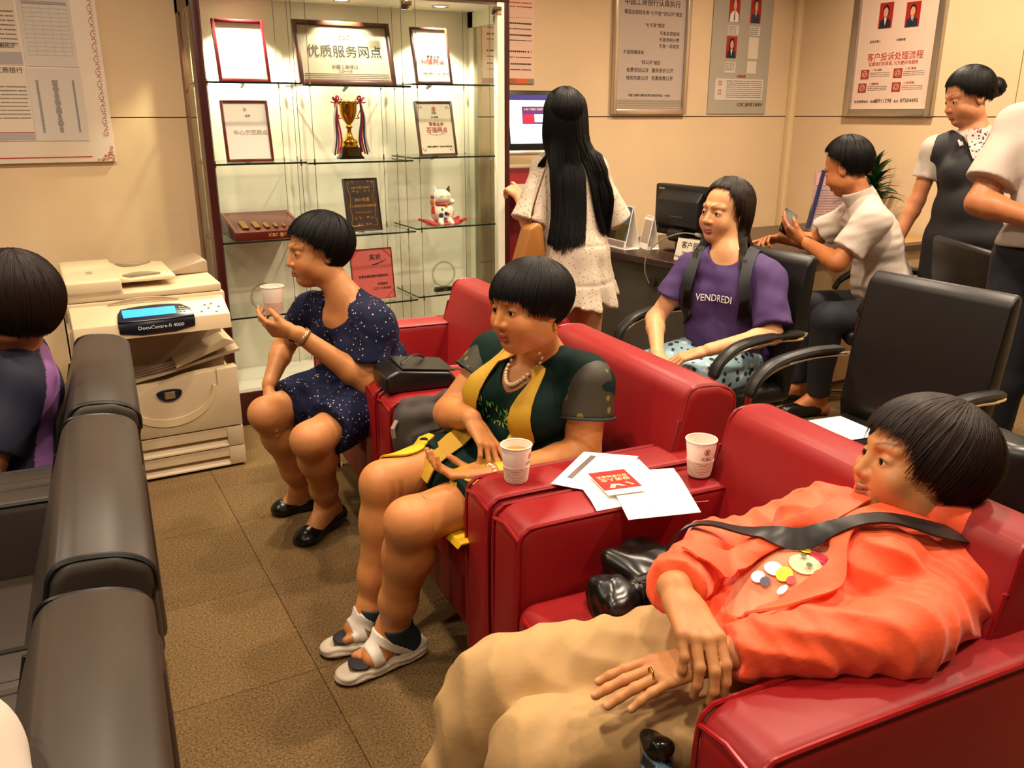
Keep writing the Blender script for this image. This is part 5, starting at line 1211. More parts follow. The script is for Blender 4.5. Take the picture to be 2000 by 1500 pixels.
# ring, necklace
f_ = nrm(V3(-.93, .28, -.10)); b = B(); q = Vector(f_).to_track_quat('Z', 'Y').to_matrix().to_4x4(); w_ = J['wrL']+f_*.02; n_ = nrm(V3(-.1, 0, -1)-f_*(V3(-.1, 0, -1)@f_)); t_ = -np.cross(f_, n_)
c_ = w_+t_*-.0105+f_*.107-n_*.002; b.lathe([(.0098, -.0018), (.0108, -.0018), (.0108, .0018), (.0098, .0018)], n=16, M=Matrix.Translation(Vector(c_)) @ q); O.fix(b.out('ring', M_gold, O.root, smooth=True))
qq = push(O.b, [N+up*.018+rt*.062*math.sin(a)+fw*(.062*math.cos(a)+.01)-up*.045*max(0, math.cos(a))**2 for a in np.linspace(-1.5, 1.5, 15)], .0015); b = B(); b.tube([Vector(x) for x in qq], .0011, 5); b.sph(Vector(qq[7]), .0038, 8); O.fix(b.out('thin_necklace', M_gold, O.root))

# ================= long locks helper
def locks(F, name, m, starts, w=.0016, n=8):
    return F.fix(strands(name, F.root, m, starts, w))
# ================= woman in purple
J = dict(head=(2.29, 2.47, 1.090), neck=(2.27, 2.41, .945), shL=(2.325, 2.255, .870), shR=(2.19, 2.515, .880), elL=(2.27, 2.155, .690), wrL=(2.02, 2.205, .655), elR=(2.05, 2.555, .690), wrR=(1.93, 2.38, .610), hip=(2.30, 2.42, .53), kL=(1.90, 2.26, .50), kR=(1.87, 2.48, .50), anL=(1.92, 2.26, .09), anR=(1.90, 2.50, .09))
hf = facing(J['head'], 40, 3, -2)
P_ = Fig('long-haired woman in purple T-shirt seated in black office chair', J, hf, w=1.0, d=1.0, hs=1.0, fat=.98, skin='#cc9668', bust=.9)
P_.torso(P_.b); P_.leg(P_.b, 'L', .08, .052); P_.leg(P_.b, 'R', .08, .052); P_.arm(P_.b, 'L', .042, .034, .023); P_.arm(P_.b, 'R', .042, .034, .023)
foot(P_.b, J['anL'], V3(1.78, 2.24, .03)); foot(P_.b, J['anR'], V3(1.76, 2.50, .03))
P_.hand(P_.b, 'L', nrm(V3(-.7, .5, -.3)), nrm(V3(0, .2, -1)), ts=-1, curl=(.3, .3, .35, .4), sc=.92); P_.hand(P_.b, 'R', nrm(V3(-.3, -.8, -.35)), nrm(V3(0, 0, -1)), ts=1, curl=(.3, .3, .35, .4), sc=.92)
P_.body(lip='#a85a50', look=(.15, 1, 0))
P_.hair(M_hairbr, rad=(.084, .104, .096), off=(0, -.020, .036), crown=(.02, -.10, 1), endf=lambda az: .98+1.25*(lambda t: t*t*(3-2*t))(min(1, max(0, (abs(az-.12)-.35)/.95)))+.02*math.sin(az*19), n=1400, jit=.006, w=.0017)
FR = np.stack([P_.rt, P_.fw, P_.up], 1); N, H, rt, up, fw = J['neck'], J['hip'], P_.rt, P_.up, P_.fw
D = SDF(); P_.torso(D, .014, belly=1.05); D.ell(H+up*.0, (.175, .135, .10), FR, .03)
D.flat(J['shL']+up*.004, lerp(J['shL'], J['elL'], .86), .058, .070, .025); D.flat(J['shR']+up*.004, lerp(J['shR'], J['elR'], .60), .056, .066, .025)
D.ell(N+fw*.030+up*.030, (.070, .085, .062), FR, .004, 's'); D.cap(N+up*.03, J['head'], .075, .06, .006, 's'); D0 = D.copy(); D.disp(lambda p: wr(p, 34, .0045, 61)+wr(p, 75, .002, 62))
P_.add('tee_shirt', D.mesh('tee', .006), mat('purple_cloth', '#3c2358', .8, bump=(200, .2, .0006)))
lt = text('VENDREDI', .036, mat('print_white', '#e6dcd8', .6), P_.root, (0, 0, 0), ext=.0004, sx=.82)
me = lt.data; co = np.array([v.co[:] for v in me.vertices]); C0 = lerp(N, H, .33)
Q = cast(D0, C0-np.outer(co[:, 0], rt)+np.outer(co[:, 1], up)+fw*.3, -fw)+fw*(.009+co[:, 2:3]); 
for v, q in zip(me.vertices, Q): v.co = Vector(q)
P_.fix(lt)
for m in (-1, 1):   # backpack straps
    c = lambda t, u: lerp(N, H, t)+rt*m*u+fw*.35
    P_.fix(band('backpack_strap', P_.root, mat('strap_navy', '#10131c', .7), D0, [N+rt*m*.105-fw*.10-up*.06, N+rt*m*.100+up*.045, lerp(N, H, .12)+rt*m*.105+fw*.12, lerp(N, H, .35)+rt*m*.118+fw*.13, lerp(N, H, .62)+rt*m*.150+fw*.06], rt*m, .020, .006, .006, tens=4))
K = SDF(); K.ell(H-up*.02, (.155, .13, .09), None, .0)
for k_, m in ((J['kL'], -1), (J['kR'], 1)): K.flat(H+rt*m*.08, lerp(H+rt*m*.08, k_, .8), .10, .08, .03)
P_.add('shorts', K.mesh('shorts', .007), mat('pale_blue_print', '#8fb0bc', .7, vor=[(30, .30, '#1c2430', 0), (22, .22, '#d8e0e0', 3)]))
hd = J['head']; R = hf; rs = np.random.RandomState(5); paths = []
def hp(x, y, z): return hd+R@np.array([x, y, z])
for i in range(900):
    sg = -1 if i % 2 else 1; u = rs.rand(); d_ = rs.rand(); az = 1.25+1.9*u     # azimuth from the face round to the back
    sx, sy = sg*math.sin(az), math.cos(az); front = max(0, 1-u*2.2)
    a = hp(sx*.03+.015, -.03+.02*sy, .134-.004*d_); b_ = hp(sx*.080, .098*sy-.018, .08); c_ = hp(sx*(.090+.006*d_), .102*sy-.016, .0); e_ = hp(sx*.088, .088*sy-.022, -.075)
    if front > .35: t1 = N+rt*sg*(.085+.03*rs.rand())+fw*(.095+.012*d_)-up*(.06); t2 = N+rt*sg*(.085+.05*rs.rand())+fw*(.118+.01*d_)-up*(.15+.04*rs.rand()+.03*(sg < 0))
    else: t1 = hp(sx*.10, .095*sy-.045, -.15)+fw*-.02; t2 = hp(sx*.105, .09*sy-.06, -.28-.06*rs.rand())+fw*-.03
    paths.append([np.array(q) for q in smoothpath([a, b_, c_, e_, t1, t2], 3)])
pp_ = np.array(paths); PB = D0.copy(); PB.ops = PB.ops+P_.b.ops; lay = rs.rand(len(pp_), 1)*.008+.004; q_ = pp_[:, 10:]; dd = np.broadcast_to(lay, q_.shape[:2]); g_ = push(D0, q_.reshape(-1, 3), dd.reshape(-1), False, 4); pp_[:, 10:] = g_.reshape(q_.shape)
locks(P_, 'long_hair', M_hairbr, pp_, .0024)

# ================= man at the desk
J = dict(head=(3.405, 2.87, 1.20), neck=(3.44, 2.79, 1.055), shL=(3.335, 2.635, .985), shR=(3.54, 2.90, .985), elL=(3.215, 2.70, .795), wrL=(3.30, 2.975, .845), elR=(3.50, 3.12, .82), wrR=(3.32, 3.16, .845), hip=(3.62, 2.66, .52), kL=(3.24, 2.74, .52), kR=(3.36, 3.02, .52), anL=(3.30, 2.80, .10), anR=(3.36, 2.98, .10))
hf = facing(J['head'], 112, -24, 0)
Mn = Fig('man in white short-sleeved shirt bending over his phone at desk', J, hf, w=1.08, d=1.05, hs=1.06, fat=1.0, skin='#b06c40', bust=0)
Mn.torso(Mn.b, sh=.058); Mn.leg(Mn.b, 'L', .088); Mn.leg(Mn.b, 'R', .088); Mn.arm(Mn.b, 'L', .05, .042, .028); Mn.arm(Mn.b, 'R', .05, .042, .028)
Mn.hand(Mn.b, 'L', nrm(V3(-.25, .75, .45)), nrm(V3(.45, .35, .6)), ts=-1, curl=(.35, .4, .45, .5), sc=1.05); Mn.hand(Mn.b, 'R', nrm(V3(-.95, .05, .0)), nrm(V3(0, -.4, -.9)), ts=-1, curl=(.1, .7, .8, .9), sc=1.0)
foot(Mn.b, J['anL'], V3(3.10, 2.86, .03)); foot(Mn.b, J['anR'], V3(3.14, 3.04, .03))
Mn.body(lip='#9a5844', brow='#15100c')
Mn.hair(M_hair, rad=(.090, .108, .102), off=(0, -.016, .034), crown=(0, -.35, .93), endf=bob(1.10, 1.42, 2.12, 1.0, 1.7, .06, 15), n=1500, jit=.010, w=.0018)
FR = np.stack([Mn.rt, Mn.fw, Mn.up], 1); N, H, rt, up, fw = J['neck'], J['hip'], Mn.rt, Mn.up, Mn.fw
D = SDF(); Mn.torso(D, .016, belly=1.05, sh=.060); D.ell(H+up*.02, (.185, .15, .12), FR, .03)
D.flat(J['shL']+up*.004, lerp(J['shL'], J['elL'], .72), .068, .078, .03); D.flat(J['shR']+up*.004, lerp(J['shR'], J['elR'], .62), .068, .076, .03)
D.cap(N, J['head'], .062, .062, .006, 's'); D.disp(lambda p: wr(p, 28, .006, 71)+wr(p, 60, .003, 72))
M_ws = mat('white_shirt', '#b6a89c', .8, bump=(40, .3, .004)); Mn.add('shirt', D.mesh('shirt', .0065), M_ws)
S = SDF(); S.cap(N-hf[:, 2]*0+up*.010, N+up*.048+fw*.008, .074, .070); S.cap(N-up*.05, N+up*.2, .060, .060, .003, 's'); S.cut(N+up*.060, up); S.cut(N-up*.012, -up); Mn.add('collar', S.mesh('collar', .004), M_ws)
K = SDF(); K.ell(H-up*.03, (.17, .14, .11), None, .0)
for k_, a_, m in ((J['kL'], J['anL'], -1), (J['kR'], J['anR'], 1)): K.cap(H+rt*m*.085, k_, .102, .075, .03); K.flat(k_, lerp(k_, a_, .95), .076, .060, .02)
K.disp(lambda p: wr(p, 25, .004, 75)); Mn.add('trousers', K.mesh('tr', .008), mat('navy_trousers', '#10121c', .8))
for a_ in (J['anL'], J['anR']): S = SDF(); S.cap(V3(a_[0]+.03, a_[1], .045), V3(a_[0]-.17, a_[1]+.04, .035), .042, .038); S.cut((0, 0, .003), (0, 0, -1)); Mn.add('shoe', S.mesh('shoe', .005), M_shoe)
wv = nrm(J['wrL']-J['elL']); b = B(); b.lathe([(.030, -.006), (.034, -.006), (.034, .006), (.030, .006)], n=20, M=Matrix.Translation(Vector(J['wrL'])) @ Vector(wv).to_track_quat('Z', 'Y').to_matrix().to_4x4()); Mn.fix(b.out('watch', M_gold, Mn.root))
ph = thing('smartphone', 'black smartphone held in the hand of man in white shirt', 'phone', (3.315, 3.115, .925)); ph.rotation_euler = (math.radians(52), math.radians(32), math.radians(-25))
B().box(-.038, .038, -.075, .075, -.004, .004, bev=.003).out('case', M_black, ph); B().box(-.035, .035, -.070, .070, .004, .0046).out('display', mat('dark_display', '#050507', .08), ph, smooth=None)

# ================= staff woman
J = dict(head=(3.72, 2.52, 1.515), neck=(3.75, 2.47, 1.365), shL=(3.835, 2.335, 1.285), shR=(3.66, 2.595, 1.290), elL=(3.87, 2.26, 1.05), wrL=(3.80, 2.20, .86), elR=(3.615, 2.625, 1.065), wrR=(3.565, 2.66, .875), hip=(3.72, 2.43, .90), kL=(3.74, 2.36, .48), kR=(3.68, 2.52, .48), anL=(3.76, 2.34, .09), anR=(3.70, 2.54, .09))
hf = facing(J['head'], 60, -16, 2)
S_ = Fig('bank clerk in white blouse and dark waistcoat standing and looking down', J, hf, w=.95, d=.95, hs=1.0, fat=1.0, skin='#c08058', bust=.9)
S_.torso(S_.b); S_.leg(S_.b, 'L', .082); S_.leg(S_.b, 'R', .082); S_.arm(S_.b, 'L', .042, .034, .023); S_.arm(S_.b, 'R', .042, .034, .023)
S_.hand(S_.b, 'R', nrm(V3(-.25, .15, -.95)), nrm(V3(.9, -.2, 0)), ts=1, sc=.92); S_.hand(S_.b, 'L', nrm(V3(-.3, -.2, -.9)), nrm(V3(-.8, .5, 0)), ts=1, sc=.92)
S_.body(lip='#a04a48')
S_.hair(M_hair, rad=(.088, .106, .100), off=(0, -.016, .034), crown=(.0, -.30, .95), endf=bob(1.42, 1.80, 1.95, .80, 1.4, .03, 13), n=1400, jit=.006, w=.0018)
b = B(); bc = J['head']+hf@V3(0, -.125, .012); b.sph(Vector(bc), (.045, .045, .042), 18); 
for v in b.bm.verts: v.co += (v.co-Vector(bc)).normalized()*.004*math.sin(v.co.z*300+v.co.x*200)
bn = S_.fix(b.out('hair_bun', M_hair, S_.root, smooth=True)); b = B(); b.tube([Vector(bc+hf@V3(.036*math.cos(a), .022+.006*math.sin(3*a), .036*math.sin(a))) for a in np.linspace(0, 2*PI, 19)[:-1]], .010, 8, closed=True); S_.fix(b.out('hair_tie', mat('scrunchie', '#4a0e16', .6), S_.root))
FR = np.stack([S_.rt, S_.fw, S_.up], 1); N, H, rt, up, fw = J['neck'], J['hip'], S_.rt, S_.up, S_.fw
D = SDF(); S_.torso(D, .009); [D.flat(J['sh'+q]+up*.004, lerp(J['sh'+q], J['el'+q], .56), .056, .060, .025) for q in 'LR']
D.ell(N+fw*.06-up*.02, (.045, .05, .05), FR, .006, 's'); D.cap(N, J['head'], .055, .055, .006, 's'); D.disp(lambda p: wr(p, 34, .003, 81)); S_.add('blouse', D.mesh('blouse', .006), M_ws)
D = SDF(); S_.torso(D, .016, belly=1.02); D.ell(H+up*.0, (.148, .115, .09), FR, .03)
D.cap(N+fw*.10+up*.05, lerp(N, H, .26)+fw*.12, .085, .010, .004, 's'); D.cap(N, J['head'], .085, .085, .01, 's')
for q, m in (('L', -1), ('R', 1)): D.ell(J['sh'+q]+rt*m*.045+up*.01, (.052, .09, .085), FR, .01, 's')
D0 = D.copy(); D.disp(lambda p: wr(p, 26, .003, 85)); M_vest = mat('waistcoat', '#0e0c10', .75); S_.add('waistcoat', D.mesh('vest', .006), M_vest)
for m in (-1, 1):    # collar wings
    c = lambda t, u: lerp(N, H, t)+rt*m*u+fw*.3
    S_.fix(ribbon('collar', S_.root, M_ws, D0, [(c(-.10, .040), c(-.10, .062)), (c(.02, .030), c(.03, .085)), (c(.12, .050), c(.14, .060))], -fw, .008, .004))
c = lambda t, u: lerp(N, H, t)+rt*u+fw*.3
S_.fix(ribbon('scarf', S_.root, mat('dotted_scarf', '#cbb6b0', .6, vor=[(70, .33, '#2a1a24', 0), (52, .2, '#b85a40', 2)]), S_.b, [(c(-.02, -.034), c(-.02, .034)), (c(.08, -.034), c(.08, .034)), (c(.18, -.020), c(.18, .020)), (c(.27, -.006), c(.27, .006))], -fw, .020, .006))
q = cast(D0, [lerp(N, H, .30)-rt*.085+fw*.3], -fw)[0]+fw*.004; o = B().box(-.024, .024, -.008, .008, 0, .003, bev=.001).out('name_tag', mat('tag_cream', '#dcc8b4', .4), S_.root); o.matrix_basis = Matrix.Translation(Vector(q)+S_.off) @ Matrix(np.stack([-rt, up, fw], 1).tolist()).to_4x4()
K = SDF(); K.ell(H, (.15, .12, .10), FR, .0)
for k_, a_, m in ((J['kL'], J['anL'], -1), (J['kR'], J['anR'], 1)): K.cap(H+rt*m*.08, k_, .095, .075, .03); K.flat(k_, lerp(k_, a_, .96), .075, .068, .02)
S_.add('trousers', K.mesh('tr', .008), mat('trousers_black', '#0b0a0d', .8))
for a_ in (J['anL'], J['anR']): s = SDF(); s.cap(V3(a_[0]+.02, a_[1]+.03, .045), V3(a_[0]-.10, a_[1]-.07, .03), .038, .034); s.cut((0, 0, .003), (0, 0, -1)); S_.add('shoe', s.mesh('shoe', .005), M_shoe)

# ================= long-haired girl at the terminal
J = dict(head=(2.02, 3.19, 1.425), neck=(2.02, 3.165, 1.285), shL=(1.935, 3.20, 1.225), shR=(2.11, 3.095, 1.225), elL=(1.835, 3.17, 1.01), wrL=(1.90, 3.36, 1.10), elR=(2.215, 3.08, 1.00), wrR=(2.30, 3.27, 1.06), hip=(2.03, 3.10, .86), kL=(1.98, 3.12, .46), kR=(2.08, 3.06, .46), anL=(1.98, 3.13, .09), anR=(2.08, 3.05, .09))
hf = facing(J['head'], 172, -4, 0)
Gi = Fig('long-haired young woman in white eyelet dress using the touch-screen terminal', J, hf, w=.86, d=.82, hs=.98, fat=.95, skin='#c98f66', bust=.8)
Gi.torso(Gi.b); Gi.leg(Gi.b, 'L', .078); Gi.leg(Gi.b, 'R', .078); Gi.arm(Gi.b, 'L', .038, .032, .022); Gi.arm(Gi.b, 'R', .038, .032, .022)
Gi.hand(Gi.b, 'L', nrm(V3(.1, .95, .3)), nrm(V3(.2, .2, -1)), ts=-1, curl=(.1, .5, .6, .7), sc=.9); Gi.hand(Gi.b, 'R', nrm(V3(.1, .95, .2)), nrm(V3(0, .2, -1)), ts=1, curl=(.4, .5, .6, .7), sc=.9)
foot(Gi.b, J['anL'], V3(2.05, 3.27, .03)); foot(Gi.b, J['anR'], V3(2.15, 3.19, .03)); Gi.body()
Gi.hair(M_hair, rad=(.088, .106, .100), off=(0, -.018, .032), crown=(0, -.2, 1), endf=lambda az: 2.35 if abs(az) > .9 else 1.5, n=900, jit=.004)
FR = np.stack([Gi.rt, Gi.fw, Gi.up], 1); N, H, rt, up, fw = J['neck'], J['hip'], Gi.rt, Gi.up, Gi.fw
D = SDF(); Gi.torso(D, .010, sh=.042); D.flat(lerp(N, H, .35), H+V3(-.02, -.02, -.22), .105, .195, .05); D.flat(H, H+V3(.02, .03, -.16), .14, .20, .03)
for q in 'LR': D.flat(J['sh'+q]+up*.004, lerp(J['sh'+q], J['el'+q], .60), .055, .066, .025); D.flat(lerp(J['sh'+q], J['el'+q], .55), lerp(J['sh'+q], J['el'+q], 1.0), .064, .088, .01)
D.cap(N, J['head'], .055, .055, .006, 's')
def ruff(p):
    a = np.arctan2(p[..., 1]-H[1], p[..., 0]-H[0]); low = np.clip((H[2]+.02-p[..., 2])/.2, 0, 1)
    return low*(.012*np.sin(a*9+1)+.006*np.sin(a*17))+.004*np.exp(-((p[..., 2]-(H[2]-.10))/.006)**2)+.003*np.exp(-((p[..., 2]-(H[2]+.06))/.006)**2)+wr(p, 30, .003, 91)
D.disp(ruff); Gi.add('dress', D.mesh('dress', .0065), mat('eyelet_white', '#c0b09c', .8, vor=[(75, .23, '#8e7458', 0)], bump=(90, .3, .003)))
rs = np.random.RandomState(8); paths = []; bk = np.array([-.42, -.9, 0]); bk = bk/np.linalg.norm(bk); rr = np.array([.9, -.42, 0]); rr = rr/np.linalg.norm(rr); hd = J['head']; Z = V3(0, 0, 1)
for i in range(1500):
    u = rs.uniform(-1, 1); d_ = rs.rand(); c_ = math.sqrt(max(0, 1-u*u)); f = lambda r, b_, z: hd+rr*r+bk*b_+Z*z
    p = [f(u*.02, .02, .132), f(u*.078, .035+.055*c_, .085), f(u*.094, .035+.072*c_+.006*d_, .0), f(u*.100+.006, .03+.075*c_+.012*d_, -.09)]
    right = u > .35
    if right: k_ = (u-.35)/.65; p += [f(.075+.085*k_, .085+.03*d_, -.20), f(.10+.10*k_, .11+.03*d_, -.32), f(.12+.075*k_-.02*d_, .12, -.43-.05*rs.rand())]
    elif u < -.72: p += [f(-.078, .05, -.17), f(-.11, .0, -.28), f(-.16, -.03, -.38-.06*rs.rand())] if rs.rand() < .3 else [f(-.07, .11, -.2), f(-.06, .14, -.34), f(-.05+.02*rs.rand(), .14, -.46-.05*rs.rand())]
    else: k_ = (u+.72)/1.07; p += [f(-.068+.13*k_, .105+.03*d_, -.20), f(-.062+.13*k_, .135+.025*d_, -.34), f(-.040+.09*k_, .145+.02*d_, -.48-.08*rs.rand()*(1-abs(k_-.5)))]
    paths.append([np.array(q) for q in smoothpath(p, 3)])
pp_ = np.array(paths); lay = (rs.rand(len(pp_), 1)*.012+.004)*np.ones((1, pp_.shape[1]-8)); q_ = pp_[:, 8:]; pp_[:, 8:] = push(D, q_.reshape(-1, 3), lay.reshape(-1), False, 4).reshape(q_.shape)
locks(Gi, 'long_hair', M_hair, pp_, .0034)
tb = thing('tote_bag', 'tan shoulder bag hanging on left side of girl in white', 'bag', (1.80, 3.10, .75)); b = B(); b.prism([(-.10, .0), (.08, .0), (.045, .26), (.02, .27), (-.02, .25)], 'y', -.04, .04, bev=.02, seg=3); b.out('bag_body', mat('tan_leather', '#9a6428', .45), tb); b = B(); b.tube(smoothpath([(.0, 0, .25), (.03, .0, .36), (.08, .01, .48)], 5), .004, 6); b.out('strap', mat('tan_dark', '#5a3818', .5), tb)

# ================= woman at the far left
J = dict(head=(-.085, 2.60, .965), neck=(-.085, 2.66, .825), shL=(-.085, 2.545, .765), shR=(-.145, 2.84, .765), elL=(-.20, 2.48, .56), wrL=(-.42, 2.60, .55), elR=(-.25, 2.92, .56), wrR=(-.45, 2.80, .55), hip=(-.17, 2.68, .50), kL=(-.58, 2.58, .49), kR=(-.60, 2.80, .49), anL=(-.62, 2.58, .09), anR=(-.62, 2.80, .09))
hf = facing(J['head'], 118, -8, 0)
Lf = Fig('woman with dark bob and navy and lilac top at left edge', J, hf, w=1.05, d=1.0, hs=1.02, skin='#a8683c')
Lf.torso(Lf.b); Lf.leg(Lf.b, 'L'); Lf.leg(Lf.b, 'R'); Lf.arm(Lf.b, 'L'); Lf.arm(Lf.b, 'R'); Lf.hand(Lf.b, 'L', V3(-.9, .3, -.1), V3(0, 0, -1), ts=-1); Lf.hand(Lf.b, 'R', V3(-.9, -.3, -.1), V3(0, 0, -1), ts=1); foot(Lf.b, J['anL'], V3(-.78, 2.57, .03)); foot(Lf.b, J['anR'], V3(-.78, 2.80, .03)); Lf.body(vx=.008)
Lf.hair(M_hairbr, rad=(.100, .112, .118), off=(0, -.018, .018), crown=(0, -.2, 1), endf=bob(1.6, 2.30, 2.42, .9, 1.4, .02, 31), n=2200, jit=.008, w=.002)
FR = np.stack([Lf.rt, Lf.fw, Lf.up], 1); N, H, rt, up, fw = J['neck'], J['hip'], Lf.rt, Lf.up, Lf.fw
D = SDF(); Lf.torso(D, .014); [D.flat(J['sh'+q]+up*.004, lerp(J['sh'+q], J['el'+q], .8), .062, .068, .025) for q in 'LR']; D.ell(H, (.18, .14, .1), FR, .03); D.cap(N, J['head'], .058, .058, .006, 's'); D.disp(lambda p: wr(p, 30, .004, 101))
def lcol(P):
    C = np.tile(rgb('#10122a'), (len(P), 1)); q = (P-N)@FR; w = (q[:, 1] < -.030)*(q[:, 1] > -.085)*(np.abs(q[:, 0]) > .03); C[w] = rgb('#8a5a98'); return C
Lf.add('top', D.mesh('top', .006, color=lcol), mat('navy_lilac', '#ffffff', .75, attr=True))
K = SDF(); K.ell(H-up*.02, (.17, .14, .1), None, .0); [K.cap(H+rt*m*.085, k_, .10, .075, .03) or K.flat(k_, lerp(k_, a_, .9), .075, .06, .02) for k_, a_, m in ((J['kL'], J['anL'], -1), (J['kR'], J['anR'], 1))]; Lf.add('trousers', K.mesh('tr', .008), MATS['navy_trousers'])

# ================= man standing at the right edge (mostly out of frame)
J = dict(head=(3.13, 1.70, 1.68), neck=(3.10, 1.68, 1.53), shL=(3.03, 1.845, 1.405), shR=(3.19, 1.51, 1.405), elL=(2.875, 1.845, 1.155), wrL=(2.86, 1.63, 1.12), elR=(3.22, 1.44, 1.13), wrR=(3.0, 1.42, 1.10), hip=(3.045, 1.655, .97), kL=(3.0, 1.74, .52), kR=(3.05, 1.55, .52), anL=(3.0, 1.76, .09), anR=(3.06, 1.52, .09))
hf = facing(J['head'], 150, -5, 0)
Wm = Fig('person in white short-sleeved shirt and dark trousers standing at right edge', J, hf, w=1.08, d=1.05, hs=1.05, skin='#a8693e', bust=0)
Wm.torso(Wm.b, sh=.058); Wm.leg(Wm.b, 'L', .09); Wm.leg(Wm.b, 'R', .09); Wm.arm(Wm.b, 'L', .052, .044, .030); Wm.arm(Wm.b, 'R', .05, .042, .028); Wm.hand(Wm.b, 'L', V3(.3, -.9, 0), V3(0, 0, -1), ts=1); Wm.hand(Wm.b, 'R', V3(-.6, .7, 0), V3(0, 0, -1), ts=1); Wm.body(vx=.008)
Wm.hair(M_hair, rad=(.090, .108, .102), off=(0, -.016, .034), crown=(0, -.3, .95), endf=bob(1.1, 1.45, 2.1, 1.0, 1.7), n=700)
FR = np.stack([Wm.rt, Wm.fw, Wm.up], 1); N, H, rt, up, fw = J['neck'], J['hip'], Wm.rt, Wm.up, Wm.fw
D = SDF(); Wm.torso(D, .018, sh=.060, belly=1.1); D.ell(H+up*.06, (.185, .15, .12), FR, .03); [D.flat(J['sh'+q]+up*.004, lerp(J['sh'+q], J['el'+q], .74), .070, .084, .03) for q in 'LR']; D.cap(N, J['head'], .06, .06, .006, 's'); D.disp(lambda p: wr(p, 26, .005, 111)); D.cut(H+up*.035, -up, .01); Wm.add('shirt', D.mesh('shirt', .007), M_ws)
K = SDF(); K.ell(H, (.17, .135, .10), FR, .0)
for k_, a_, m in ((J['kL'], J['anL'], -1), (J['kR'], J['anR'], 1)): K.cap(H+rt*m*.085, k_, .105, .085, .03); K.flat(k_, lerp(k_, a_, .96), .085, .07, .02)
Wm.add('trousers', K.mesh('tr', .008), MATS['navy_trousers'])
for a_ in (J['anL'], J['anR']): s = SDF(); s.cap(V3(a_[0], a_[1]-.03, .045), V3(a_[0]+.06, a_[1]+.16, .035), .042, .038); s.cut((0, 0, .003), (0, 0, -1)); Wm.add('shoe', s.mesh('shoe', .005), M_shoe)

# ================= person at the bottom left corner (only a white sleeve in view)
J = dict(head=(-.22, .82, 1.05), neck=(-.19, .83, .90), shL=(-.20, .67, .82), shR=(-.172, .955, .785), elL=(-.26, .60, .60), wrL=(-.48, .70, .56), elR=(-.19, 1.03, .60), wrR=(-.42, 1.00, .56), hip=(-.25, .85, .52), kL=(-.68, .78, .50), kR=(-.68, .98, .50), anL=(-.70, .78, .09), anR=(-.70, .98, .09))
hf = facing(J['head'], 100, 0, 0); hf = frame((-1, .1, 0), (0, 0, 1))
Bl = Fig('person in white shirt, only the sleeve showing at bottom left corner', J, hf, w=1.0, skin='#b0744a', bust=0)
Bl.torso(Bl.b); Bl.leg(Bl.b, 'L'); Bl.leg(Bl.b, 'R'); Bl.arm(Bl.b, 'L'); Bl.arm(Bl.b, 'R'); Bl.hand(Bl.b, 'L', V3(-1, 0, 0), V3(0, 0, -1), ts=-1); Bl.hand(Bl.b, 'R', V3(-1, 0, 0), V3(0, 0, -1), ts=1); Bl.body(vx=.008)
Bl.hair(M_hair, rad=(.090, .108, .102), off=(0, -.016, .034), crown=(0, -.3, .95), endf=bob(1.1, 1.45, 2.1, 1.0, 1.7), n=500)
D = SDF(); Bl.torso(D, .016); D.flat(J['shL'], lerp(J['shL'], J['elL'], .7), .066, .07, .03); D.cap(J['shR'], J['elR'], .066, .064, .03); D.flat(J['elR'], lerp(J['elR'], J['wrR'], .3), .064, .06, .02); D.cap(N*0+J['neck'], J['head'], .06, .06, .006, 's'); D.disp(lambda p: wr(p, 26, .004, 121)); Bl.add('shirt', D.mesh('shirt', .007), mat('white_shirt_bright', '#d0c6ba', .7))
K = SDF(); K.ell(J['hip'], (.15, .13, .09), None, .0); [K.cap(J['hip']+Bl.rt*m*.085, k_, .10, .075, .03) or K.flat(k_, lerp(k_, a_, .9), .075, .06, .02) for k_, a_, m in ((J['kL'], J['anL'], -1), (J['kR'], J['anR'], 1))]; Bl.add('trousers', K.mesh('tr', .009), MATS['navy_trousers'])
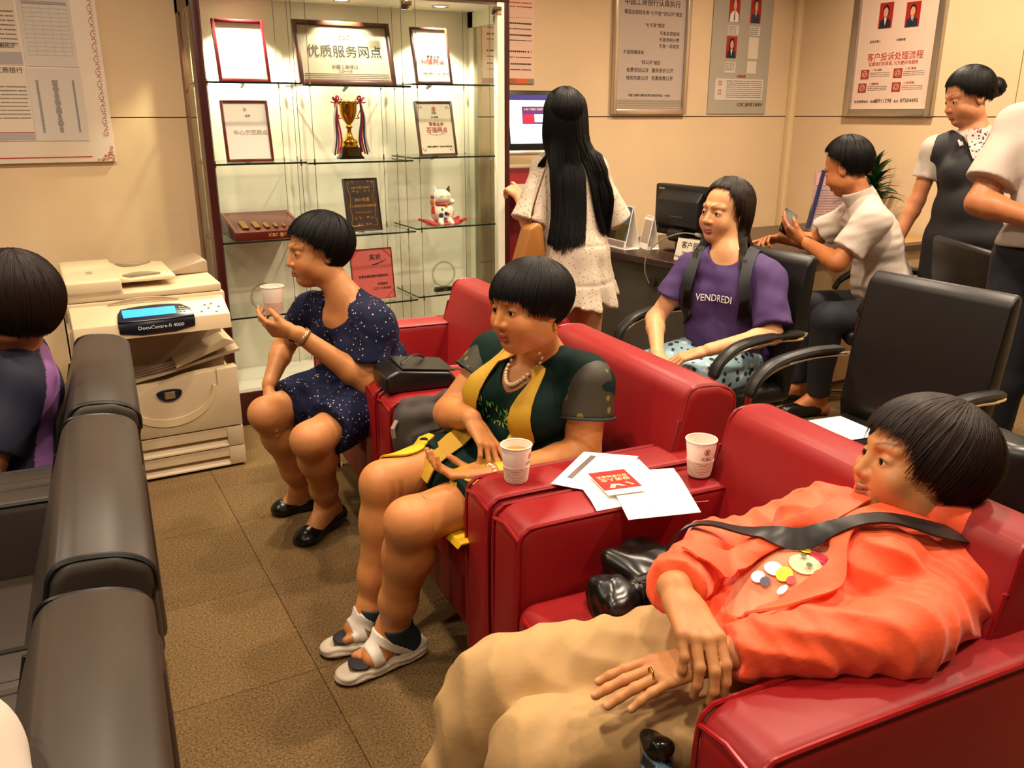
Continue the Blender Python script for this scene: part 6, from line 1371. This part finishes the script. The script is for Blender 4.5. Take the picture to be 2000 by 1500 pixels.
# ------------------------------------------------------------------ cups, papers
def paper_cup(label, loc, drink=False, h=.092, logo_a=None, tilt=None):
    t = thing('paper_cup', label, 'cup', loc, 0, 'white paper cups'); r0, r1 = .0265, .0375; R_ = lambda z: r0+(r1-r0)*z/h
    M_c = mat('cup_paper', '#e6cfc0', .55)
    b = B(); b.lathe([(0, .002), (r0, 0), (R_(h*.44), h*.44), (R_(h), h), (r1-.0006, h+.001), (r1-.0012, h), (r0-.0012, .006), (0, .006)], n=40); b.out('cup_wall', M_c, t, smooth=50)
    b = B(); b.tube([(r1*math.cos(a), r1*math.sin(a), h) for a in np.linspace(0, 2*PI, 41)[:-1]], .0016, 6, closed=True); b.out('rim', mat('cup_rim', '#f0dfcf', .5), t)
    prof = [(R_(.002)+.0002, .002)]
    for i in range(9): z = .003+.0042*i; prof += [(R_(z)+.0004, z), (R_(z)+.0017, z+.0014), (R_(z)+.0017, z+.0026), (R_(z)+.0004, z+.0038)]
    b = B(); b.lathe(prof+[(R_(h*.45)+.0015, h*.455), (R_(h*.45)+.0002, h*.46)], n=40); b.out('ribbed_sleeve', mat('cup_sleeve', '#d0b09c', .6), t, smooth=30)
    if drink: b = B(); b.lathe([(0, h*.80), (R_(h*.80)-.0014, h*.80)], n=32); b.out('drink', mat('tea', '#c07820', .05), t)
    if logo_a is not None:
        for what in ('ring', 'txt'):
            if what == 'txt': o = text('ICBC', .0115, M_ink, t, (0, 0, 0), RX, ext=.0002); zc = h*.56
            else: o = logo(t, 0, 0, 0, .0085); zc = h*.76
            me = o.data; o.rotation_euler = (0, 0, 0)
            for v in me.vertices:
                x, y, d = v.co; rr = R_(zc+y)+.0008+abs(d)*.2; a = logo_a+x/rr; v.co = (rr*math.cos(a), rr*math.sin(a), zc+y)
    return t
c1 = paper_cup('paper cup of tea on the red armrest beside the hand', (.925, 1.648, .608), True, logo_a=math.radians(-52))
c2 = paper_cup('empty paper cup standing right of the papers on red armrest', (1.335, 1.462, .608), False, logo_a=math.radians(-105))
cA = paper_cup('paper cup held up by the woman in navy dotted dress', (.655, 2.815, .815), False)
def sheet(name, label, corners, z, mt, thick=.0012, sag=None, cat='paper', group=None, nx=8):
    """thin sheet through four corners (x,y); sag(x,y) lowers the paper"""
    cx = sum(c[0] for c in corners)/4; cy = sum(c[1] for c in corners)/4; b = B(); V = {}
    for i in range(nx+1):
        for j in range(nx+1):
            u, v = i/nx, j/nx; p = [(corners[0][k]*(1-u)+corners[1][k]*u)*(1-v)+(corners[3][k]*(1-u)+corners[2][k]*u)*v for k in (0, 1)]
            V[i, j] = b.bm.verts.new((p[0]-cx, p[1]-cy, (sag(*p) if sag else 0)))
    for i in range(nx):
        for j in range(nx): b.bm.faces.new([V[i, j], V[i+1, j], V[i+1, j+1], V[i, j+1]])
    bmesh.ops.recalc_face_normals(b.bm, faces=b.bm.faces[:]); bmesh.ops.solidify(b.bm, geom=b.bm.faces[:], thickness=thick)
    o = b.out(name, mt, None, (cx, cy, z), smooth=60); tag(o, label, cat, group); return o
M_sheet = mat('paper_sheet', '#f4f1ec', .6)
ZA = .6085
sg = lambda x, y: -max(0, 1.445-y)*.25-max(0, y-1.70)*.3*0
s1 = sheet('paper_sheet', 'white sheet with a grey printed bar, leftmost under the red booklet', [(.985, 1.585), (1.065, 1.475), (1.27, 1.62), (1.165, 1.715)], ZA+.002, M_sheet, cat='paper', group='papers on the red armrest')
s2 = sheet('paper_sheet', 'middle white sheet lying under the red booklet', [(1.000, 1.415), (1.20, 1.395), (1.255, 1.60), (1.05, 1.585)], ZA+.005, M_sheet, sag=lambda x, y: -max(0, 1.455-y)*.15, group='papers on the red armrest')
s3 = sheet('paper_sheet', 'white sheet with faint red rules overhanging the armrest at right', [(1.035, 1.345), (1.205, 1.305), (1.285, 1.50), (1.115, 1.56)], ZA+.010, M_sheet, sag=lambda x, y: -max(0, 1.44-y)*.12, group='papers on the red armrest')
b = B(); b.box(-.055, .10, -.007, .007, 0, .0006, M=Matrix.Rotation(math.radians(34), 4, 'Z')); b.out('printed_bar', M_inkg, s1, (-.035, .022, .0010), smooth=None)
for k in (0, 1): b = B(); b.box(-.035, .035, -.0006, .0006, 0, .0005, M=Matrix.Rotation(math.radians(-17), 4, 'Z')); b.out('printed_rule', mat('rule_pink', '#c88a80', .6), s3, (-.055+.10*k, -.085-.025*k+.012*k, -.0058+.004*k), smooth=None)
bk = thing('booklet', 'small red booklet with cream lettering lying on the papers', 'booklet', (1.108, 1.492, ZA+.0135), math.radians(-12))
b = B(); b.box(-.047, .047, -.062, .062, 0, .003, bev=.001, seg=1); b.out('pages', M_sheet, bk); b = B(); b.box(-.047, .047, -.040, .062, .003, .0042, bev=.001, seg=1); b.out('cover', mat('booklet_red', '#c21d18', .35), bk)
MC = mat('ink_cream', '#f2d8a8', .5); text('百万富翁成长', .013, MC, bk, (0, .030, .0044), (0, 0, PI)); text('投资人生', .019, MC, bk, (0, .012, .0044), (0, 0, PI))
b = B(); b.prism([(-.03, -.030), (-.018, -.012), (.0, -.016), (.012, -.030), (0, -.026), (-.010, -.020), (-.018, -.034)], 'z', .0042, .0046); b.prism([(.016, -.010), (.030, -.028), (.034, -.026), (.022, -.010)], 'z', .0042, .0046); b.out('picture', MC, bk, smooth=None)
# ------------------------------------------------------------------ bags
cl = thing('handbag', 'black leather handbag lying on red armrest behind dotted dress', 'handbag', (1.01, 2.485, .607), math.radians(-6))
b = B(); b.prism([(-.115, 0), (.115, 0), (.125, .02), (.10, .052), (-.07, .075), (-.115, .055)], 'y', -.085, .085, bev=.014, seg=4); b.out('bag_body', mat('bag_leather', '#12100f', .33, bump=(30, .3, .003)), cl)
b = B(); b.prism([(-.06, -.082), (.115, -.078), (.115, .078), (-.06, .082)], 'z', .0, .004, M=Matrix.Translation(Vector((0, 0, .068))) @ Matrix.Rotation(math.radians(8), 4, 'Y')); b.out('flap', mat('bag_leather2', '#191615', .36), cl)
b = B(); b.tube(smoothpath([(-.05, -.04, .082), (-.02, -.02, .098), (.02, .02, .092), (.05, .05, .070)], 5), .006, 8, flat=.4); b.out('strap', MATS['bag_leather2'], cl)
b = B(); b.tube(smoothpath([(.118, -.05, .05), (.145, -.055, .045), (.150, -.05, .025), (.14, -.045, .01)], 5), .004, 6); b.sph((.147, -.05, .02), .007, 8); b.out('charm', M_chrome, cl)
bp = thing('backpack', 'grey-brown cloth backpack with silver charm beside the green dress', 'backpack', (1.0, 2.31, .435))
s = SDF(); s.box((0, 0, .075), (.13, .045, .085), None, .035, .02); s.ell((-.03, -.045, .05), (.075, .025, .05), None, .02); s.cap((-.08, .02, .155), (.06, .02, .165), .022, .022, .02); s.disp(lambda p: wr(p, 40, .005, 7)); link('pack_body', s.mesh('pack', .005), mat('grey_canvas', '#38302a', .85, bump=(160, .4, .001)), bp)
b = B(); b.tube(smoothpath([(-.10, -.062, .085), (-.02, -.075, .098), (.07, -.068, .105)], 5), .0035, 6); b.out('zip', M_black, bp)
b = B(); b.tube([(-.075+.0*a, -.080, .075-.010*k) for k, a in ((0, 0), (1, 0))], .002, 6); [b.tube([(-.075+.006*math.cos(a), -.082, zc+.006*math.sin(a)) for a in np.linspace(0, 2*PI, 13)[:-1]], .0016, 5, closed=True) for zc in (.082, .066)]; b.tube([(-.075+.013*math.cos(a), -.082, .045+.013*math.sin(a)) for a in np.linspace(0, 2*PI, 17)[:-1]], .0032, 6, closed=True); b.out('charm', M_chrome, bp)
b = B(); b.cyl((.045, -.068, .05), (.045, -.073, .05), .014, n=20); b.out('patch', mat('patch_brass', '#6e5424', .5, .3), bp); b = B(); b.tube([(-.13, -.02, .13), (-.148, -.03, .11), (-.145, -.03, .08)], .008, 8, flat=.5); b.out('zip_pull', mat('pull_grey', '#8a7468', .5), bp)
pk = SDF(); pk.box((0, 0, 0), (.017, .028, .05), None, .012, .01); pk.disp(lambda p: wr(p, 90, .006, 5)); 
pb = tag(link('plastic_bag', pk.mesh('plastic', .003, color=lambda P: np.where((P[:, 2] > .022)[:, None], rgb('#15130f'), np.where((np.sin(P[:, 0]*160+P[:, 2]*190) > .3)[:, None], rgb('#5f7d92'), rgb('#16242e')))), mat('plastic_film', '#ffffff', .2, attr=True), None, (.735, .855, .47)), 'crumpled black and blue plastic bag tucked beside khaki trousers', 'plastic bag')
rb = thing('handbag', 'black handbag with silver studs at right edge behind nearest armchair', 'handbag', (2.12, 1.06, .477)); s = SDF(); s.box((0, 0, .10), (.16, .07, .10), frame((1, .5, 0), (0, 0, 1)), .035, .02); s.disp(lambda p: wr(p, 35, .005, 17)); link('bag_body', s.mesh('rb', .006), mat('bag_quilt', '#15161a', .35), rb)
b = B(); b.tube(smoothpath([(-.12, -.04, .18), (-.07, -.05, .27), (.03, -.02, .29), (.12, .03, .19)], 6), .009, 8, flat=.5); b.out('strap', M_black, rb)
b = B(); [b.sph((-.10+.03*i, -.105+.013*i, .10-.008*i), .009, 10) for i in range(4)]; b.out('stud', M_chrome, rb)
sheet('paper_sheet', 'white paper lying on the seat of the middle office chair', [(2.13, 1.66), (2.26, 1.64), (2.28, 1.83), (2.15, 1.85)], .479, M_sheet, cat='paper')
# ------------------------------------------------------------------ desk
dk = thing('desk', 'dark-topped reception desk with grey front panel against the back wall', 'desk', (0, 0, 0))
M_top = mat('desk_top', '#2c1a14', .3, noise=(16, .15)); M_fr = mat('desk_grey', '#3a342c', .55); M_fr2 = mat('desk_cream', '#b59a74', .5)
b = B(); b.prism([(2.70, 3.05), (4.60, 3.05), (4.60, 4.05), (2.60, 4.05)], 'z', .725, .76, bev=.004); b.out('desk_top', M_top, dk)
b = B(); b.prism([(2.725, 3.08), (2.745, 3.08), (2.65, 4.03), (2.63, 4.03)], 'z', .02, .725); b.out('front_panel', M_fr, dk, smooth=None)
B().box(2.75, 4.58, 3.09, 3.11, .03, .725).out('side_panel', M_fr2, dk, smooth=None)
b = B(); b.cyl((2.682, 3.375, .640), (2.668, 3.373, .640), .026, n=24); b.out('cable_port', mat('port_dark', '#1a120e', .4), dk)
b = B(); b.prism([(3.9, 3.10), (4.58, 3.10), (4.58, 3.7), (3.9, 3.7)], 'z', .76, .764); b.out('desk_mat', mat('mat_wood', '#9a7444', .5), dk, smooth=None)
mo = thing('monitor', 'black computer monitor seen from behind on the desk', 'monitor', (3.00, 3.52, .76), math.radians(2))
b = B(); b.box(-.03, .03, -.235, .225, .07, .335, bev=.012, seg=3); b.out('casing', M_black, mo); b = B(); b.prism([(-.03, .10), (-.075, .13), (-.075, .26), (-.03, .31)], 'y', -.15, .16, bev=.006); b.out('rear_housing', mat('black_matte', '#101011', .5), mo)
b = B(); b.box(-.078, -.074, -.05, .05, .175, .181); b.out('slot', mat('slot_grey', '#3c3c3c', .5), mo); b = B(); b.cyl((-.07, -.07, .085), (-.07, .03, .085), .035, n=22); b.out('hinge', M_black, mo)
b = B(); b.tube([(-.05, -.02, .09), (-.04, -.02, .012)], [.03, .036], 12, flat=1.4); b.out('stand', M_black, mo); b = B(); b.lathe([(0, .012), (.10, .010), (.115, .004), (.115, 0), (0, 0)], n=30); b.out('base', M_black, mo); b = B(); b.cyl((-.031, .19, .10), (-.034, .19, .10), .012, n=16); b.out('lock_button', mat('slot_grey', '#3c3c3c', .5), mo)
text('lenovo', .016, mat('ink_silver', '#b8b8b8', .5), mo, (-.0315, .17, .312), (math.radians(90), 0, math.radians(-90)))
def calendar(label, loc, rz, w, h, d, faces):
    t = thing('desk_calendar', label, 'calendar', loc, rz, 'desk calendars'); th = math.atan2(d, h)
    for s_ in (-1, 1):
        b = B(); b.prism([(s_*d, 0), (s_*d+s_*.002, 0), (s_*.002, h), (0, h)], 'y', -w/2, w/2); b.out('card', M_white, t, smooth=None)
    b = B(); b.box(-d, d, -w/2, w/2, 0, .0015); b.out('card_base', M_white, t, smooth=None)
    for k, (y0, y1, z0, z1, c_) in enumerate(faces):
        q = lambda y, z: (-(d*(1-z/h))-.0025-.0003*k, y, z)
        b = B(); b.quad(q(y0, z0), q(y1, z0), q(y1, z1), q(y0, z1)); b.bm.faces.ensure_lookup_table(); bmesh.ops.solidify(b.bm, geom=b.bm.faces[:], thickness=.0004); b.out('picture', mat('cal'+c_, c_, .5), t, smooth=None)
    b = B(); [b.tube([(.005*math.cos(a), y, h+.004*math.sin(a)) for a in np.linspace(0, 2*PI, 9)[:-1]], .0008, 4, closed=True) for y in np.linspace(-w/2+.01, w/2-.01, 14)]; b.out('binding', M_alu, t)['kind'] = 'stuff'
    return t
calendar('large desk calendar with a picture of brown roofs, behind girl', (2.77, 3.80, .76), math.radians(-3), .27, .225, .045, [(-.13, .13, .045, .22, '#6f7f9c'), (-.02, .13, .045, .12, '#4a2f2c'), (-.11, -.02, .045, .10, '#6a6230'), (-.13, -.02, .09, .13, '#6a6230'), (-.12, .125, .012, .04, '#c8b4a8')])
calendar('small white desk calendar standing beside the larger calendar', (2.87, 3.66, .76), math.radians(-12), .10, .17, .035, [(-.045, .045, .03, .15, '#d8c8b8')])
mc = thing('desk_microphone', 'thin silver gooseneck microphone curving over the front of desk', 'microphone', (2.66, 3.375, .635)); b = B(); b.tube(smoothpath([(0, 0, 0), (-.02, .015, .07), (-.01, .01, .15), (.03, -.04, .22), (.06, -.15, .265), (.07, -.25, .27)], 8), .0032, 8); b.out('gooseneck', M_alu, mc); b = B(); b.cyl((.069, -.245, .27), (.071, -.275, .268), .008, .009, n=14); b.out('capsule', M_alu, mc)
sn = thing('name_sign', 'white customer service sign standing on the front of desk', 'sign', (2.80, 3.19, .76), math.radians(8)); b = B(); b.prism([(-.035, 0), (-.032, 0), (-.004, .105), (-.008, .105)], 'y', -.12, .12); b.out('sign_card', mat('sign_white', '#d8cfc0', .4), sn, smooth=None); b = B(); b.prism([(.035, 0), (.038, 0), (-.002, .105), (-.005, .105)], 'y', -.12, .12); b.out('sign_back', M_alu, sn, smooth=None)
RS = (math.radians(75), 0, math.radians(-90)); text('客户服务区', .036, M_ink, sn, (-.0165, .0, .075), RS); text('Customer Service Area', .0155, M_ink, sn, (-.0265, .0, .042), RS)
b = B(); b.box(-.0335, -.0325, -.115, .115, .018, .021); b.out('gold_line', M_gold, sn, smooth=None)
tm = thing('card_terminal', 'dark card payment terminal with keypad, right of the purple shirt', 'card terminal', (3.30, 3.42, .76), math.radians(-30)); tm.rotation_euler = (math.radians(0), math.radians(0), math.radians(-38)); M5 = Matrix.Rotation(math.radians(28), 4, 'X')
b = B(); b.box(-.045, .045, -.10, .10, .02, .055, bev=.01, M=M5); b.out('casing', mat('terminal_navy', '#161a22', .4), tm); b = B(); b.box(-.03, .03, .03, .08, .0552, .0565, M=M5); b.out('screen', mat('terminal_screen', '#8fa8b0', .3), tm, smooth=None)
for i in range(15): b = B(); r_, c_ = divmod(i, 3); b.box(-.034+.024*c_, -.016+.024*c_, -.088+.021*r_, -.075+.021*r_, .055, .0585, M=M5); b.out('key', mat('key_red', '#a02828', .5) if i == 0 else mat('key_grey', '#b8b0a4', .5), tm, smooth=None)
b = B(); b.prism([(-.05, .0), (.05, .0), (.05, .03), (-.05, .07)], 'x', -.04, .04); b.out('cradle', M_black, tm, smooth=None)
dh = thing('display_stand', 'tall blue-edged stand of pinkish notices on desk left of man', 'display stand', (4.22, 3.74, .764), math.radians(-20)); b = B(); b.prism([(-.06, 0), (-.04, 0), (.02, .36), (.0, .36)], 'y', -.02, .02); b.out('spine', mat('spine_blue', '#232a52', .4), dh, smooth=None)
dh.rotation_euler = (0, 0, math.radians(-28)); b = B(); b.box(-.04, .20, -.004, .0, .01, .36); b.out('sheet', mat('sheet_mauve', '#a88a8c', .35, noise=(9, .25)), dh, smooth=None); b = B(); b.box(-.03, .19, -.006, -.004, .27, .345); b.out('sheet_band', mat('sheet_pink', '#c89a94', .35), dh, smooth=None); dashes('print', dh, M_inkg, [(-.02, .17, .24-.016*i, .006) for i in range(10)], -.004, seed=33)
b = B(); b.box(-.06, .22, -.05, .05, 0, .008); b.out('base', M_alu, dh, smooth=None)
rc = thing('card_holder', 'small card holder with red card beside the phone on desk', 'card holder', (4.00, 3.74, .764), math.radians(-35)); B().box(-.055, .055, -.012, 0, 0, .035).out('holder', M_paper, rc, smooth=None); B().box(-.05, .05, -.006, -.003, .02, .05).out('card', mat('card_red', '#a01c28', .4), rc, smooth=None)
gj = thing('glass_jar', 'small clear glass jar at foot of the display stand', 'jar', (4.28, 3.60, .764)); b = B(); b.lathe([(0, .002), (.028, .002), (.032, .02), (.030, .055), (.022, .062), (.022, .060), (.028, .053), (.029, .02), (.026, .006), (0, .006)], n=24); b.out('jar_wall', glass('jar_glass', (.8, .85, .8, 1), 1.5), gj, smooth=True)
# potted plant on the desk end
pp = thing('potted_plant', 'bushy green plant in pot on desk behind the man', 'plant', (4.46, 3.55, .764)); b = B(); b.lathe([(0, 0), (.05, 0), (.075, .11), (.080, .12), (.072, .12), (.068, .105), (0, .10)], n=24); b.out('pot', mat('pot_white', '#c8bca8', .3), pp, smooth=40)
b = B(); b.cyl((0, 0, .10), (.0, .0, .30), .012, .008, n=8); b.out('stem', mat('stem_brown', '#4a3a20', .8), pp)
rs = random.Random(12); M_leaf = mat('leaf_dark_green', '#16341a', .3, noise=(12, .2)); lm = None
def leafmesh():
    b = B(); n = 9; Ls = []
    for i in range(n):
        t = i/(n-1); w_ = .021*math.sin(PI*t**.75)**.9 if 0 < t < 1 else .0008; x = .20*t; z = .055*math.sin(t*1.9)-.05*t*t
        Ls.append([b.bm.verts.new((x, -w_, z+w_*.35)), b.bm.verts.new((x, 0, z)), b.bm.verts.new((x, w_, z+w_*.35))])
    for a, c_ in zip(Ls, Ls[1:]):
        for j in (0, 1): b.bm.faces.new([a[j], a[j+1], c_[j+1], c_[j]])
    return b
for i in range(44):
    z = .14+.20*(i/44); a = i*2.4; el = rs.uniform(.05, .5)+(.9*(i/44)**2); sc_ = rs.uniform(.8, 1.15)*(1.05-.25*i/44)
    if lm is None: o = leafmesh().out('leaf', M_leaf, pp, smooth=True); lm = o.data
    else: o = link('leaf', lm, None, pp)
    o.location = (0, 0, z); o.rotation_euler = (rs.uniform(-.3, .3), -el, a); o.scale = (sc_, sc_, sc_)
# ------------------------------------------------------------------ touch-screen terminal
ks = thing('touchscreen_terminal', 'touch-screen terminal with glowing screen in front of long-haired girl', 'kiosk', (2.44, 4.12, 0), math.radians(-6))
M_kb = mat('kiosk_cream', '#c8b8a0', .4); M_kr = mat('kiosk_red', '#8a1418', .4)
B().box(-.19, .19, .02, .16, 0, 1.18, bev=.008).out('column', M_kb, ks); B().box(-.195, .02, .0, .03, .05, 1.17, bev=.004).out('red_panel', M_kr, ks)
MT = Matrix.Translation(Vector((0, -.03, 1.28))) @ Matrix.Rotation(math.radians(-10), 4, 'X')
b = B(); b.box(-.20, .20, -.02, .02, -.025, .29, bev=.012, seg=3, M=MT); b.out('bezel', M_black, ks); b = B(); b.box(-.195, .195, -.026, .0, -.045, -.02, bev=.006, M=MT); b.out('bezel_lip', M_alu, ks)
scn = B(); scn.box(-.175, .175, -.0215, -.0200, .015, .265, M=MT); sc_ = scn.out('screen', mat('screen_white', '#dfe8f4', .2, emit=('#dcebff', 1.0)), ks, smooth=None)
for nm, (x0, x1_, z0, z1), c_, e_ in (('title_bar', (-.175, .175, .238, .265), '#3a3278', .5), ('menu_block', (-.10, .10, .115, .205), '#5a2a6a', .6), ('menu_block', (-.03, .10, .125, .165), '#e8f0ff', .9), ('menu_block', (-.095, -.035, .12, .165), '#b02440', .6)):
    k_ = {'title_bar': .0218, 'menu_block': .0220}[nm]+(.0004 if z1 < .17 else 0); b = B(); b.box(x0, x1_, -k_-.0002, -.0214, z0, z1, M=MT); b.out(nm, mat('scr'+c_, c_, .3, emit=(c_, e_)), sc_, smooth=None)
RK = (math.radians(80), 0, 0); text('ICBC 中国工商银行', .014, M_white, ks, tuple(MT @ Vector((-.03, -.0232, .190))), RK)
text('ICBC', .034, M_ink, ks, (-.085, .018, 1.135), RX); logo(ks, -.02, .018, 1.135, .018); text('中国工商银行', .030, M_ink, ks, (.075, .018, 1.135), RX)
b = B(); b.prism([(-.20, 0), (.10, 0), (.10, .20), (-.18, .20)], 'z', .0, .03, bev=.01, M=Matrix.Translation(Vector((0, -.20, .98))) @ Matrix.Rotation(math.radians(25), 4, 'X')); b.out('keypad_tray', mat('tray_grey', '#a89c8c', .4), ks)
b = B(); b.tube(smoothpath([(-.13, -.18, 1.03), (-.16, -.21, 1.0), (-.17, -.20, .95), (-.15, -.19, .92)], 5), .004, 6); b.out('cable', M_black, ks)
# ------------------------------------------------------------------ office chairs
office_chair('black office chair with empty seat, in front of the man', (2.15, 1.635, 0), 0)
office_chair('black office chair under the woman in the purple T-shirt', (2.19, 2.42, 0), 0)
office_chair('black office chair under the man in the white shirt', (3.60, 2.68, 0), math.radians(-38))
office_chair('black office chair in front of the clerk, at right edge', (3.50, 1.98, 0), math.radians(150))
